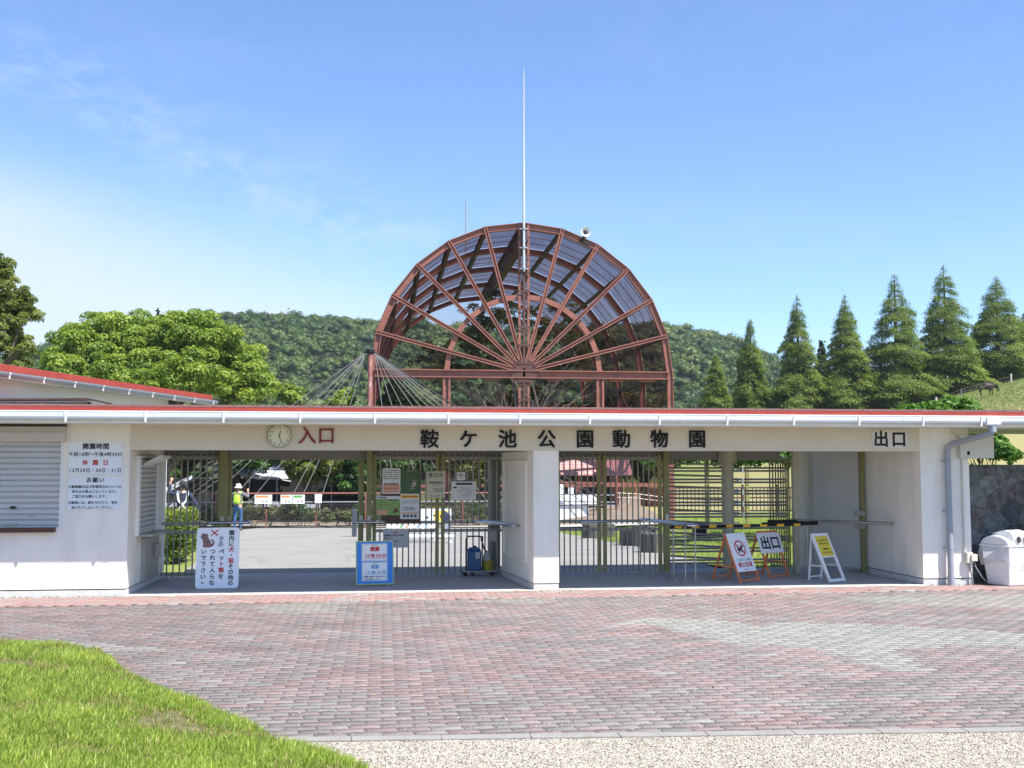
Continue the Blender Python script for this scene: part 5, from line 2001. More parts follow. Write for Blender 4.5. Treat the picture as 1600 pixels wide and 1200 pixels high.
# ------------------------------------------------------------------ cart, tanks, bucket
g0 = G(742, 899)
ct = thing('hand_cart', 'low hand cart with a tall bent tube handle, parked behind the gate bars', 'hand cart', (g0.x, g0.y, 0))
m1 = MB().box(-0.21, 0.33, -0.16, 0.16, 0.065, 0.085)
m1.build('platform', M['steel_dark'], ct, world=False, bevel=0.006)
m1 = MB().tube([(-0.16, -0.14, 0.075), (-0.16, -0.14, 0.60), (-0.15, -0.14, 0.64), (-0.12, -0.14, 0.66), (0.06, -0.14, 0.66), (0.10, -0.14, 0.64), (0.11, -0.14, 0.60), (0.11, -0.14, 0.075)], 0.013, 10)
m1.build('handle', M['rubber'], ct, world=False, smooth=True)
for x, y in ((-0.17, -0.12), (-0.05, -0.12), (0.28, -0.12), (-0.17, 0.12), (0.28, 0.12)):
    wm = MB().lathe([(0.02, -0.012), (0.032, -0.010), (0.032, 0.010), (0.02, 0.012)], (x, y, 0.032), 14, 'y')
    wm.box(x - 0.012, x + 0.012, y - 0.02, y + 0.02, 0.035, 0.066)
    wm.build('caster', M['rubber'], ct, world=False)
bt = thing('blue_tank', 'blue plastic tank with a pale label on the hand cart', 'tank', (g0.x, g0.y, 0.085))
m1 = MB().box(-0.13, 0.10, -0.10, 0.10, 0.0, 0.33)
m1.prism([(-0.13, 0.33), (0.10, 0.33), (0.07, 0.38), (-0.09, 0.38)], -0.08, 0.08, 'y')
m1.build('tank', M['blue_plastic'], bt, world=False, bevel=0.015)
MB().box(0.0, 0.075, -0.104, -0.1005, 0.20, 0.31).build('label_sheet', M['clear_tank'], bt, world=False)
MB().lathe([(0.025, 0.38), (0.025, 0.41)], n=14).build('cap', M['rubber'], bt, world=False)
bk_ = thing('yellow_bucket', 'yellow bucket holding a pale spray tank beside the blue tank', 'bucket', (g0.x + 0.215, g0.y, 0.085))
MB().lathe([(0.075, 0.0), (0.092, 0.15), (0.096, 0.15), (0.096, 0.165), (0.088, 0.165), (0.072, 0.012)], n=24).build('bucket', M['bucket'], bk_, world=False, smooth=True)
spr = thing('spray_tank', 'pale spray tank with a black hose standing in the yellow bucket', 'spray tank', (g0.x + 0.20, g0.y, 0.10))
MB().lathe([(0.062, 0.0), (0.062, 0.22), (0.04, 0.28), (0.02, 0.30)], n=20).build('tank', M['clear_tank'], spr, world=False, smooth=True)
MB().tube([(0.0, -0.02, 0.29), (-0.05, -0.08, 0.34), (-0.085, -0.09, 0.46), (-0.09, -0.09, 0.52)], 0.012, 8).tube([(-0.09, -0.09, 0.47), (-0.09, -0.09, 0.56)], 0.022, 8).build('hose', M['rubber'], spr, world=False, smooth=True)

# ------------------------------------------------------------------ waste bins, stone wall at the right
SWY = 0.30
x0s, x1s = 9.10, 16.5
ztop = P(1560, 726, SWY).z
swall = thing('stone_wall', 'dark crazy paving stone wall right of the gatehouse', 'wall', (x0s, SWY, 0))
core = MB().box(x0s, x1s, SWY + 0.013, SWY + 0.35, -0.05, ztop)
M['mortar'] = mat('pale mortar', (0.17, 0.17, 0.16), 0.9, var=0.15, scale=20)
core.build('mortar_bed', M['mortar'], swall)
# irregular flat stones: cells of a jittered point set, each a slab a little proud of the mortar
pts = []
r_ = random.Random(21)
tries = 0
while len(pts) < 230 and tries < 6000:
    tries += 1
    q = (r_.uniform(x0s - 0.3, x1s), r_.uniform(-0.3, ztop + 0.3))
    if all((q[0] - s[0]) ** 2 + (q[1] - s[1]) ** 2 > 0.25 ** 2 * r_.uniform(0.3, 2.2) for s in pts):
        pts.append(q)


def clip_half(poly, nx, nz, c):
    out = []
    for i in range(len(poly)):
        a, b2 = poly[i], poly[(i + 1) % len(poly)]
        da, db = a[0] * nx + a[1] * nz - c, b2[0] * nx + b2[1] * nz - c
        if da <= 0:
            out.append(a)
        if (da < 0) != (db < 0):
            t = da / (da - db)
            out.append((a[0] + (b2[0] - a[0]) * t, a[1] + (b2[1] - a[1]) * t))
    return out


stones, scol = MB(), []
pal = [(0.095, 0.105, 0.098), (0.13, 0.138, 0.128), (0.060, 0.066, 0.070), (0.115, 0.110, 0.10), (0.070, 0.078, 0.092), (0.155, 0.16, 0.15), (0.095, 0.080, 0.074)]
for i, p_ in enumerate(pts):
    poly = [(x0s + 0.004, 0.0), (x1s, 0.0), (x1s, ztop - 0.002), (x0s + 0.004, ztop - 0.002)]
    for k, q in enumerate(pts):
        if k == i or (q[0] - p_[0]) ** 2 + (q[1] - p_[1]) ** 2 > 4:
            continue
        nx, nz = q[0] - p_[0], q[1] - p_[1]
        ln = math.hypot(nx, nz)
        nx, nz = nx / ln, nz / ln
        poly = clip_half(poly, nx, nz, (p_[0] + q[0]) / 2 * nx + (p_[1] + q[1]) / 2 * nz - 0.004)
        if len(poly) < 3:
            break
    if len(poly) < 3:
        continue
    cx = sum(a[0] for a in poly) / len(poly)
    cz = sum(a[1] for a in poly) / len(poly)
    yo = SWY + r_.uniform(0.000, 0.008)
    inner = [(cx + (a[0] - cx) * 0.955, cz + (a[1] - cz) * 0.955) for a in poly]
    n = len(poly)
    tx, tz = r_.uniform(-.03, .03), r_.uniform(-.03, .03)
    vs = [(a[0], SWY + 0.03, a[1]) for a in poly] + [(a[0], yo + 0.006, a[1]) for a in poly] + [(a[0], yo + (a[0] - cx) * tx + (a[1] - cz) * tz, a[1]) for a in inner]
    fs = [(k, (k + 1) % n, n + (k + 1) % n, n + k) for k in range(n)] + [(n + k, n + (k + 1) % n, 2 * n + (k + 1) % n, 2 * n + k) for k in range(n)] + [tuple(range(2 * n, 3 * n))]
    stones.add(vs, fs)
    c = r_.choice(pal)
    s = r_.uniform(0.8, 1.25)
    scol += [tuple(v * s for v in c) + (1,)] * len(fs)
M['stone'] = attr_mat('slate stone', 0.75, smear=(0.24, 0.245, 0.23), var=0.65, scale=9.0, bump=1.0)
sob = stones.build('stone_facing', M['stone'], swall)
at = sob.data.attributes.new('col', 'FLOAT_COLOR', 'FACE')
at.data.foreach_set('color', np.array(scol, dtype=np.float32).ravel())

gb = G(1566, 917)


def waste_bin(label, loc, yaw):
    o = thing('waste_bin', label, 'bin', loc, (0, 0, yaw), group='white bins by the stone wall')
    w0, w1, d0_, d1b, h = 0.205, 0.27, 0.20, 0.26, 0.60
    bodym = MB()
    bodym.add([(-w0, -d0_, 0), (w0, -d0_, 0), (w0, d0_, 0), (-w0, d0_, 0), (-w1, -d1b, h), (w1, -d1b, h), (w1, d1b, h), (-w1, d1b, h)],
              [(3, 2, 1, 0), (4, 5, 6, 7), (0, 1, 5, 4), (1, 2, 6, 5), (2, 3, 7, 6), (3, 0, 4, 7)])
    bodym.build('body', M['bin'], o, world=False, bevel=0.02)
    lid = MB()
    lid.box(-w1 - 0.02, w1 + 0.02, -d1b - 0.02, d1b + 0.02, h - 0.01, h + 0.02)
    prof_ = [(-d1b - 0.01, h + 0.02)] + [((d1b + 0.0) * math.cos(R(180 - a)), h + 0.02 + 0.14 * math.sin(R(a))) for a in range(10, 171, 16)] + [(d1b + 0.01, h + 0.02)]
    lid.prism(prof_, -w1, w1, 'x')
    hood = [(-d1b - 0.015, h + 0.02), (-d1b - 0.0, h + 0.16), (-d1b + 0.05, h + 0.225), (-d1b + 0.14, h + 0.245), (0.10, h + 0.20), (0.16, h + 0.12), (0.16, h + 0.02)]
    lid.prism(hood, -0.165, 0.165, 'x')
    lo = lid.build('lid', M['bin'], o, world=False, bevel=0.015)
    for sx in (-0.075, 0.075):
        hm = MB()
        cy, cz_ = -d1b - 0.012, h + 0.105
        hm.lathe([(0.052, 0.0), (0.063, -0.004), (0.063, -0.012), (0.055, -0.014)], (sx, cy, cz_), 24, 'y', cap=False)
        hm.build('hole_rim', M['bin'], lo, world=False, smooth=True)
        MB().lathe([(0.001, -0.010), (0.055, -0.0125)], (sx, cy, cz_), 24, 'y').build('hole', M['bin_hole'], lo, world=False)  # flat dark disc painted as the shade inside the opening
    bag = MB()
    n = 48
    rr = random.Random(int(loc[0] * 100))
    rings = []
    for lev, (z, sw) in enumerate(((h - 0.015, 0.012), (h - 0.10, 0.03), (h - 0.20, 0.035), (h - 0.27, 0.02), (h - 0.29, 0.012))):
        ringv = []
        f = z / h
        ww, dd_ = w0 + (w1 - w0) * f, d0_ + (d1b - d0_) * f
        for k in range(n):
            a = 2 * math.pi * k / n
            ca, sa = math.cos(a), math.sin(a)
            m_ = 1 / max(abs(ca), abs(sa))
            jit = sw + rr.uniform(-0.008, 0.010) + 0.008 * math.sin(5 * a + lev)
            dip = 0.05 * math.sin(2 * a + 1.0) + rr.uniform(-0.01, 0.01) if lev >= 3 else 0
            ringv.append((ca * m_ * ww + math.copysign(jit, ca) * (abs(ca) > 0.6), sa * m_ * dd_ + math.copysign(jit, sa) * (abs(sa) > 0.6), z + dip))
        rings.append(ringv)
    vs = [q for g_ in rings for q in g_]
    fs = [(i * n + k, i * n + (k + 1) % n, (i + 1) * n + (k + 1) % n, (i + 1) * n + k) for i in range(len(rings) - 1) for k in range(n)]
    bag.add(vs, fs)
    # a corner of the bag pulled out to the side
    bag.add([(-w1 - 0.01, -0.10, h - 0.02), (-w1 - 0.01, 0.20, h - 0.02), (-w1 - 0.13, 0.10, h - 0.19), (-w1 + 0.02, -0.12, h - 0.25), (-w1 + 0.01, 0.20, h - 0.22)], [(0, 1, 2), (0, 2, 3), (1, 4, 2), (2, 4, 3)])
    bag.build('bag', M['bag'], o, world=False, smooth=True, fixn=False)
    return o


waste_bin('white waste bin with two round openings and a clear bag, nearest to the gatehouse', (gb.x + 0.27, gb.y + 0.30, 0), R(20))
waste_bin('white waste bin cut by the right edge of the photo, beside the first bin', (gb.x + 0.86, gb.y + 0.42, 0), R(14))

# ------------------------------------------------------------------ rear wing with its sloping eave
dirw = Vector((math.sin(R(16.5)), math.cos(R(16.5)), 0))
nw = Vector((dirw.y, -dirw.x, 0))         # outward from the wing, to the right
d0r = cam_ray(0, 587)
Z0 = 17.0
ea = Vector((0, CAM_Y, CAM_H)) + d0r * Z0
ez = ea.z + 0.02
ea = Vector((ea.x, ea.y, 0)) - dirw * 1.6
tdir = cam_ray(326, 630)
# end of the eave: intersection of the eave line with the vertical plane through that pixel
sx_, sy_ = tdir.x, tdir.y
den = dirw.x * sy_ - dirw.y * sx_
tt = ((0 - ea.x) * sy_ - (CAM_Y - ea.y) * sx_) / den
eb = ea + dirw * tt
wing = thing('rear_wing', 'white wing behind the gatehouse with a sloping red edged eave and grey gutter', 'building', (ea.x, ea.y, 0))


def wpt(s, n_, z):
    q = ea + dirw * s + nw * n_
    return Vector((q.x, q.y, z))


m1 = MB()
Lw = tt
a_, b2 = wpt(-0.3, -0.62, 0), wpt(Lw - 1.1, -0.62, 0)
m1.add([wpt(-0.3, -0.40, 0), wpt(Lw - 1.1, -0.40, 0), wpt(Lw - 1.1, -5.5, 0), wpt(-0.3, -5.5, 0), wpt(-0.3, -0.40, ez - 0.02), wpt(Lw - 1.1, -0.40, ez - 0.02), wpt(Lw - 1.1, -5.5, ez + 0.55), wpt(-0.3, -5.5, ez + 0.55)],
       [(3, 2, 1, 0), (4, 5, 6, 7), (0, 1, 5, 4), (1, 2, 6, 5), (2, 3, 7, 6), (3, 0, 4, 7)])
M['wing_plaster'] = mat('wing plaster', (0.78, 0.75, 0.74), 0.85, var=0.03, scale=2, bump=0.2, bscale=90)
m1.build('wall', M['wing_plaster'], wing)
m1 = MB().bar(wpt(-0.5, -0.2, ez + 0.02), wpt(Lw, -0.2, ez + 0.02), 0.42, 0.02)
m1.build('soffit', M['soffit'], wing)
m1 = MB()
rp = 0.155
nrow = 30
for k in range(nrow):
    n0, n1 = 0.03 - 0.2 * k, 0.03 - 0.2 * (k + 1)
    xs_ = -0.5
    while xs_ < Lw + 0.05:
        xe_ = min(xs_ + rng.uniform(0.3, 0.42), Lw + 0.06)
        z0, z1 = ez + 0.15 - n0 * rp, ez + 0.14 - n1 * rp
        m1.add([wpt(xs_, n0, z0), wpt(xe_ - 0.006, n0, z0), wpt(xe_ - 0.006, n1, z1), wpt(xs_, n1, z1), wpt(xs_, n0, z0 - 0.015), wpt(xe_ - 0.006, n0, z0 - 0.015)], [(0, 1, 2, 3), (4, 5, 1, 0)])
        xs_ = xe_
q = [wpt(-0.5, 0.02, ez + 0.12), wpt(Lw + 0.05, 0.02, ez + 0.12), wpt(Lw + 0.05, -6, ez + 0.12 + 6 * rp - 0.02), wpt(-0.5, -6, ez + 0.12 + 6 * rp - 0.02)]
m1.add(q + [v - Vector((0, 0, 0.06)) for v in q], [(0, 1, 2, 3), (7, 6, 5, 4), (0, 4, 5, 1), (1, 5, 6, 2), (2, 6, 7, 3), (3, 7, 4, 0)])
m1.build('roof', M['shingle'], wing)
MB().bar(wpt(-0.5, 0.04, ez + 0.105), wpt(Lw + 0.06, 0.04, ez + 0.105), 0.03, 0.105).build('red_fascia', mat('faded red fascia', (0.32, 0.048, 0.034), 0.5, var=0.15, scale=3), wing)
MB().bar(wpt(-0.5, 0.02, ez - 0.005), wpt(Lw + 0.03, 0.02, ez - 0.005), 0.03, 0.12).build('white_fascia', M['white_trim'], wing)
m1 = MB()
half = [(0.07 * math.cos(R(a)), 0.075 * math.sin(R(a))) for a in range(180, 361, 20)]
vs = []
for s in (-0.5, Lw + 0.12):
    vs += [wpt(s, 0.105 + h0, ez + 0.03 + h1) for h0, h1 in half] + [wpt(s, 0.105 + h0 * 0.9, ez + 0.03 + h1 * 0.9) for h0, h1 in half[::-1]]
n = len(half) * 2
m1.add(vs, [(k, (k + 1) % n, n + (k + 1) % n, n + k) for k in range(n)] + [tuple(range(n))[::-1], tuple(range(n, 2 * n))])
m1.build('gutter', M['pipe'], wing, smooth=True)
gw = wing.children[-1]
for k in range(11):
    s = -0.2 + k * (Lw + 0.1) / 10
    bm_ = MB()
    for h0, h1 in zip(half[:-1], half[1:]):
        bm_.bar(wpt(s, 0.105 + h0[0] * 1.06, ez + 0.03 + h0[1] * 1.06), wpt(s, 0.105 + h1[0] * 1.06, ez + 0.03 + h1[1] * 1.06), 0.03, 0.006)
    bm_.bar(wpt(s, 0.165, ez + 0.03), wpt(s, 0.155, ez - 0.075), 0.022, 0.012, up=nw)
    bm_.build('bracket', M['white_trim'], gw)
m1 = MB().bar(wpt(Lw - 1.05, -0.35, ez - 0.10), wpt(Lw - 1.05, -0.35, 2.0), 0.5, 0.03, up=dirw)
m1.build('recess_shade', M['joint'], wing)  # dark slab stands in for the shade of a recess
# low dark flashing where the wing meets the front roof
fl0, fl1, fl2 = P(-40, 625, 1.5), P(140, 624, 1.5), P(172, 631, 1.5)
m1 = MB()
m1.bar(fl0, fl1, 0.25, 0.03)
m1.bar(fl0 - Vector((0, 0, 0.07)), fl1 - Vector((0, 0, 0.07)), 0.22, 0.06)
m1.bar(fl1, fl2, 0.25, 0.03)
m1.build('flashing', M['rust_rail'], wing)

# ------------------------------------------------------------------ the half-round steel aviary
VY = 34.0
hub = P(815.5, 583, VY)
RV = (P(1051, 583, VY).x - P(578, 583, VY).x) / 2
hub.x = (P(1051, 583, VY).x + P(578, 583, VY).x) / 2
GB = -0.75
BAY, NB = 5.5, 4
va = thing('vault_aviary', 'rust red half round steel aviary with smoked roof panels behind the gatehouse', 'aviary', (hub.x, VY, GB))
ANG = [15 * k for k in range(13)]


def vp(r, a, y):
    return Vector((hub.x + r * math.cos(R(a)), y, hub.z + r * math.sin(R(a))))


def arch(y, r, w_, h_, m, name='arch'):
    m_ = MB()
    # I-section: two flanges and a web on each straight length
    for a, b_ in zip(ANG[:-1], ANG[1:]):
        mid = (a + b_) / 2
        rad = Vector((math.cos(R(mid)), 0, math.sin(R(mid))))
        for rr, ww, hh in ((r - 0.02, w_, 0.035), (r - h_, w_, 0.035), (r - h_ / 2, 0.03, h_ - 0.03)):
            m_.bar(vp(rr, a, y), vp(rr, b_, y), ww, hh, up=rad)
    for sx in (-1, 1):
        x = hub.x + sx * (r - h_ / 2)
        m_.box(x - h_ / 2, x - h_ / 2 + 0.03, y - w_ / 2, y + w_ / 2, GB, hub.z)
        m_.box(x + h_ / 2 - 0.03, x + h_ / 2, y - w_ / 2, y + w_ / 2, GB, hub.z)
        m_.box(x - h_ / 2 + 0.03, x + h_ / 2 - 0.03, y - 0.02, y + 0.02, GB, hub.z)
    return m_.build(name, m, va)


for k in range(NB + 1):
    arch(VY + BAY * k, RV, 0.22, 0.28, M['vault'])
# shade-toned purlins along the length at each bend
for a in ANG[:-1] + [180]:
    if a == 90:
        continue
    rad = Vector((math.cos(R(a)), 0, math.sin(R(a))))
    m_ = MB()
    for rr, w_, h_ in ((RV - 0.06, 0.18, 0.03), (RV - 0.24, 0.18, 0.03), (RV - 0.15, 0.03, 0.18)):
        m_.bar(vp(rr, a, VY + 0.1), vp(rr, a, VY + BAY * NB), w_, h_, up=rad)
    m_.build('purlin', M['vault_shaded'], va)
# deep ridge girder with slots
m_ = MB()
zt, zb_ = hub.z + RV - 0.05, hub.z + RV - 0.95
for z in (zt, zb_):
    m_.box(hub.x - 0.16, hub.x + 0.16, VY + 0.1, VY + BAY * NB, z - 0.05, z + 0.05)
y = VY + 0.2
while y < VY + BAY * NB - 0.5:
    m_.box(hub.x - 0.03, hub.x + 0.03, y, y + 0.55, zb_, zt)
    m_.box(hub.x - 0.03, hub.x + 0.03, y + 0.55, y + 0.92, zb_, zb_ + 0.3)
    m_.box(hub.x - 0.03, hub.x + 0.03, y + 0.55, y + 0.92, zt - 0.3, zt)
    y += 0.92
m_.build('ridge_girder', M['vault_shaded'], va)
# smoked panels on the curved roof and the side walls, one sheet per bay, and the thin battens under them
for k in range(NB):
    y0, y1 = VY + BAY * k + 0.08, VY + BAY * (k + 1) - 0.08
    m_ = MB()
    for a, b_ in zip(ANG[:-1], ANG[1:]):
        m_.add([vp(RV + 0.03, a, y0), vp(RV + 0.03, b_, y0), vp(RV + 0.03, b_, y1), vp(RV + 0.03, a, y1)], [(0, 1, 2, 3)])
    m_.build('roof_panel', M['panel'], va)
    for sx in (-1, 1):
        x = hub.x + sx * (RV + 0.03)
        MB().add([(x, y0, GB + 0.3), (x, y1, GB + 0.3), (x, y1, hub.z), (x, y0, hub.z)], [(0, 1, 2, 3)]).build('side_panel', M['panel'], va)
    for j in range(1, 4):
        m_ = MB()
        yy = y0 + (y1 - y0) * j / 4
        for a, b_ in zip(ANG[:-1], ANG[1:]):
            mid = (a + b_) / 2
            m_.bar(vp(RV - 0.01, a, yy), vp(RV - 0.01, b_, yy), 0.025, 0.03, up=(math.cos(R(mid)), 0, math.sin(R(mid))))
        m_.build('batten', M['vault_shaded'], va)
# fine mesh closing the far end
m_ = MB()
ye = VY + BAY * NB + 0.12
m_.add([vp(RV, a, ye) for a in ANG], [tuple(range(13))])
m_.build('end_mesh', M['fine_net'], va)
MB().add([(hub.x - RV, ye, GB), (hub.x + RV, ye, GB), (hub.x + RV, ye, hub.z), (hub.x - RV, ye, hub.z)], [(0, 1, 2, 3)]).build('shade_sheet', M['shade_film'], va)  # dark film added to darken the shaded lower half
# side wall members
for sx in (-1, 1):
    x = hub.x + sx * (RV - 0.1)
    m_ = MB()
    for z in (hub.z, hub.z - 3.2):
        m_.bar((x, VY, z), (x, VY + BAY * NB, z), 0.14, 0.16)
    for k in range(NB):
        m_.bar((x, VY + BAY * k, hub.z - 3.2 + (0 if k % 2 else 3.1)), (x, VY + BAY * (k + 1), hub.z - (0.1 if k % 2 else 3.2)), 0.08, 0.10)
    m_.build('side_rail', M['vault_shaded'], va)
# front gable: sill beam, posts, hub, radiating bars, inner ring
m_ = MB()
for dz, w_, h_, dy in ((0.10, 0.26, 0.05, 0), (-0.22, 0.26, 0.05, 0), (-0.06, 0.05, 0.30, 0.05)):
    m_.bar((hub.x - RV + 0.2, VY - 0.06 + dy, hub.z + dz), (hub.x + RV - 0.2, VY - 0.06 + dy, hub.z + dz), w_, h_)
m_.build('sill_beam', M['vault'], va)
for k in range(9):
    x = hub.x - RV + 1.2 + k * (2 * RV - 2.4) / 8
    MB().box(x - 0.35, x + 0.35, VY + 0.05, VY + 0.5, hub.z - 0.34, hub.z - 0.26).build('cleat', M['vault'], va)
for dx in (-0.21, 0.0, 0.21):
    m_ = MB().box(hub.x + dx - 0.055, hub.x + dx + 0.055, VY - 0.16 + abs(dx) * 0.3, VY + 0.02, GB, hub.z + RV - 0.12)
    m_.build('mullion', M['vault'] if dx else M['vault_shaded'], va)
z = hub.z - 3
while z < hub.z + RV - 0.4:
    MB().box(hub.x - 0.28, hub.x + 0.28, VY - 0.175, VY - 0.165, z, z + 0.10).build('tie_plate', M['vault_shaded'], va)
    z += 0.85
for a in ANG[1:-1]:
    if a == 90:
        continue
    m_ = MB()
    d = Vector((math.cos(R(a)), 0, math.sin(R(a))))
    s = Vector((-d.z, 0, d.x))
    p0, p1 = Vector((hub.x, VY - 0.10, hub.z + 0.05)) + d * 0.45, Vector((hub.x, VY - 0.10, hub.z)) + d * (RV - 0.05)
    for k in (-0.065, 0.065):
        m_.bar(p0 + s * k, p1 + s * k, 0.05, 0.11, up=(0, 1, 0))
    m_.bar(p0 + Vector((0, 0.05, 0)), p1 + Vector((0, 0.05, 0)), 0.10, 0.02, up=(0, 1, 0))
    m_.build('radial_bar', M['vault'], va)
MB().lathe([(0.2, -0.16), (0.62, -0.14), (0.62, -0.05), (0.2, -0.03)], (hub.x, VY, hub.z + 0.02), 24, 'y').build('hub_plate', M['vault_shaded'], va)
RI = RV * 0.506
m_ = MB()
for a, b_ in zip(ANG[:-1], ANG[1:]):
    mid = (a + b_) / 2
    m_.bar(vp(RI, a + 0.7, VY + 0.05), vp(RI, b_ - 0.7, VY + 0.05), 0.16, 0.24, up=(math.cos(R(mid)), 0, math.sin(R(mid))))
m_.build('inner_ring', M['vault'], va)
for sx in (-1, 1):
    m_ = MB()
    x = hub.x + sx * RI
    for k in (-0.13, 0.13):
        m_.box(x + k - 0.05, x + k + 0.05, VY - 0.14, VY + 0.12, GB, hub.z - 0.25)
    m_.box(x - 0.08, x + 0.08, VY - 0.03, VY + 0.03, GB, hub.z - 0.25)
    m_.build('post', M['vault'], va)
# lower cross rail of the front behind the fence
m_ = MB().bar((hub.x - RV, VY, 0.95), (hub.x + RV, VY, 0.95), 0.1, 0.12)
m_.build('low_rail', M['vault'], va)

# lightning rods and the horn loudspeaker
pt, pb_ = P(818.5, 103, VY - 0.3), P(818.5, 424, VY - 0.3)
lr = thing('lightning_rod', 'tall white lightning rod clamped to the front of the red aviary', 'lightning rod', tuple(pb_))
m_ = MB()
zz = [pb_.z, pb_.z + (pt.z - pb_.z) * 0.53, pb_.z + (pt.z - pb_.z) * 0.535, pb_.z + (pt.z - pb_.z) * 0.96, pb_.z + (pt.z - pb_.z) * 0.962, pt.z]
m_.tube([(pb_.x, pb_.y, z) for z in zz], [0.060, 0.055, 0.040, 0.032, 0.015, 0.007], 12)
m_.build('pole', M['white_pole'], lr, smooth=True)
for z in (pb_.z + 0.1, pb_.z + 1.1, pb_.z + 2.0):
    m_ = MB()
    m_.box(pb_.x - 0.2, pb_.x + 0.2, pb_.y + 0.0, pb_.y + 0.16, z, z + 0.05)
    m_.tube([(pb_.x, pb_.y, z - 0.02), (pb_.x, pb_.y, z + 0.07)], 0.09, 12)
    m_.build('clamp', M['pipe'], lr)
yb2 = VY + BAY * NB
pt, pb_ = P(728, 306, yb2), P(728, 445, yb2)
lr = thing('lightning_rod', 'thin grey lightning rod at the far end of the red aviary', 'lightning rod', tuple(pb_))
MB().tube([tuple(pb_), (pb_.x, pb_.y, pt.z - 0.5), tuple(pt)], [0.06, 0.05, 0.015], 8).build('pole', M['pipe'], lr, smooth=True)
hc = P(914.5, 363, VY - 0.3)
hs = thing('horn_loudspeaker', 'white horn loudspeaker on top of the red aviary arch', 'loudspeaker', tuple(hc))
hn = MB()
prof_ = [(0.05, 0.30), (0.07, 0.10), (0.12, -0.02), (0.225, -0.16), (0.235, -0.165), (0.225, -0.15), (0.11, 0.0), (0.05, 0.05)]
hn.lathe(prof_, (hc.x, hc.y, hc.z), 28, 'y')
hn.build('horn', M['horn'], hs, smooth=True)
MB().lathe([(0.06, 0.06), (0.07, -0.05), (0.045, -0.09)], tuple(hc), 20, 'y').build('driver', M['rubber'], hs, smooth=True)
MB().bar((hc.x, hc.y + 0.15, hc.z - 0.05), (hc.x - 0.02, VY, hc.z - 0.42), 0.16, 0.08).bar((hc.x - 0.22, VY - 0.12, hc.z - 0.32), (hc.x + 0.24, VY - 0.12, hc.z - 0.52), 0.04, 0.12).build('bracket', M['rubber'], hs)

# ------------------------------------------------------------------ cable net enclosure with its mast
mt = P(578.5, 546, 32.6)
na = thing('cable_net_mast', 'peeling mast with a fan of steel cables spreading to both sides', 'net enclosure', (mt.x, mt.y, -0.7))
MB().tube([(mt.x, mt.y, -0.7), (mt.x, mt.y, mt.z - 0.1)], 0.11, 14).build('mast', M['mast'], na, smooth=True)
MB().lathe([(0.12, -0.22), (0.19, -0.14), (0.22, -0.02), (0.17, 0.04), (0.08, 0.07)], tuple(mt), 18).build('crown_ring', M['rubber'], na)
gL, gR = P(246, 778, 31.0), P(952, 790, 31.0)
ends = [(gL.x, 31.0, gL.z), (gL.x + 0.25, 31.4, gL.z - 0.05), (gL.x + 0.0, 33.0, 0.1), (gL.x + 1.6, 30.9, 0.0), (gL.x + 3.4, 30.9, -0.15), (gL.x + 5.6, 30.9, -0.2), (mt.x - 3.6, 30.9, -0.2), (mt.x - 2.2, 30.9, -0.2), (gL.x + 0.9, 31.2, 0.05), (gL.x + 2.5, 30.9, -0.1), (gL.x + 0.5, 32.0, 0.1), (gR.x - 0.9, 31.2, gR.z), (gR.x - 2.5, 31, 0.0), (mt.x + 6.3, 31, 0.0)]
ends += [(mt.x + 1.3, 30.9, -0.2), (mt.x + 2.6, 30.9, -0.2), (mt.x + 4.0, 30.9, -0.2), (mt.x + 5.5, 30.9, -0.1), (mt.x + 7.1, 31, 0.0), (gR.x - 1.6, 31, gR.z), (gR.x - 0.3, 31, gR.z), (gR.x, 31.1, gR.z + 0.05)]
for k, e_ in enumerate(ends):
    a0_ = Vector((mt.x + (0.2 if e_[0] > mt.x else -0.2), mt.y, mt.z - 0.12))
    b0_ = Vector(e_)
    pts_ = []
    for i in range(7):
        t = i / 6
        q = a0_.lerp(b0_, t)
        q.z -= 0.22 * math.sin(math.pi * t) * (0.4 + 0.3 * (k % 3))
        pts_.append(q)
    thick = k in (2, 21)
    MB().tube(pts_, 0.035 if thick else 0.016, 6).build('cable', M['rubber'] if thick else M['cable'], na, smooth=True)

# ------------------------------------------------------------------ things inside the zoo
# dark net enclosure with white sheeting behind the fence at the left
ew = thing('net_pen', 'dark net walled animal pen with white sheeting on top, beyond the red rail', 'animal pen', (-6, 36, -0.7))
xa, xb = P(215, 780, 36).x, P(560, 780, 36).x
m_ = MB()
zt_ = P(300, 748, 36).z
m_.box(xa, xb, 36.0, 36.05, -0.7, zt_)
m_.build('dark_net_wall', mat('dark pen net', (0.020, 0.020, 0.019), 0.9, var=0.4, scale=2.0), ew)
for k in range(9):
    x = xa + (xb - xa) * k / 8
    MB().box(x - 0.03, x + 0.03, 35.93, 35.99, -0.7, zt_ + 0.05).build('pen_post', M['pipe'], ew)
m_ = MB()
sh_pts = [(P(362, 738, 36).x, 35.9, P(362, 738, 36).z), (P(402, 748, 36).x, 35.9, P(402, 748, 36).z), (P(432, 748, 36).x, 35.9, P(432, 748, 36).z), (P(455, 752, 36).x, 35.9, P(455, 752, 36).z), (P(440, 728, 39).x, 39, P(440, 728, 39).z), (P(380, 726, 39).x, 39, P(380, 726, 39).z)]
m_.add(sh_pts + [(a, b_, c - 0.03) for a, b_, c in sh_pts], [(0, 1, 2, 5), (2, 3, 4, 5), (11, 8, 7, 6), (11, 10, 9, 8)] + [(k, (k + 1) % 6, 6 + (k + 1) % 6, 6 + k) for k in range(6)])
m_.build('awning', M['sheet_white'], ew)
m_ = MB()
s0, s1, s2, s3 = P(240, 772, 33), P(300, 742, 34), P(300, 748, 34), P(240, 782, 33)
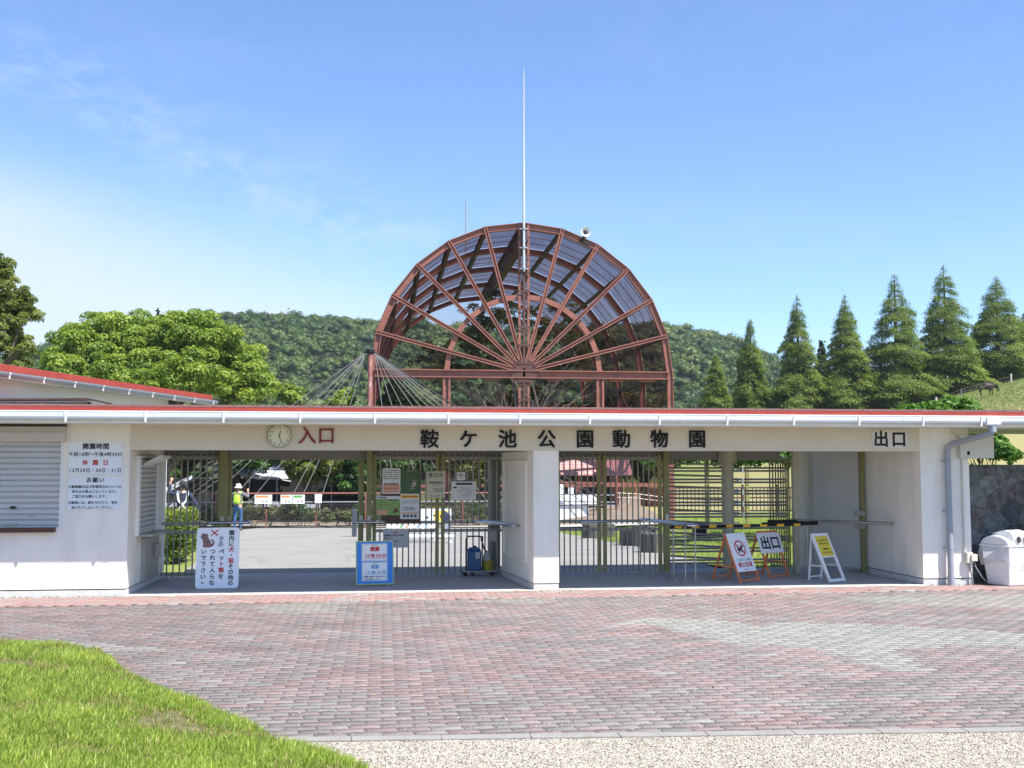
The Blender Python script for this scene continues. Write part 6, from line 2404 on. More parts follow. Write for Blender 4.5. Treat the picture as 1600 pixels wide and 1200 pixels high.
m_.add([s0, s1, s2, s3] + [q + Vector((0, 0.04, 0)) for q in (s0, s1, s2, s3)], [(0, 1, 2, 3), (7, 6, 5, 4), (0, 4, 5, 1), (1, 5, 6, 2), (2, 6, 7, 3), (3, 7, 4, 0)])
m_.build('skirt_sheet', M['sheet_white'], ew)
for px0, px1, py in ((244, 290, 786), (395, 440, 786), (468, 500, 788)):
    a, b_ = P(px0, py, 33.5), P(px1, py + 6, 33.5)
    MB().box(a.x, b_.x, 33.5, 33.8, b_.z, a.z).build('feed_trough', M['sheet_white'], ew)

# red railed mesh fence along the yard
fy = 29.2
fx0, fx1 = P(150, 800, fy).x, P(870, 800, fy).x
fz = gz(-5, fy)
rz_ = P(450, 771, fy).z
fe = thing('mesh_fence', 'mesh fence with a rust red top rail along the far side of the yard', 'fence', ((fx0 + fx1) / 2, fy, fz))
MB().tube([(fx0, fy, rz_), (fx1, fy, rz_)], 0.035, 8).build('top_rail', M['fence_red'], fe, smooth=True)
m_ = MB().bar((fx0, fy, rz_ - 0.35), (fx1, fy, rz_ - 0.35), 0.03, 0.05)
m_.build('middle_rail', M['pipe'], fe)
x = fx0
stp = (P(494, 800, fy).x - P(416, 800, fy).x)
pm_ = MB().box(-0.025, 0.025, -0.025, 0.025, -0.05, rz_ - fz)
pme = pm_.mesh('post')
pme.materials.append(M['fence_red'])
x = P(416, 800, fy).x - 4 * stp
while x < fx1:
    if x > fx0:
        o = link('post', pme, fe)
        o.location = Vector((x, fy, fz)) - woff(fe)
    x += stp
m_ = MB()
x = fx0
while x < fx1:
    m_.box(x - 0.004, x + 0.004, fy - 0.03, fy - 0.022, fz, rz_ - 0.35)
    x += 0.075
for k in range(12):
    z = fz + (rz_ - 0.37 - fz) * k / 11
    m_.box(fx0, fx1, fy - 0.022, fy - 0.014, z - 0.004, z + 0.004)
m_.build('mesh_panel', M['wire'], fe)
# information boards on the fence
for k, (px0, px1, py0, py1, ink, lab) in enumerate(((398, 425, 773, 787, 'orange_ink', 'white board with an orange header, left of the others on the red rail'),
                                                   (438.5, 456.5, 773, 787, 'orange_ink', 'white board with an orange header, joined to a green headed board'),
                                                   (457.5, 476, 773, 787, 'green_ink', 'white board with a green header on the red rail'),
                                                   (492, 502.5, 772, 786, None, 'small plain white board at the right on the red rail'))):
    o, w_, h_ = panel('animal_info_board', lab, 'information board', px0, py0, px1, py1, fy - 0.12, 0.02, 'paper', 'information boards along the yard fence')
    if ink:
        a = MB()
        rect(a, -w_ / 2 + 0.03, w_ / 2 * 0.55, h_ / 2 - 0.12, h_ / 2 - 0.03, -0.002)
        a.build('picture', M[ink], o, world=False, fixn=False)
        a = MB()
        for q in range(2):
            xx = -0.02 + 0.14 * q
            flat(a, [(xx + 0.035 * math.cos(R(t)), -0.09 + 0.025 * math.sin(R(t))) for t in range(0, 360, 45)], -0.002)
        a.build('picture', M['ink'], o, world=False, fixn=False)
    MB().box(-0.03, 0.03, 0.02, 0.10, -h_ / 2 - 0.30, h_ / 2 - 0.1).build('bracket', M['rubber'], o, world=False)

# table, painted board and trolley just inside the gate
ta, tb_ = ground_hit(612, 846), ground_hit(708, 846)
tx0, tx1 = P(603, 820, ta.y).x, P(684, 820, ta.y).x
tz = P(640, 823, ta.y).z
tbl = thing('white_table', 'low white table painted with coloured stripes, seen through the gate bars', 'table', ((tx0 + tx1) / 2, ta.y, gz(tx0, ta.y)))
zt_ = P(640, 817, ta.y).z
MB().box(tx0, tx1, ta.y, ta.y + 0.5, zt_ - 0.08, zt_).build('tabletop', M['table_white'], tbl, bevel=0.02)
for x in (tx0 + 0.06, tx1 - 0.06):
    for y in (ta.y + 0.06, ta.y + 0.44):
        MB().box(x - 0.025, x + 0.025, y - 0.025, y + 0.025, gz(x, y) - 0.02, zt_ - 0.08).build('leg', M['white_trim'], tbl)
m_ = MB().box(tx0 + 0.02, tx1 - 0.02, ta.y - 0.015, ta.y - 0.002, zt_ - 0.14, zt_ - 0.005)
ap = m_.build('painted_apron', M['table_white'], tbl)
for px, w_, mm in ((628, 6, 'green_ink'), (637, 3, 'orange_ink'), (655, 7, 'blue_ink'), (667, 4, 'blue_ink')):
    c_ = P(px, 824, ta.y)
    a = MB()
    for q in range(3):
        stroke(a, (c_.x - 0.05 + 0.022 * q, zt_ - 0.135), (c_.x - 0.02 + 0.03 * q, zt_ - 0.02), 0.018, ta.y - 0.0175)
    a.build('stripe', M[mm], ap, fixn=False)
bx_ = P(632, 838, ta.y - 1).x, P(710, 838, ta.y - 1).x
sb_ = thing('white_bench', 'low white bench standing on the sunlit yard behind the gate bars', 'bench', ((bx_[0] + bx_[1]) / 2, ta.y - 1, gz(bx_[0], ta.y - 1)))
zz_ = P(660, 836.5, ta.y - 1).z
MB().box(bx_[0], bx_[1], ta.y - 1.0, ta.y - 0.7, zz_ - 0.07, zz_).build('seat', M['table_white'], sb_, bevel=0.015)
for x in (bx_[0] + 0.1, bx_[1] - 0.1):
    MB().box(x - 0.03, x + 0.03, ta.y - 0.97, ta.y - 0.73, gz(x, ta.y - 0.9) - 0.02, zz_ - 0.07).build('leg', M['table_white'], sb_)
py_ = ta.y + 3
o, w_, h_ = panel('painted_animal_board', 'white and yellow board painted with animals, beyond the low table', 'board', 657, 795, 705, 816, py_, 0.03, 'paper')
a, b_ = MB(), MB()
rect(a, -0.05, w_ / 2 - 0.10, -h_ / 2 + 0.03, h_ / 2 - 0.06, -0.002)
for q, (xx, zz) in enumerate(((-0.30, -0.08), (-0.26, -0.05), (-0.05, 0.0), (0.22, 0.10), (0.26, 0.03), (0.24, -0.03), (0.28, 0.12))):
    flat(b_, [(xx + 0.035 * math.cos(R(t)), zz + 0.03 * math.sin(R(t))) for t in range(0, 360, 40)], -0.003 - 0.0003 * q)
a.build('picture', M['yellow_ink'], o, world=False, fixn=False)
b_.build('picture', M['ink'], o, world=False, fixn=False)
m_ = MB()
for xx in (-w_ / 2 + 0.08, w_ / 2 - 0.08):
    m_.box(xx - 0.02, xx + 0.02, 0.03, 0.07, gz(o.location.x, py_) - o.location.z, h_ / 2)
m_.build('leg', M['white_trim'], o, world=False)
pp = ground_hit(694, 841)
st_ = thing('stroller', 'dark blue child stroller parked by the low white table', 'stroller', tuple(pp))
sc_ = (P(703, 820, pp.y).x - P(684, 820, pp.y).x)
hh_ = P(694, 799, pp.y).z - pp.z
m_ = MB()
m_.prism([(-0.3 * sc_, 0.28 * hh_), (0.45 * sc_, 0.28 * hh_), (0.5 * sc_, 0.62 * hh_), (0.45 * sc_, 0.86 * hh_), (0.2 * sc_, hh_), (-0.15 * sc_, 0.98 * hh_), (-0.38 * sc_, 0.8 * hh_), (-0.1 * sc_, 0.62 * hh_)], -0.18, 0.18, 'y')
m_.build('seat_and_hood', M['navy_cloth'], st_, world=False, bevel=0.04)
MB().box(-0.25 * sc_, 0.3 * sc_, -0.2, -0.185, 0.30 * hh_, 0.55 * hh_).build('seat_pad', M['pipe'], st_, world=False)
for sx in (-0.4, 0.45):
    for sy in (-0.16, 0.16):
        MB().lathe([(0.03, -0.015), (0.07, -0.012), (0.07, 0.012), (0.03, 0.015)], (sx * sc_, sy, 0.07), 14, 'y').build('wheel', M['rubber'], st_, world=False)
m_ = MB()
for sy in (-0.16, 0.16):
    m_.tube([(-0.4 * sc_, sy, 0.07), (0.4 * sc_, sy, 0.6 * hh_), (0.62 * sc_, sy, 0.95 * hh_)], 0.012, 6)
    m_.tube([(0.45 * sc_, sy, 0.07), (-0.1 * sc_, sy, 0.45 * hh_)], 0.012, 6)
m_.build('frame', M['pipe'], st_, world=False, smooth=True)
# tall dark panel right behind the left post of the middle leaf
q = ground_hit(556, 838)
tp = thing('dark_sensor_post', 'dark narrow cabinet standing just inside the gate, left of the olive posts', 'cabinet', tuple(q))
MB().box(P(550, 820, q.y).x - q.x, P(557.5, 820, q.y).x - q.x, -0.1, 0.1, 0, P(553, 796, q.y).z - q.z).build('cabinet', mat('dark blue grey cabinet', (0.06, 0.07, 0.09), 0.5), tp, world=False, bevel=0.01)

# right part of the yard: white wall, red roofed house, timber wall, rough wall
wwy = 31.5
wa, wb_ = P(868, 780, wwy), P(934, 813, wwy)
ww = thing('white_enclosure_wall', 'bright white low wall pieces beyond the yard, right of the pillar', 'wall', ((wa.x + wb_.x) / 2, wwy, wb_.z))
m_ = MB()
m_.box(wa.x, wb_.x - 0.4, wwy, wwy + 0.2, P(900, 813, wwy).z - 0.2, P(900, 791, wwy).z)
m_.box(wa.x, wb_.x, wwy + 0.25, wwy + 0.4, P(900, 788, wwy).z, P(900, 774, wwy).z)
m_.box(wa.x, P(884, 780, wwy).x, wwy + 0.25, wwy + 0.4, P(900, 774, wwy).z, P(900, 757, wwy).z)
m_.box(P(890, 780, wwy).x, P(898, 780, wwy).x, wwy + 0.25, wwy + 0.4, P(900, 774, wwy).z, P(900, 762, wwy).z)
m_.build('wall', M['white_wall'], ww)
for py in (772.5, 783.5, 788.5):
    MB().bar(P(868, py, wwy - 0.05), P(960, py + 1, wwy - 0.05), 0.04, 0.05).build('rail', M['pipe'], ww)
rhy = 37.0
ra, rb_ = P(862, 742, rhy), P(983, 716, rhy)
rh = thing('red_tiled_house', 'small dark house with a faded red tiled roof behind the right gate leaves', 'house', ((ra.x + rb_.x) / 2, rhy, gz(7, rhy)))
m_ = MB()
nr = 6
zlo, zhi = ra.z, P(900, 712, rhy).z
for k in range(nr):
    z0 = zlo + (zhi - zlo) * k / nr
    y0 = rhy - 0.8 + 0.16 * k
    x = ra.x
    while x < rb_.x - 0.05:
        xe = min(x + 0.5, rb_.x)
        m_.add([(x, y0, z0 + 0.035), (xe - 0.02, y0, z0 + 0.035), (xe - 0.02, y0 + 0.18, z0 + (zhi - zlo) / nr + 0.03), (x, y0 + 0.18, z0 + (zhi - zlo) / nr + 0.03), (x, y0, z0 - 0.03), (xe - 0.02, y0, z0 - 0.03), (xe - 0.02, y0 + 0.18, z0 + (zhi - zlo) / nr - 0.03), (x, y0 + 0.18, z0 + (zhi - zlo) / nr - 0.03)],
               [(0, 1, 2, 3), (7, 6, 5, 4), (0, 4, 5, 1), (1, 5, 6, 2), (2, 6, 7, 3), (3, 7, 4, 0)])
        x = xe
m_.build('roof', M['tile_red'], rh)
MB().box(ra.x + 0.4, rb_.x - 0.5, rhy, rhy + 1.5, -0.75, zlo + 0.3).build('wall', M['dark_wall'], rh)
m_ = MB()
for px in (868, 905, 958, 965):
    x = P(px, 760, rhy - 0.5).x
    m_.box(x - 0.09, x + 0.09, rhy - 0.6, rhy - 0.42, -0.75, zlo)
m_.build('post', M['vault'], rh)
MB().box(P(936, 760, rhy).x, P(953, 760, rhy).x, rhy - 0.02, rhy - 0.001, P(940, 773, rhy).z, P(940, 757, rhy).z).build('window', mat('dark window glass', (0.05, 0.06, 0.08), 0.1), rh)
tfy = 35.0
ta_, tb2 = P(986, 809, tfy), P(1042, 757, tfy)
tf = thing('timber_wall', 'red brown timber board wall beyond the yard beside the turnstile', 'wall', ((ta_.x + tb2.x) / 2, tfy, gz(9, tfy)))
MB().prism([(P(992, 0, tfy).x, gz(9, tfy)), (tb2.x, gz(9, tfy)), (tb2.x, tb2.z - 0.2), (P(1010, 0, tfy).x, P(1010, 763, tfy).z), (P(992, 0, tfy).x, P(992, 768, tfy).z)], tfy, tfy + 0.15, 'y').build('boards', M['red_timber'], tf)
m_ = MB()
for px in (994, 1012, 1035):
    x = P(px, 780, tfy - 0.05).x
    m_.box(x - 0.05, x + 0.05, tfy - 0.06, tfy - 0.002, gz(9, tfy), P(px, 762, tfy).z)
m_.bar(P(990, 803, tfy - .08), P(1040, 806, tfy - .08), 0.05, 0.08)
m_.build('frame', M['vault'], tf)
rwy = 33.5
rw = thing('rough_wall', 'low pinkish rough wall with a pale handrail beside the timber wall', 'wall', (P(950, 800, rwy).x, rwy, gz(8, rwy)))
MB().prism([(P(934, 0, rwy).x, gz(8, rwy) - 0.1), (P(994, 0, rwy).x, gz(8, rwy) - 0.1), (P(994, 0, rwy).x, P(994, 774, rwy).z), (P(966, 0, rwy).x, P(966, 778, rwy).z), (P(960, 0, rwy).x, P(960, 790, rwy).z), (P(934, 0, rwy).x, P(934, 795, rwy).z)], rwy, rwy + 0.3, 'y').build('wall', M['pink_stone'], rw)
m_ = MB()
m_.tube([P(964, 770, rwy), P(998, 772, rwy), P(1036, 777, rwy)], 0.022, 6)
m_.tube([P(964, 777, rwy), P(998, 779, rwy), P(1036, 783, rwy)], 0.018, 6)
for px in (968, 982, 997, 1015):
    m_.tube([P(px, 770, rwy), P(px, 788, rwy)], 0.018, 6)
m_.build('handrail', M['post_pale'], rw, smooth=True)
rly = 32.5
rl = thing('red_rail', 'thin rust red rail with posts in front of the red tiled house', 'fence', (P(940, 755, rly).x, rly, gz(8, rly)))
MB().bar(P(866, 753.5, rly), P(1040, 757, rly), 0.06, 0.09).build('rail', M['fence_red'], rl)
for px in (872, 900, 963, 1046):
    m_ = MB()
    t_, x = P(px, 742 if px in (963,) else 753, rly).z, P(px, 760, rly).x
    m_.box(x - 0.05, x + 0.05, rly - 0.05, rly + 0.05, gz(x, rly) - 0.05, t_)
    m_.build('post', M['fence_red'], rl)

# log-shaped stools at the edge of the lawn
stool_spots = [(925, 840), (984, 851), (1020, 862), (1007, 846)]
sm = []
for v in range(3):
    m_ = MB()
    n = 22
    r_ = random.Random(50 + v)
    rad_ = [0.24 * (1 + 0.06 * r_.uniform(-1, 1) + 0.03 * math.cos(11 * k)) for k in range(n)]
    vs = []
    for z, f in ((0, 1.0), (0.36, 0.98), (0.385, 0.94)):
        vs += [(rad_[k] * f * math.cos(2 * math.pi * k / n), rad_[k] * f * math.sin(2 * math.pi * k / n), z) for k in range(n)]
    m_.add(vs, [(i * n + k, i * n + (k + 1) % n, (i + 1) * n + (k + 1) % n, (i + 1) * n + k) for i in range(2) for k in range(n)] + [tuple(range(2 * n, 3 * n)), tuple(range(n))[::-1]])
    me_ = m_.mesh('log_stool')
    me_.materials.append(M['stump'])
    sm.append(me_)
labs = ['grey log shaped stool farthest left, behind the meeting gate stiles', 'grey log shaped stool at the middle of the lawn edge', 'grey log shaped stool nearest to the turnstile post', 'grey log shaped stool hidden partly behind the two nearest ones']
for k, (px, py) in enumerate(stool_spots):
    q = ground_hit(px, py)
    kk = 0
    cl_n = 2 if k in (1, 2) else 1
    o = link('log_stool', sm[k % 3])
    o.location = (q.x, q.y, q.z)
    s = (P(px + 1, py, q.y).x - P(px, py, q.y).x)
    o.scale = (1.25, 1.1, 1.1)
    o.rotation_euler = (0, 0, k * 1.1)
    tag(o, labs[k], 'stool', 'log stools along the lawn')
more = [(946, 838.5, 'grey log shaped stool pushed against the farthest left one'), (1000, 852, 'grey log shaped stool touching the one at the middle of the lawn edge')]
for k, (px, py, lb_) in enumerate(more):
    q = ground_hit(px, py)
    o = link('log_stool', sm[(k + 1) % 3])
    o.location = (q.x, q.y, q.z)
    o.scale = (1.2, 1.1, 1.05)
    tag(o, lb_, 'stool', 'log stools along the lawn')
# railing on the lawn's far side, seen through the turnstile
ry = 24.0
rx0, rx1 = P(1050, 800, ry).x, P(1285, 800, ry).x
rl = thing('iron_railing', 'brown iron railing across the lawn behind the turnstile', 'railing', ((rx0 + rx1) / 2, ry, gz(12, ry)))
zt_, zb2 = P(1160, 762, ry).z, P(1160, 800, ry).z
for z in (zt_, zb2 + 0.05, zt_ - 0.38):
    MB().bar((rx0, ry, z), (rx1, ry, z), 0.05, 0.06).build('rail', M['rust_rail'], rl)
m_ = MB()
x = rx0
while x < rx1:
    m_.box(x - 0.014, x + 0.014, ry - 0.012, ry + 0.012, zb2, zt_)
    x += 0.15
m_.build('baluster_panel', M['rust_rail'], rl)
x = rx0
while x < rx1 + 0.1:
    m_ = MB().box(x - 0.035, x + 0.035, ry - 0.035, ry + 0.035, gz(x, ry) - 0.1, zt_ + 0.12)
    m_.build('post', M['rust_rail'], rl)
    x += 1.38
# pergola posts and beams behind the exit
pg = thing('pergola', 'timber pergola posts and beams behind the turnstile, overgrown with leaves', 'pergola', (P(1200, 800, 11).x, 12, gz(10, 12)))
for px, y in ((1267, 9.5), (1105, 13.0), (1168, 16.0), (1295, 13.5)):
    x = P(px, 800, y).x
    MB().box(x - 0.05, x + 0.05, y - 0.05, y + 0.05, gz(x, y) - 0.1, 2.35).build('post', M['olive'], pg)
for y in (9.5, 13.0, 16.0):
    MB().bar((P(1040, 700, y).x, y, 2.35), (P(1310, 700, y).x, y, 2.35), 0.08, 0.12).build('beam', M['olive'], pg)
x = P(1048, 800, 18).x
rp_ = thing('red_pillar', 'orange red steel pillar just behind the left post of the turnstile', 'post', (x, 18, gz(x, 18)))
MB().box(x - 0.10, x + 0.10, 17.9, 18.1, gz(x, 18) - 0.1, 2.5).build('shaft', M['fence_red'], rp_, bevel=0.01)
MB().box(x - 0.16, x + 0.16, 17.84, 18.16, gz(x, 18) - 0.05, gz(x, 18) + 0.1).build('base', M['pale_concrete'], rp_)

# fence along the crest of the pony field
cf = thing('field_fence', 'thin wire fence with pale posts along the crest of the grassy hill', 'fence', tuple(ground_hit(1463, 632)))
fp = [ground_hit(px, py) for px, py in ((1415, 648), (1463, 634), (1502, 617), (1540, 607), (1580, 597), (1620, 590))]
for i, q in enumerate(fp):
    big = i in (1, 4)
    MB().tube([q - Vector((0, 0, 0.1)), q + Vector((0, 0, 0.62 if big else 0.45))], 0.07 if big else 0.03, 6).build('post', M['post_pale'] if big else M['pipe'], cf)
m_ = MB()
for a, b_ in zip(fp[:-1], fp[1:]):
    for z in (0.2, 0.42):
        m_.tube([a + Vector((0, 0, z)), b_ + Vector((0, 0, z))], 0.012, 5)
m_.build('wire', M['wire'], cf)

# ------------------------------------------------------------------ people and ponies
def skin_obj(name, joints, edges, m, parent=None, subs=2, root=0):
    me_ = bpy.data.meshes.new(name)
    names = list(joints)
    me_.from_pydata([joints[k][0] for k in names], [], [])
    bm = bmesh.new()
    bm.from_mesh(me_)
    bm.verts.ensure_lookup_table()
    for a, b_ in edges:
        bm.edges.new((bm.verts[names.index(a)], bm.verts[names.index(b_)]))
    bm.to_mesh(me_)
    bm.free()
    o_ = bpy.data.objects.new(name, me_)
    COL.objects.link(o_)
    md = o_.modifiers.new('skin', 'SKIN')
    sv = me_.skin_vertices[0].data if me_.skin_vertices else None
    if sv is None:
        bpy.context.view_layer.objects.active = o_
        bpy.ops.object.modifier_remove(modifier='skin')
        bpy.ops.object.modifier_add(type='SKIN')
        sv = me_.skin_vertices[0].data
    for k, nm in enumerate(names):
        r_ = joints[nm][1]
        sv[k].radius = (r_, r_) if isinstance(r_, (int, float)) else r_
        sv[k].use_root = (nm == (root or names[0]))
    o_.modifiers[-1].use_smooth_shade = True
    sb = o_.modifiers.new('subsurf', 'SUBSURF')
    sb.levels = sb.render_levels = subs
    me_.materials.append(m)
    dg = bpy.context.evaluated_depsgraph_get()
    dg.update()
    fin = bpy.data.meshes.new_from_object(o_.evaluated_get(dg))
    fin.shade_smooth()
    if not fin.materials:
        fin.materials.append(m)
    bpy.data.objects.remove(o_)
    fin.name = name
    return link(name, fin, parent, world=False)


def person(label, loc, yaw, height, arms, cloth):
    """seen from behind: +y is ahead. arms: joint positions for left and right"""
    root = thing('person', label, 'person', loc, (0, 0, yaw))
    k = height / 1.70
    V_ = lambda x, y, z: (x * k, y * k, z * k)
    J = {'pelvis': (V_(0, 0, 0.93), (0.135 * k, 0.10 * k)), 'waist': (V_(0, 0.01, 1.08), (0.125 * k, 0.095 * k)), 'chest': (V_(0, 0.02, 1.28), (0.15 * k, 0.11 * k)), 'collar': (V_(0, 0.01, 1.42), (0.09 * k, 0.075 * k)),
         'neck': (V_(0, 0.02, 1.48), 0.05 * k), 'jaw': (V_(0, 0.045, 1.545), (0.062 * k, 0.075 * k)), 'head': (V_(0, 0.03, 1.62), (0.078 * k, 0.094 * k)), 'crown': (V_(0, 0.02, 1.68), (0.055 * k, 0.065 * k))}
    E_ = [('pelvis', 'waist'), ('waist', 'chest'), ('chest', 'collar'), ('collar', 'neck'), ('neck', 'jaw'), ('jaw', 'head'), ('head', 'crown')]
    legs = {}
    for s, nm, st in ((-1, 'l', -0.02), (1, 'r', 0.04)):
        legs['hip' + nm] = (V_(s * 0.095, 0, 0.86), 0.088 * k)
        legs['knee' + nm] = (V_(s * 0.105, 0.02 + st, 0.48), 0.058 * k)
        legs['ankle' + nm] = (V_(s * 0.11, -0.02 + st, 0.085), 0.038 * k)
        legs['heel' + nm] = (V_(s * 0.112, 0.02 + st, 0.04), 0.036 * k)
        legs['toe' + nm] = (V_(s * 0.13, 0.15 + st, 0.028), (0.040 * k, 0.026 * k))
        E_ += [('pelvis', 'hip' + nm), ('hip' + nm, 'knee' + nm), ('knee' + nm, 'ankle' + nm), ('ankle' + nm, 'heel' + nm), ('heel' + nm, 'toe' + nm)]
    J.update(legs)
    sleeves = {}
    for s, nm in ((-1, 'l'), (1, 'r')):
        el, wr = arms[nm]
        J['sh' + nm] = (V_(s * 0.185, 0.0, 1.385), 0.056 * k)
        J['el' + nm] = (V_(*el), 0.041 * k)
        J['wr' + nm] = (V_(*wr), 0.027 * k)
        d = (Vector(wr) - Vector(el)).normalized()
        side = d.cross(Vector((0, 1, 0)))
        if side.length < 0.2:
            side = d.cross(Vector((0, 0, 1)))
        side.normalize()
        pal = Vector(wr) + d * 0.07
        J['palm' + nm] = (V_(*pal), (0.036 * k, 0.020 * k))
        E_ += [('collar', 'sh' + nm), ('sh' + nm, 'el' + nm), ('el' + nm, 'wr' + nm), ('wr' + nm, 'palm' + nm)]
        curl = side.cross(d)
        for f in range(4):
            b0 = pal + side * (0.030 - 0.020 * f) + d * 0.035
            ln = (0.062, 0.072, 0.068, 0.052)[f]
            t0 = b0 + d * ln * 0.55 + curl * 0.012
            t1_ = t0 + d * ln * 0.35 + curl * 0.030
            J['f%d%s' % (f, nm)], J['g%d%s' % (f, nm)], J['h%d%s' % (f, nm)] = (V_(*b0), 0.0095 * k), (V_(*t0), 0.0085 * k), (V_(*t1_), 0.0075 * k)
            E_ += [('palm' + nm, 'f%d%s' % (f, nm)), ('f%d%s' % (f, nm), 'g%d%s' % (f, nm)), ('g%d%s' % (f, nm), 'h%d%s' % (f, nm))]
        th0 = Vector(wr) + d * 0.035 + side * 0.030
        th1 = th0 + d * 0.030 + side * 0.028 + curl * 0.015
        J['t0' + nm], J['t1' + nm] = (V_(*th0), 0.012 * k), (V_(*th1), 0.009 * k)
        E_ += [('wr' + nm, 't0' + nm), ('t0' + nm, 't1' + nm)]
    body = skin_obj('body', J, E_, M['skin'], root, 1, 'pelvis')
    g_ = 0.014
    up = {n: (J[n][0], tuple(np.array(J[n][1] if isinstance(J[n][1], tuple) else (J[n][1],) * 2) + g_ * 1.2)) for n in ('waist', 'chest', 'collar', 'shl', 'ell', 'shr', 'elr')}
    up['hem'] = (V_(0, 0, 0.90), (0.158 * k, 0.125 * k))
    for nm in 'lr':
        a_, b_ = Vector(J['el' + nm][0]), Vector(J['wr' + nm][0])
        up['cuff' + nm] = (tuple(a_.lerp(b_, 0.92)), 0.038 * k)
    skin_obj('shirt', up, [('waist', 'hem'), ('waist', 'chest'), ('chest', 'collar'), ('collar', 'shl'), ('shl', 'ell'), ('ell', 'cuffl'), ('collar', 'shr'), ('shr', 'elr'), ('elr', 'cuffr')], M[cloth['shirt']], root, 2, 'chest')
    dn = {'pelvis': (J['pelvis'][0], (0.148 * k, 0.112 * k)), 'belt': (V_(0, 0, 1.0), (0.135 * k, 0.105 * k))}
    ed = [('pelvis', 'belt')]
    for nm in 'lr':
        for j_, ex in (('hip', 0.014), ('knee', 0.018)):
            dn[j_ + nm] = (J[j_ + nm][0], J[j_ + nm][1] + ex)
        a_ = Vector(J['ankle' + nm][0])
        dn['hemm' + nm] = (tuple(a_ + Vector((0, 0, 0.0))), 0.058 * k)
        ed += [('pelvis', 'hip' + nm), ('hip' + nm, 'knee' + nm), ('knee' + nm, 'hemm' + nm)]
    skin_obj('trousers', dn, ed, M[cloth['trousers']], root, 2, 'pelvis')
    for nm in 'lr':
        a_, b_, c_ = (Vector(J[q + nm][0]) for q in ('ankle', 'heel', 'toe'))
        skin_obj('shoe', {'a': (tuple(b_ + Vector((0, -0.03, 0.01))), 0.045 * k), 'b': (tuple(b_ + Vector((0, 0.05, 0.0))), 0.044 * k), 'c': (tuple(c_), (0.050 * k, 0.034 * k))}, [('a', 'b'), ('b', 'c')], M[cloth['shoes']], root, 2, 'b')
    hr = MB()
    hr.lathe([(0.0825 * k, -0.085), (0.090 * k, -0.04), (0.092 * k, 0.0), (0.082 * k, 0.045)], V_(0, 0.005, 1.635), 18)
    hr.build('hair', M['hair'], root, world=False, smooth=True)
    ft = MB()
    for sx in (-0.03, 0.03):
        ft.lathe([(0.001, 0.0), (0.011 * k, 0.004), (0.001, 0.012)], V_(sx, 0.118, 1.615), 8, 'y')
    ft.build('eyes', M['hair'], body, world=False, smooth=True)
    nb_ = MB().add([V_(-0.014, 0.115, 1.575), V_(0.014, 0.115, 1.575), V_(0, 0.142, 1.58), V_(0, 0.118, 1.62)], [(0, 1, 2), (0, 2, 3), (1, 3, 2), (0, 3, 1)])
    for sx in (-1, 1):
        nb_.lathe([(0.008, -0.012), (0.026, -0.004), (0.026, 0.006), (0.008, 0.010)], V_(sx * 0.088, 0.02, 1.605), 10, 'x')
    nb_.build('nose_and_ears', M['skin'], body, world=False, smooth=True)
    MB().add([V_(-0.024, 0.119, 1.551), V_(0.024, 0.119, 1.551), V_(0.02, 0.121, 1.543), V_(-0.02, 0.121, 1.543)], [(0, 1, 2, 3)]).build('mouth', M['red_timber'], body, world=False)
    ht = MB()
    if cloth['hat'] == 'bucket':
        ht.lathe([(0.150 * k, -0.03), (0.105 * k, 0.02), (0.102 * k, 0.075), (0.085 * k, 0.115), (0.03 * k, 0.13)], V_(0, 0.015, 1.635), 24)
    else:
        ht.lathe([(0.098 * k, -0.005), (0.102 * k, 0.04), (0.088 * k, 0.085), (0.03 * k, 0.11)], V_(0, 0.015, 1.64), 24)
        ht.prism([(0.075 * math.cos(R(a)) * k, 0.09 * k + 0.10 * math.sin(R(a)) * k) for a in range(0, 181, 20)], 1.655 * k, 1.667 * k)
    ht.build('hat', M[cloth['hatm']], root, world=False, smooth=True)
    return root, k, V_


q = ground_hit(371, 829)
hgt = (829 - 760) * (q.y - CAM_Y) * 0.99 / F_PX
root, k, V_ = person('person in a white hat and jeans with a lime green backpack, facing the fence', (q.x, q.y, q.z), R(-6), hgt, {'l': ((-0.30, 0.05, 1.14), (-0.22, 0.26, 1.10)), 'r': ((0.34, 0.16, 1.25), (0.30, 0.30, 1.46))},
                     dict(shirt='grey_cloth', trousers='jeans', shoes='dark_cloth', hat='bucket', hatm='white_cloth'))
bp = skin_obj('backpack', {'a': (V_(0, -0.17, 1.36), (0.10 * k, 0.06 * k)), 'b': (V_(0, -0.22, 1.18), (0.145 * k, 0.095 * k)), 'c': (V_(0, -0.21, 1.0), (0.135 * k, 0.09 * k))}, [('a', 'b'), ('b', 'c')], M['lime_cloth'], root, 2, 'b')
sm_ = MB()
for sx in (-1, 1):
    sm_.tube([V_(sx * 0.09, -0.12, 1.38), V_(sx * 0.12, -0.02, 1.475), V_(sx * 0.12, 0.13, 1.38), V_(sx * 0.13, 0.14, 1.15), V_(sx * 0.16, -0.05, 1.03)], 0.02 * k, 6)
sm_.tube([V_(-0.05, -0.30, 1.10), V_(0.05, -0.30, 1.10)], 0.012 * k, 6)
sm_.build('strap', M['lime_cloth'], bp, world=False, smooth=True)

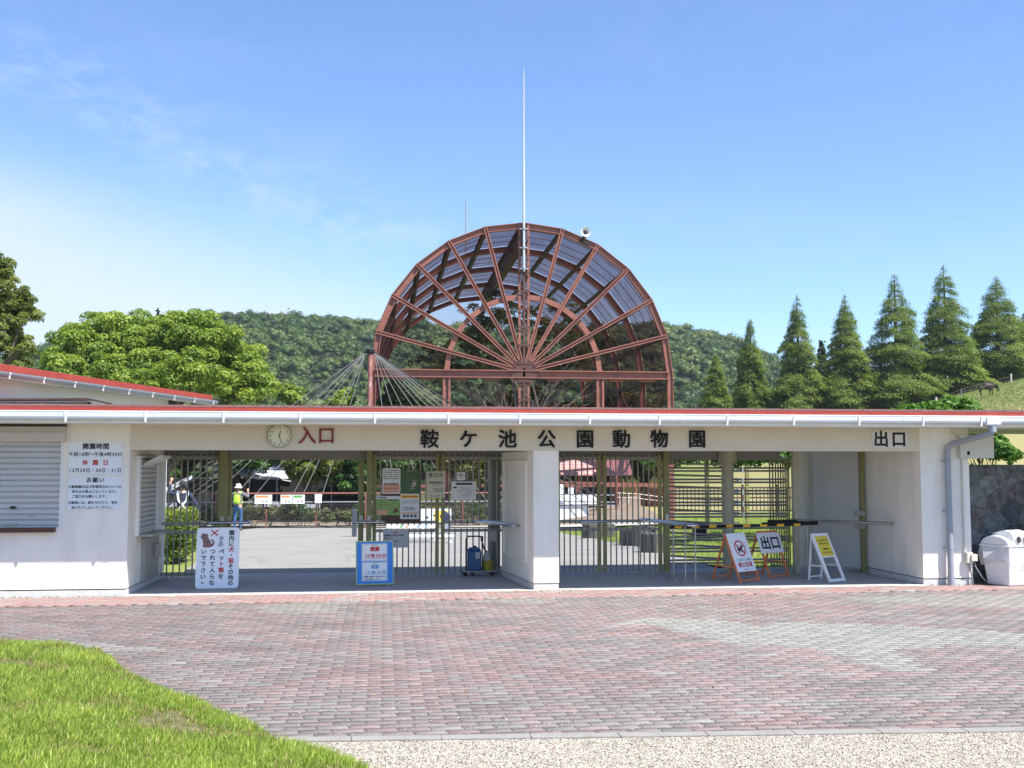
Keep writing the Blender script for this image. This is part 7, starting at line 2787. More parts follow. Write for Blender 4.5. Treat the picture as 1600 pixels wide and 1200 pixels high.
q = G(285, 848, -0.3)
q = Vector((q.x, q.y, 0))
q = P(285, 800, 13.2)
zg_ = gz(q.x, 13.2)
root, k, V_ = person('person in navy with pale straps across the back, one arm raised, behind the hedge', (q.x, 13.2, zg_), R(8), (P(285, 752.5, 13.2).z - zg_) * 0.985, {'l': ((-0.37, 0.12, 1.42), (-0.32, 0.14, 1.68)), 'r': ((0.34, -0.02, 1.14), (0.40, 0.03, 0.90))},
                     dict(shirt='navy_cloth', trousers='navy_cloth', shoes='dark_cloth', hat='cap', hatm='dark_cloth'))
sm_ = MB()
for sx in (-1, 1):
    pts_ = [V_(sx * 0.13, 0.10, 1.40), V_(sx * 0.125, 0.0, 1.465), V_(sx * 0.125, -0.105, 1.38), V_(sx * 0.10, -0.132, 1.22), V_(-sx * 0.02, -0.13, 1.10), V_(-sx * 0.10, -0.125, 0.98)]
    for a, b_ in zip(pts_[:-1], pts_[1:]):
        sm_.bar(a, b_, 0.055 * k, 0.02 * k, up=(0, 1, 0))
sm_.build('harness', M['silver_cloth'], root, world=False)
bg = skin_obj('shoulder_bag', {'a': (V_(0.12, -0.17, 1.0), (0.08 * k, 0.05 * k)), 'b': (V_(0.12, -0.18, 0.86), (0.10 * k, 0.06 * k))}, [('a', 'b')], M['silver_cloth'], root, 2, 'a')


def pony(label, loc, yaw, h, coat):
    o_ = thing('pony', label, 'pony', loc, (0, 0, yaw))
    k = h / 1.2
    V_ = lambda x, y, z: (x * k, y * k, z * k)
    # +x is ahead
    J = {'rump': (V_(-0.55, 0, 0.98), (0.22 * k, 0.25 * k)), 'loin': (V_(-0.25, 0, 0.95), (0.25 * k, 0.28 * k)), 'barrel': (V_(0.05, 0, 0.90), (0.27 * k, 0.32 * k)), 'chest': (V_(0.38, 0, 0.93), (0.22 * k, 0.30 * k)),
         'neck0': (V_(0.58, 0, 1.02), (0.15 * k, 0.25 * k)), 'neck1': (V_(0.80, 0, 0.98), (0.11 * k, 0.19 * k)), 'poll': (V_(0.98, 0, 0.93), (0.09 * k, 0.13 * k)), 'cheek': (V_(1.06, 0, 0.80), (0.085 * k, 0.12 * k)), 'nose': (V_(1.15, 0, 0.60), (0.06 * k, 0.07 * k)), 'muzzle': (V_(1.18, 0, 0.52), (0.06 * k, 0.06 * k))}
    E_ = [('rump', 'loin'), ('loin', 'barrel'), ('barrel', 'chest'), ('chest', 'neck0'), ('neck0', 'neck1'), ('neck1', 'poll'), ('poll', 'cheek'), ('cheek', 'nose'), ('nose', 'muzzle')]
    for s, nm in ((-1, 'l'), (1, 'r')):
        dx = 0.06 * s
        J['st' + nm] = (V_(-0.58 + dx, s * 0.12, 0.70), 0.115 * k)
        J['hk' + nm] = (V_(-0.70 + dx, s * 0.12, 0.42), 0.055 * k)
        J['hf' + nm] = (V_(-0.66 + dx, s * 0.12, 0.12), 0.040 * k)
        J['hh' + nm] = (V_(-0.63 + dx, s * 0.12, 0.02), 0.055 * k)
        J['eb' + nm] = (V_(0.34 - dx, s * 0.12, 0.66), 0.085 * k)
        J['kn' + nm] = (V_(0.37 - dx, s * 0.12, 0.38), 0.050 * k)
        J['ff' + nm] = (V_(0.36 - dx, s * 0.12, 0.12), 0.037 * k)
        J['fh' + nm] = (V_(0.39 - dx, s * 0.12, 0.02), 0.055 * k)
        J['ear' + nm] = (V_(0.99, s * 0.06, 1.05), 0.028 * k)
        J['et' + nm] = (V_(1.01, s * 0.08, 1.14), 0.012 * k)
        E_ += [('rump', 'st' + nm), ('st' + nm, 'hk' + nm), ('hk' + nm, 'hf' + nm), ('hf' + nm, 'hh' + nm), ('chest', 'eb' + nm), ('eb' + nm, 'kn' + nm), ('kn' + nm, 'ff' + nm), ('ff' + nm, 'fh' + nm), ('poll', 'ear' + nm), ('ear' + nm, 'et' + nm)]
    skin_obj('body', J, E_, M[coat], o_, 2, 'barrel')
    tl_ = MB().tube([V_(-0.73, 0, 1.05), V_(-0.82, 0, 0.95), V_(-0.84, 0, 0.7), V_(-0.82, 0, 0.40)], [0.03 * k, 0.06 * k, 0.07 * k, 0.03 * k], 8)
    tl_.build('tail', M['mane'], o_, world=False, smooth=True)
    mn = MB()
    for i in range(16):
        t = i / 15
        a_ = Vector(V_(0.42, 0, 1.20)).lerp(Vector(V_(1.0, 0, 1.05)), t)
        for s in (-1, 1):
            mn.tube([a_, a_ + Vector((0.01, s * 0.08, -0.02)) * k, a_ + Vector((0.02, s * 0.13, -0.20)) * k], [0.03 * k, 0.035 * k, 0.01 * k], 5)
    mn.build('mane', M['mane'], o_, world=False, smooth=True)
    return o_


q = ground_hit(1543, 619)
pony('dark bay pony grazing on the grassy hill at the right', (q.x, q.y, q.z - 0.02), R(2), 30 / 1.9 * (q.y - CAM_Y) / F_PX * 1.35, 'horse')
q = ground_hit(1450, 650)
pony('chestnut pony mostly hidden behind the shrubs at the top of the roof', (q.x, q.y, P(1448, 634, q.y).z - 1.05), R(200), 1.1, 'horse_red')

# ------------------------------------------------------------------ vegetation
def leaves_mesh(name, c, nrm, size, tone, m, g_, aspect=0.55, droop=0.0):
    """rhombic leaves: c centres, nrm facing directions"""
    n = len(c)
    nrm = nrm / np.maximum(np.linalg.norm(nrm, axis=1, keepdims=True), 1e-6)
    t = g_.normal(size=(n, 3))
    t[:, 2] -= droop
    t -= nrm * (t * nrm).sum(1, keepdims=True)
    t /= np.maximum(np.linalg.norm(t, axis=1, keepdims=True), 1e-6)
    b_ = np.cross(nrm, t)
    s = np.asarray(size)[:, None]
    fold = nrm * s * 0.12
    V_ = np.stack([c - t * s * 0.5, c + b_ * s * 0.5 * aspect + fold, c + t * s * 0.5, c - b_ * s * 0.5 * aspect + fold], 1).reshape(-1, 3)
    F_ = np.arange(n * 4).reshape(n, 4)
    me_ = np_mesh(name, V_, [F_])
    face_attr(me_, 'tone', np.clip(tone, 0, 1))
    me_.materials.append(m)
    return me_


def unit(v):
    return v / np.maximum(np.linalg.norm(v, axis=-1, keepdims=True), 1e-6)


def clump_crown(g_, blobs, n_clump, r_clump, n_leaf, leaf, up=0.35, zmin=None, tone_spread=0.18):
    """clumps of leaves spread over and within a few big ellipsoids; gaps stay between the clumps"""
    vol = np.array([b_[3] * b_[4] * b_[5] for b_ in blobs]) ** 0.67
    pick = g_.choice(len(blobs), n_clump, p=vol / vol.sum())
    B = np.array(blobs)[pick]
    d = unit(g_.normal(size=(n_clump, 3)))
    d[:, 2] = np.where(d[:, 2] < -0.35, -d[:, 2] * 0.6, d[:, 2])
    rad = np.where(g_.random(n_clump) < 0.78, g_.uniform(0.72, 1.10, n_clump), g_.uniform(0.35, 0.85, n_clump))
    cc = B[:, :3] + d * B[:, 3:6] * rad[:, None]
    if zmin is not None:
        cc[:, 2] = np.maximum(cc[:, 2], zmin + g_.uniform(0, 0.4, n_clump))
    cr = r_clump * g_.uniform(0.65, 1.35, n_clump)
    ct_ = g_.normal(0.5, tone_spread, n_clump)
    per = g_.choice(n_clump, n_leaf, p=(cr ** 2) / (cr ** 2).sum())
    e = unit(g_.normal(size=(n_leaf, 3)))
    e[:, 2] = np.where((e[:, 2] < -0.2) & (g_.random(n_leaf) < 0.7), -e[:, 2], e[:, 2])
    rr = g_.uniform(0.45, 1.08, n_leaf) ** 0.6
    pos = cc[per] + e * rr[:, None] * cr[per][:, None] * np.array((1, 1, 0.72))
    nn = unit(e + 0.55 * g_.normal(size=(n_leaf, 3)) + np.array((0, 0, up)))
    tone = ct_[per] + g_.normal(0, 0.14, n_leaf)
    return pos, nn, leaf * g_.uniform(0.65, 1.3, n_leaf), tone, cc


def limbs(base, tops, r0, fork, g_, m, parent, name='trunk', n=8):
    """a tapered trunk that forks into limbs reaching into the crown"""
    base, fork = Vector(base), Vector(fork)
    m_ = MB()
    mid = base.lerp(fork, 0.5) + Vector((g_.normal(0, r0 * 0.5), g_.normal(0, r0 * 0.5), 0))
    m_.tube([base - Vector((0, 0, 0.15)), base.lerp(mid, 0.2), mid, fork], [r0 * 1.35, r0 * 1.05, r0 * 0.9, r0 * 0.72], n + 2)
    for t in tops:
        t = Vector(t)
        L_ = (t - fork).length
        k1 = fork.lerp(t, 0.35) + Vector((g_.normal(0, .06), g_.normal(0, .06), 0.10)) * L_
        k2 = fork.lerp(t, 0.7) + Vector((g_.normal(0, .05), g_.normal(0, .05), 0.05)) * L_
        m_.tube([fork - Vector((0, 0, r0 * 0.3)), k1, k2, t], [r0 * 0.5, r0 * 0.34, r0 * 0.2, r0 * 0.06], 6)
        for _ in range(2):
            q_ = k2 + Vector((g_.normal(0, .10), g_.normal(0, .10), g_.normal(0.04, .06))) * L_
            m_.tube([k1.lerp(k2, 0.6), q_], [r0 * 0.16, r0 * 0.04], 5)
    return m_.build(name, m, parent, smooth=True)


M['leaf_camphor'] = leaf_mat('camphor leaves', (0.085, 0.150, 0.022), (0.190, 0.275, 0.040), (0.330, 0.400, 0.080), 0.40)
M['leaf_olive'] = leaf_mat('olive leaves', (0.055, 0.088, 0.022), (0.165, 0.205, 0.050), (0.310, 0.320, 0.110), 0.46)
M['leaf_dark'] = leaf_mat('dark broad leaves', (0.022, 0.060, 0.012), (0.048, 0.115, 0.022), (0.100, 0.185, 0.040), 0.30)
M['leaf_autumn'] = leaf_mat('zelkova leaves', (0.045, 0.060, 0.018), (0.098, 0.112, 0.028), (0.185, 0.150, 0.048), 0.38)
M['leaf_redwood'] = leaf_mat('dawn redwood sprays', (0.070, 0.125, 0.024), (0.160, 0.222, 0.046), (0.275, 0.320, 0.088), 0.42)
M['leaf_forest'] = leaf_mat('forest canopy', (0.028, 0.058, 0.014), (0.076, 0.122, 0.028), (0.165, 0.200, 0.055), 0.28)
M['leaf_hedge'] = leaf_mat('hedge leaves', (0.045, 0.085, 0.014), (0.115, 0.175, 0.026), (0.250, 0.300, 0.055), 0.3)
M['leaf_shrub'] = leaf_mat('grey green shrub leaves', (0.055, 0.075, 0.032), (0.130, 0.155, 0.070), (0.270, 0.280, 0.150), 0.28)
M['leaf_vine'] = leaf_mat('vine leaves', (0.045, 0.120, 0.012), (0.085, 0.190, 0.022), (0.160, 0.270, 0.040), 0.35)
M['leaf_conifer'] = leaf_mat('dark conifer', (0.016, 0.040, 0.014), (0.030, 0.062, 0.020), (0.055, 0.090, 0.030), 0.2)


def px_blob(px, py, y, rx_px, rz_px, ry=None):
    c = P(px, py, y)
    s = (P(px + 1, py, y).x - P(px, py, y).x)
    return (c.x, c.y, c.z, rx_px * s, ry if ry else rx_px * s * 0.9, rz_px * s)


def tree(label, blobs, n_clump, r_clump, n_leaf, leaf, m, base, r0, seed, name='broadleaf_tree', group=None, bark='bark', fork=0.35, zmin=None, up=0.35, cat='tree', nt_=9):
    g_ = np.random.default_rng(seed)
    o_ = thing(name, label, cat, tuple(base), group=group)
    pos, nn, sz, tone, cc = clump_crown(g_, blobs, n_clump, r_clump, n_leaf, leaf, up, zmin)
    me_ = leaves_mesh('crown', pos, nn, sz, tone, M[m], g_)
    link('crown', me_, o_)
    top = cc[g_.choice(len(cc), nt_, replace=False)]
    zc = np.mean([b_[2] for b_ in blobs])
    xc_, yc_ = np.mean([b_[0] for b_ in blobs]), np.mean([b_[1] for b_ in blobs])
    fk = Vector(base).lerp(Vector((xc_, yc_, zc)), fork)
    limbs(base, top, r0, fk, g_, M[bark], o_)
    return o_


def base_at(px, y):
    x = P(px, 700, y).x
    return Vector((x, y, gz(x, y)))


# bright camphor trees behind the rear wing, upper left
yc_ = 28.0
tree('broad bright green tree with a flat domed top, behind the rear wing', [px_blob(170, 545, yc_, 86, 50), px_blob(115, 580, yc_ - 1, 48, 48), px_blob(235, 535, yc_ + 1, 55, 42), px_blob(190, 600, yc_ - 1.5, 80, 50)],
     330, 0.37, 66000, 0.13, 'leaf_camphor', base_at(175, yc_), 0.28, 101, group='bright green trees behind the rear wing')
yc_ = 27.0
tree('bright green tree with drooping right side, beside the flat domed one', [px_blob(305, 545, yc_, 70, 50), px_blob(355, 580, yc_ + 1, 56, 52), px_blob(390, 615, yc_, 42, 42), px_blob(290, 600, yc_ - 1.5, 70, 50)],
     330, 0.37, 66000, 0.13, 'leaf_camphor', base_at(212, yc_), 0.28, 102, group='bright green trees behind the rear wing')
yc_ = 38.0
tree('small light green tree just right of the drooping bright tree', [px_blob(453, 625, yc_, 16, 24)], 26, 0.30, 4200, 0.14, 'leaf_camphor', base_at(455, yc_), 0.1, 103, group='bright green trees behind the rear wing')
tree('small light green tree below the cables left of the red aviary', [px_blob(535, 640, yc_, 20, 30)], 26, 0.30, 4200, 0.14, 'leaf_camphor', base_at(535, yc_), 0.1, 104, group='bright green trees behind the rear wing')
yc_ = 15.0
tree('olive green tree cut by the left edge of the photo', [px_blob(-40, 500, yc_, 75, 85), px_blob(-10, 560, yc_, 62, 60), px_blob(25, 480, yc_ + .5, 26, 34), px_blob(44, 500, yc_ + .5, 20, 32), px_blob(-30, 430, yc_, 55, 40), px_blob(0, 440, yc_, 28, 30)],
     330, 0.19, 48000, 0.085, 'leaf_olive', base_at(-50, yc_), 0.25, 105, nt_=3)

# broad leaved trees seen through the openings, kept low behind the gatehouse
yc_ = 38.5
for k, (label, bl, mm, bpx) in enumerate((
        ('glossy dark green tree seen through the entrance, farthest left', [px_blob(270, 730, yc_, 55, 52), px_blob(300, 700, yc_, 50, 40)], 'leaf_dark', 262),
        ('dark green tree overhanging the white sheeting, seen through the entrance', [px_blob(395, 715, yc_ - 3, 58, 24), px_blob(350, 712, yc_ - 3, 40, 22), px_blob(408, 728, yc_ - 3.8, 24, 13), px_blob(372, 727, yc_ - 3.8, 14, 9), px_blob(420, 690, yc_, 60, 34)], 'leaf_dark', 372),
        ('yellowish green tree left of the glossy tree, seen through the entrance', [px_blob(490, 728, yc_ - 4.5, 36, 36), px_blob(470, 745, yc_ - 4.5, 22, 16)], 'leaf_olive', 480),
        ('glossy dark green tree right behind the olive posts', [px_blob(545, 740, yc_ - 4, 40, 34), px_blob(600, 735, yc_ - 3.5, 44, 38), px_blob(640, 725, yc_ - 3, 34, 30), px_blob(560, 772, yc_ - 5, 30, 16)], 'leaf_dark', 575))):
    tree(label, bl, 110, 0.34, 17000, 0.185, mm, base_at(bpx, bl[0][1]), 0.16, 120 + k, group='trees beyond the yard fence')
tree('tree with yellow green leaves beside the red tiled house', [px_blob(1005, 738, 38.5, 30, 30), px_blob(1020, 720, 39, 26, 22)], 60, 0.34, 8000, 0.17, 'leaf_olive', base_at(1003, 38.5), 0.12, 130, group='trees beyond the yard fence')
tree('tree with brownish leaves behind the map notice', [px_blob(735, 730, 32, 50, 32), px_blob(770, 720, 32, 40, 30)], 80, 0.34, 8000, 0.16, 'leaf_autumn', base_at(740, 32), 0.14, 131, group='trees beyond the yard fence')

# the open tree inside the red aviary, brownish green, limbs showing
ya_ = 41.0
g_ = np.random.default_rng(140)
o_ = thing('aviary_tree', 'open brownish green tree with bare lower limbs inside the red aviary', 'tree', tuple(base_at(812, ya_)))
bl = [px_blob(790, 520, ya_, 62, 62), px_blob(735, 555, ya_ - 1, 42, 48), px_blob(870, 545, ya_, 52, 55), px_blob(700, 590, ya_ - 1, 32, 36), px_blob(900, 580, ya_ + 1, 34, 34), px_blob(800, 590, ya_, 90, 42), px_blob(880, 480, ya_ + 1, 24, 22), px_blob(740, 495, ya_, 28, 24), px_blob(670, 560, ya_ + 2, 26, 30), px_blob(930, 545, ya_ + 2, 24, 30)]
pos, nn, sz, tone, cc = clump_crown(g_, bl, 290, 0.30, 30000, 0.13, 0.2)
link('crown', leaves_mesh('crown', pos, nn, sz, tone, M['leaf_autumn'], g_), o_)
bs = base_at(812, ya_)
limbs(bs, cc[g_.choice(len(cc), 26, replace=False)], 0.20, bs + Vector((0.0, 0, 2.2)), g_, M['bark_pale'], o_)
m_ = MB()
for k in range(16):
    a = P(780 + g_.uniform(-30, 60), 640, ya_ - 0.5)
    a.z = 2.6
    b_ = P(g_.uniform(690, 930), g_.uniform(590, 640), ya_ + g_.uniform(-1, 1))
    m_.tube([a, a.lerp(b_, 0.5) + Vector((0, 0, 0.25)), b_], [0.06, 0.045, 0.02], 5)
m_.build('lower_limb', M['bark_pale'], o_, smooth=True)
# low dark planting inside the aviary and behind the fence
for k, (px, py, y, rx, rz, mm, lab) in enumerate(((620, 650, 39, 38, 46, 'leaf_dark', 'dark shrub inside the left bay of the red aviary'), (760, 770, 36, 40, 26, 'leaf_autumn', 'brownish shrub behind the mesh fence at the map notice'),
                                                  (830, 640, 48, 60, 30, 'leaf_autumn', 'brownish shrub at the back of the red aviary'), (960, 640, 49, 50, 24, 'leaf_autumn', 'brownish shrub in the right bay of the red aviary'))):
    tree(lab, [px_blob(px, py, y, rx, rz)], 60, 0.34, 6500, 0.17, mm, base_at(px, y), 0.07, 150 + k, name='aviary_shrub', cat='shrub', group='shrubs in and around the red aviary')

# clipped hedge just inside the gate at the left
hy = 6.4
hx0, hx1 = P(230, 850, hy).x, P(298, 850, hy + 1.2).x
g_ = np.random.default_rng(160)
n = 16000
hz0, hz1 = gz(-4, hy) - 0.05, P(270, 806, hy).z
o_ = thing('hedge', 'clipped green hedge just inside the left gate leaf', 'hedge', ((hx0 + hx1) / 2, hy, hz0))
c = np.stack([g_.uniform(hx0 - 0.5, hx1, n), g_.uniform(hy, hy + 1.6, n), g_.uniform(hz0 + 0.1, hz1, n)], 1)
side = g_.integers(0, 3, n)
nn = np.zeros((n, 3))
c[side == 0, 1] = hy + g_.uniform(-0.05, 0.12, (side == 0).sum())
nn[side == 0] = (0, -1, 0.3)
c[side == 1, 2] = hz1 + g_.uniform(-0.10, 0.07, (side == 1).sum())
nn[side == 1] = (0, -0.2, 1)
c[side == 2, 0] = hx1 + g_.uniform(-0.12, 0.05, (side == 2).sum())
nn[side == 2] = (1, -0.2, 0.3)
c += g_.normal(0, 0.025, (n, 3)) + 0.05 * np.sin(c[:, [1, 2, 0]] * 9)
tone = np.where(side == 1, 0.75, 0.42) + g_.normal(0, 0.2, n)
link('foliage', leaves_mesh('foliage', c, nn + 0.7 * g_.normal(size=(n, 3)), 0.062 * g_.uniform(0.6, 1.3, n), tone, M['leaf_hedge'], g_), o_)
m_ = MB()
for k in range(9):
    x = hx0 - 0.3 + (hx1 - hx0 + 0.1) * k / 8
    a = Vector((x, hy + 0.5, hz0 - 0.1))
    for q in range(3):
        m_.tube([a, a + Vector((g_.normal(0, .12), g_.normal(0, .12), 0.5)), a + Vector((g_.normal(0, .2), g_.normal(0, .2), hz1 - hz0 - 0.1))], [0.025, 0.016, 0.006], 5)
m_.box(hx0 - 0.45, hx1 - 0.14, hy + 0.14, hy + 1.5, hz0, hz1 - 0.14)
m_.build('stems', M['bark'], o_)

# planting strip along the fence: separate low shrubs
k = 0
px = 205
while px < 870:
    y = fy + 0.55 + 0.2 * math.sin(px)
    pxw = 17 + 4 * math.sin(px * 1.7)
    top = 790 + 5 * math.sin(px * 0.9)
    zt_ = P(px, top, y).z
    x = P(px, 800, y).x
    z0 = gz(x, y)
    s = P(px + 1, 800, y).x - P(px, 800, y).x
    g_ = np.random.default_rng(200 + k)
    bl = [(x, y, (z0 + zt_) / 2 - 0.05, pxw * s, 0.42, (zt_ - z0) / 2 + 0.02)]
    mm = 'leaf_shrub' if k % 4 else 'leaf_dark'
    pos, nn, sz, tone, cc = clump_crown(g_, bl, 42, 0.15, 1700, 0.085, 0.2, zmin=z0 + 0.05, tone_spread=0.25)
    o_ = thing('low_shrub', ('grey green' if k % 4 else 'dark green') + ' low shrub in the planted strip behind the mesh fence', 'shrub', (x, y, z0), group='low shrubs behind the mesh fence')
    link('foliage', leaves_mesh('foliage', pos, nn, sz, tone, M[mm], g_), o_)
    m_ = MB()
    for q in range(5):
        t = cc[g_.integers(len(cc))]
        m_.tube([(x + g_.normal(0, .08), y, z0 - 0.05), ((x + t[0]) / 2, (y + t[1]) / 2, z0 + 0.25), tuple(t)], [0.015, 0.010, 0.004], 4)
    m_.build('stems', M['bark'], o_)
    px += 24 + 5 * math.sin(px)
    k += 1

# vines and shrubs over the right end of the building and the stone wall
for k, (bl, seed, lab, n) in enumerate((
        ([px_blob(1455, 645, 7, 30, 12), px_blob(1490, 640, 7.3, 26, 12), px_blob(1420, 650, 7, 22, 10), px_blob(1520, 648, 7, 16, 8)], 300, 'leafy green vine thicket showing over the right part of the roof', 6000),
        ([px_blob(1552, 706, 6.0, 18, 24), px_blob(1538, 690, 6.2, 20, 22), px_blob(1572, 714, 5.8, 16, 16)], 301, 'leafy green vine behind the meter box above the stone wall', 5000))):
    b0 = bl[0]
    tree(lab, bl, 70, 0.16, n, 0.13, 'leaf_vine', Vector((b0[0], b0[1] + 0.3, gz(b0[0], b0[1]))), 0.05, seed, name='vine_thicket', cat='shrub', group='vines by the stone wall')
# leaves hanging from the pergola
g_ = np.random.default_rng(310)
pos, nn, sz, tone, cc = clump_crown(g_, [(P(1090, 716, 13).x, 13, 2.04, 1.2, 2.6, 0.30), (P(1215, 716, 12).x, 12.5, 2.02, 1.3, 2.6, 0.30), (P(1290, 714, 11).x, 11.5, 2.06, 0.9, 2.2, 0.24)], 130, 0.24, 9000, 0.15, 0.1)
link('leaf_canopy', leaves_mesh('leaf_canopy', pos, nn, sz, tone, M['leaf_dark'], g_, droop=0.5), pg)


# dawn redwoods: tiers of drooping sprays round a straight trunk
def redwood_crown(seed, n_br, n_leaf):
    g_ = np.random.default_rng(seed)
    h = g_.random(n_br) ** 0.85            # 0 bottom, 1 top
    prof_ = (1 - h) ** 0.84 * (0.82 + 0.30 * g_.random(n_br)) + 0.015
    prof_ *= 1 - 0.22 * (h < 0.12)
    az = g_.uniform(0, 2 * np.pi, n_br)
    # uneven outline: some sides and heights are fuller
    prof_ *= 1 + 0.16 * np.sin(3 * az + 9 * h + seed) + 0.10 * np.sin(23 * h + seed * 2)
    w = np.clip(prof_, 0.03, None) ** 1.5
    per = g_.choice(n_br, n_leaf, p=w / w.sum())
    t = g_.uniform(0.18, 1.0, n_leaf) ** 0.6
    L_ = prof_[per]
    rad = L_ * t
    spread = (0.052 + 0.075 * L_) * g_.normal(0, 1, n_leaf) * (0.5 + 0.5 * t)
    a = az[per]
    x_ = np.cos(a) * rad - np.sin(a) * spread
    y_ = np.sin(a) * rad + np.cos(a) * spread
    z_ = h[per] + 0.055 * L_ * (0.9 * t - 1.5 * t * t) * 2 + g_.normal(0, 0.007, n_leaf) - 0.010 * np.abs(g_.normal(0, 1, n_leaf))
    nn = np.stack([np.cos(a) * 0.6, np.sin(a) * 0.6, np.full(n_leaf, 0.75)], 1) + 0.55 * g_.normal(size=(n_leaf, 3))
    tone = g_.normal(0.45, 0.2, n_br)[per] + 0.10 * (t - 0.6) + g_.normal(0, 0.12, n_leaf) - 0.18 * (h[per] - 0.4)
    return np.stack([x_, y_, z_], 1), nn, tone, (h, az, prof_)


RW = [('farthest left and shortest of the dawn redwoods in the row', 1118, 552, 86, 62), ('slim dawn redwood second from the left in the row', 1172, 497, 88, 64), ('dawn redwood third from the left in the row', 1245, 461, 88, 76),
      ('dawn redwood fourth from the left, in the middle of the row', 1320, 460, 88, 78), ('broad tall dawn redwood fifth from the left in the row', 1397, 427, 88, 96), ('tallest dawn redwood, sixth from the left in the row', 1474, 414, 90, 96),
      ('dawn redwood above the pony, seventh in the row', 1556, 431, 92, 100), ('dawn redwood cut by the right edge of the photo', 1606, 482, 95, 84)]
for k, (lab, px, py, Z, wpx) in enumerate(RW):
    dcy = cam_ray(px, py)
    yv = CAM_Y + dcy.y * Z
    tip = P(px, py, yv)
    xb_, yb_ = tip.x, yv
    zb_ = gz(xb_, yb_)
    H_ = tip.z - zb_
    # the lowest sprays start just above the ground
    z_low = zb_ + 0.3
    Hc = tip.z - z_low
    s = P(px + 1, py, yv).x - P(px, py, yv).x
    # width given for the lower crown
    rw = wpx * s * 0.66
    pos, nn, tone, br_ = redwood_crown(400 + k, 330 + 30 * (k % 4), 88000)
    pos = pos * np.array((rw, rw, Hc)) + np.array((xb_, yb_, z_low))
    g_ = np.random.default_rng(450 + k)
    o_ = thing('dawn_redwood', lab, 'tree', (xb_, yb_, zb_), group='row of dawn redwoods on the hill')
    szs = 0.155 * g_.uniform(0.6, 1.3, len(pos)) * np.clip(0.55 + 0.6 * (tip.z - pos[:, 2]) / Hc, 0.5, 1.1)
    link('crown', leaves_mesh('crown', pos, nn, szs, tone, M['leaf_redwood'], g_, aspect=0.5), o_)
    m_ = MB().tube([(xb_, yb_, zb_ - 0.3), (xb_, yb_, zb_ + 0.5), (xb_, yb_, zb_ + H_ * 0.5), (xb_, yb_, tip.z - 0.1)], [0.36, 0.26, 0.15, 0.02], 9)
    h_, az_, pr_ = br_
    for q in range(0, 330, 6):
        a = Vector((xb_, yb_, z_low + h_[q] * Hc))
        m_.tube([a, a + Vector((math.cos(az_[q]) * pr_[q] * rw * 0.8, math.sin(az_[q]) * pr_[q] * rw * 0.8, -0.02 * Hc * pr_[q]))], [0.05, 0.012], 4)
    m_.build('trunk', M['bark'], o_, smooth=True)
# dark conifers between the redwoods
for k, (px, py, wpx, lab) in enumerate(((1283, 531, 40, 'dark conifer filling the gap between the third and fourth redwoods'), (247, 478, 15, 'small dark conifer tip above the bright trees'), (1195, 590, 36, 'dark conifer low between the second and third redwoods'))):
    Z = 120 if k != 1 else 60
    dcy = cam_ray(px, py)
    yv = CAM_Y + dcy.y * Z
    tip = P(px, py, yv)
    zb_ = gz(tip.x, yv)
    Hc = tip.z - zb_
    s = P(px + 1, py, yv).x - P(px, py, yv).x
    pos, nn, tone, br_ = redwood_crown(480 + k, 200, 12000)
    pos = pos * np.array((wpx * s * 0.7, wpx * s * 0.7, Hc)) + np.array((tip.x, yv, zb_))
    g_ = np.random.default_rng(490 + k)
    o_ = thing('dark_conifer', lab, 'tree', (tip.x, yv, zb_), group='dark conifers among the other trees')
    link('crown', leaves_mesh('crown', pos, nn, 0.42 * g_.uniform(0.6, 1.2, len(pos)) * (Z / 120) ** 0.5, tone, M['leaf_conifer'], g_), o_)
    MB().tube([(tip.x, yv, zb_ - 0.3), (tip.x, yv, tip.z - 0.1)], [0.3, 0.03], 8).build('trunk', M['bark'], o_, smooth=True)

# wooded hills: one mass of crowns, each of them leaf sprays over uneven lobes
g_ = np.random.default_rng(500)
cands = []
sp = 5.2
dmin, dmax = 150, 425
for d in np.arange(dmin, dmax, sp * 0.9):
    da = sp / d
    for az in np.arange(YAW - 0.60, YAW + 0.62, da):
        cands.append((d + g_.uniform(-2.2, 2.2), az + g_.uniform(-0.4, 0.4) * da))
cands = np.array(cands)
tx, ty = cands[:, 0] * np.sin(cands[:, 1]), CAM_Y + cands[:, 0] * np.cos(cands[:, 1])
tz = ground(tx, ty)
# only crowns that can rise above the gatehouse roof line
el = (tz + 9 - CAM_H) / cands[:, 0]
k = el > 0.045
tx, ty, tz, dd_ = tx[k], ty[k], tz[k], cands[k, 0]
nt_ = len(tx)
R_ = np.clip(g_.lognormal(1.0, 0.28, nt_), 1.5, 5.2)
Hh = g_.uniform(4.0, 8.5, nt_)
kind = g_.normal(0.42, 0.22, nt_)
nl = 7
pos_, nn_, sz_, to_ = [], [], [], []
lob = unit(g_.normal(size=(nt_, nl, 3)))
lob[..., 2] = np.abs(lob[..., 2])
lobc = np.stack([tx, ty, tz + Hh * 0.48], 1)[:, None] + lob * np.stack([R_ * 0.62, R_ * 0.62, R_ * 0.55], 1)[:, None]
nper = 190
pick = g_.integers(0, nl, (nt_, nper))
e = unit(g_.normal(size=(nt_, nper, 3)))
e[..., 2] = np.where(e[..., 2] < -0.1, -e[..., 2], e[..., 2])
cl = np.take_along_axis(lobc, pick[..., None].repeat(3, 2), 1)
pp_ = cl + e * (R_ * 0.50)[:, None, None] * g_.uniform(0.8, 1.08, (nt_, nper, 1)) * np.array((1, 1, 0.85))
nn_ = e + 0.45 * g_.normal(size=(nt_, nper, 3)) + np.array((0, 0, 0.3))
to_ = kind[:, None] + g_.normal(0, 0.17, (nt_, nper))
sz_ = (R_ * 0.165)[:, None] * g_.uniform(0.6, 1.3, (nt_, nper))
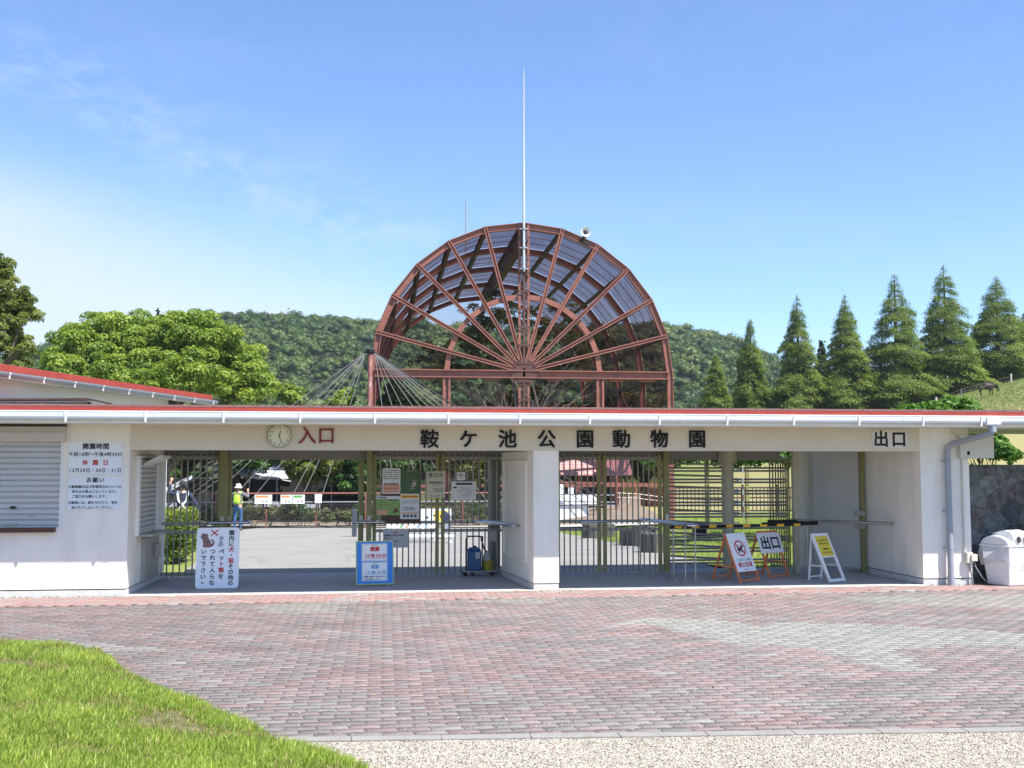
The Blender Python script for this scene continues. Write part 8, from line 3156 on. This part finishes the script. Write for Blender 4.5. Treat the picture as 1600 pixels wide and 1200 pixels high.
me_ = leaves_mesh('wooded_hills', pp_.reshape(-1, 3), nn_.reshape(-1, 3), sz_.ravel(), to_.ravel(), M['leaf_forest'], g_, aspect=0.75)
# a solid heart to each lobe, so that every crown turns light and shade as one rounded mass
bmi = bmesh.new()
bmesh.ops.create_icosphere(bmi, subdivisions=1, radius=1.0)
icv = np.array([tuple(v.co) for v in bmi.verts])
icf = np.array([[v.index for v in f.verts] for f in bmi.faces])
bmi.free()
lc = lobc[:, :5].reshape(-1, 3)
lr_ = np.repeat(R_ * 0.41, 5) * g_.uniform(0.85, 1.1, nt_ * 5)
cv = lc[:, None] + icv[None] * lr_[:, None, None] * g_.uniform(0.86, 1.12, (len(lc), len(icv), 1)) * np.array((1, 1, 0.85))
cf = (np.arange(len(lc))[:, None, None] * len(icv) + icf[None]).reshape(-1, 3)
V0 = np.empty(len(me_.vertices) * 3, np.float32)
me_.vertices.foreach_get('co', V0)
V0 = V0.reshape(-1, 3)
q4 = np.arange(len(V0)).reshape(-1, 4)
t0_ = np.clip(to_.ravel(), 0, 1)
t1_ = np.repeat(np.repeat(kind, 5) - 0.05, len(icf)) + g_.normal(0, 0.07, len(cf))
mw = np_mesh('wooded_hills', np.concatenate([V0, cv.reshape(-1, 3)]), [q4, cf + len(V0)])
face_attr(mw, 'tone', np.concatenate([t0_, np.clip(t1_, 0, 1)]))
mw.materials.append(M['leaf_forest'])
bpy.data.meshes.remove(me_)
o_ = link('wooded_hills', mw)
tag(o_, 'dense green wood covering the hills behind the zoo', 'wood', kind='stuff')

# grass on the lawn and the pony hill
def lawn_s(g_, n):
    x_ = g_.uniform(4, 15, n)
    y_ = g_.uniform(3.2, 23, n)
    yp = [(p[0], p[1]) for p in yard_poly]
    ok = np.array([not in_poly(a, b_, yp) for a, b_ in zip(x_, y_)])
    lat = (x_ * math.cos(YAW) - (y_ - CAM_Y) * math.sin(YAW)) / ((y_ - CAM_Y) * math.cos(YAW) + x_ * math.sin(YAW))
    ok &= (lat > 0.02) & (lat < 0.34)
    return np.stack([x_, y_], 1)[ok]


blades('lawn_grass', 60000, lawn_s, lambda x, y: ground(x, y) - 0.06, 0.05, 0.12, 0.014, M['grass'], 'sunlit green lawn beyond the turnstile and the exit', 61)


def hill_s(g_, n):
    Zz = g_.uniform(58, 95, n)
    px = g_.uniform(1360, 1680, n)
    a = (px - 800) / F_PX
    x_ = Zz * (math.sin(YAW) + a * math.cos(YAW))
    y_ = CAM_Y + Zz * (math.cos(YAW) - a * math.sin(YAW))
    return np.stack([x_, y_], 1)


M['hay'] = grass_mat('meadow blades', (0.26, 0.23, 0.12), (0.115, 0.170, 0.036), (0.220, 0.260, 0.075), 0.3)
blades('hill_grass', 60000, hill_s, lambda x, y: ground(x, y) - 0.06, 0.04, 0.11, 0.05, M['hay'], 'dry yellow green grass of the pony hill', 62)

# dry leaves and bits blown against the foot of the walls and over the pavers
g_ = np.random.default_rng(700)
n = 420
lx = np.concatenate([g_.uniform(-5.6, -3.6, 90), g_.uniform(1.9, 2.8, 40), g_.uniform(8.2, 10.5, 90), g_.uniform(-4.5, 9, n - 220)])
ly = np.concatenate([-0.03 - np.abs(g_.normal(0, 0.10, 220)), g_.uniform(-8.4, -0.2, n - 220)])
ly[:90] -= 0.02
c = np.stack([lx, ly, np.full(n, 0.009)], 1)
M['leaf_dry'] = leaf_mat('dry leaves', (0.10, 0.055, 0.025), (0.20, 0.13, 0.06), (0.30, 0.23, 0.12), 0.1)
o_ = link('leaf_litter', leaves_mesh('leaf_litter', c, np.array((0, 0, 1.0)) + 0.35 * g_.normal(size=(n, 3)), g_.uniform(0.015, 0.045, n), g_.random(n), M['leaf_dry'], g_, aspect=0.6))
tag(o_, 'dry brown leaf litter at the foot of the walls and on the pavers', 'leaf litter', kind='stuff')

bpy.data.objects.remove(_fo)

# ------------------------------------------------------------------ the air: a thin even haze round everything
hm = bpy.data.materials.new('haze air')
hm.use_nodes = True
t = hm.node_tree
t.nodes.clear()
o_ = t.nodes.new('ShaderNodeOutputMaterial')
v_ = t.nodes.new('ShaderNodeVolumePrincipled')
v_.inputs['Color'].default_value = (0.80, 0.88, 1.0, 1)
v_.inputs['Density'].default_value = 0.00022
v_.inputs['Anisotropy'].default_value = 0.2
t.links.new(v_.outputs[0], o_.inputs['Volume'])
zlo_ = min(v.co.z for v in go.data.vertices)
zhi_ = max(max(v.co.z for v in go.data.vertices), max(v.co.z for v in mw.vertices))
hz_ = MB().box(-1510, 1510, -70, 2010, zlo_ - 1.0, zhi_ + 3.0).build('haze', hm)
hz_['kind'] = 'stuff'
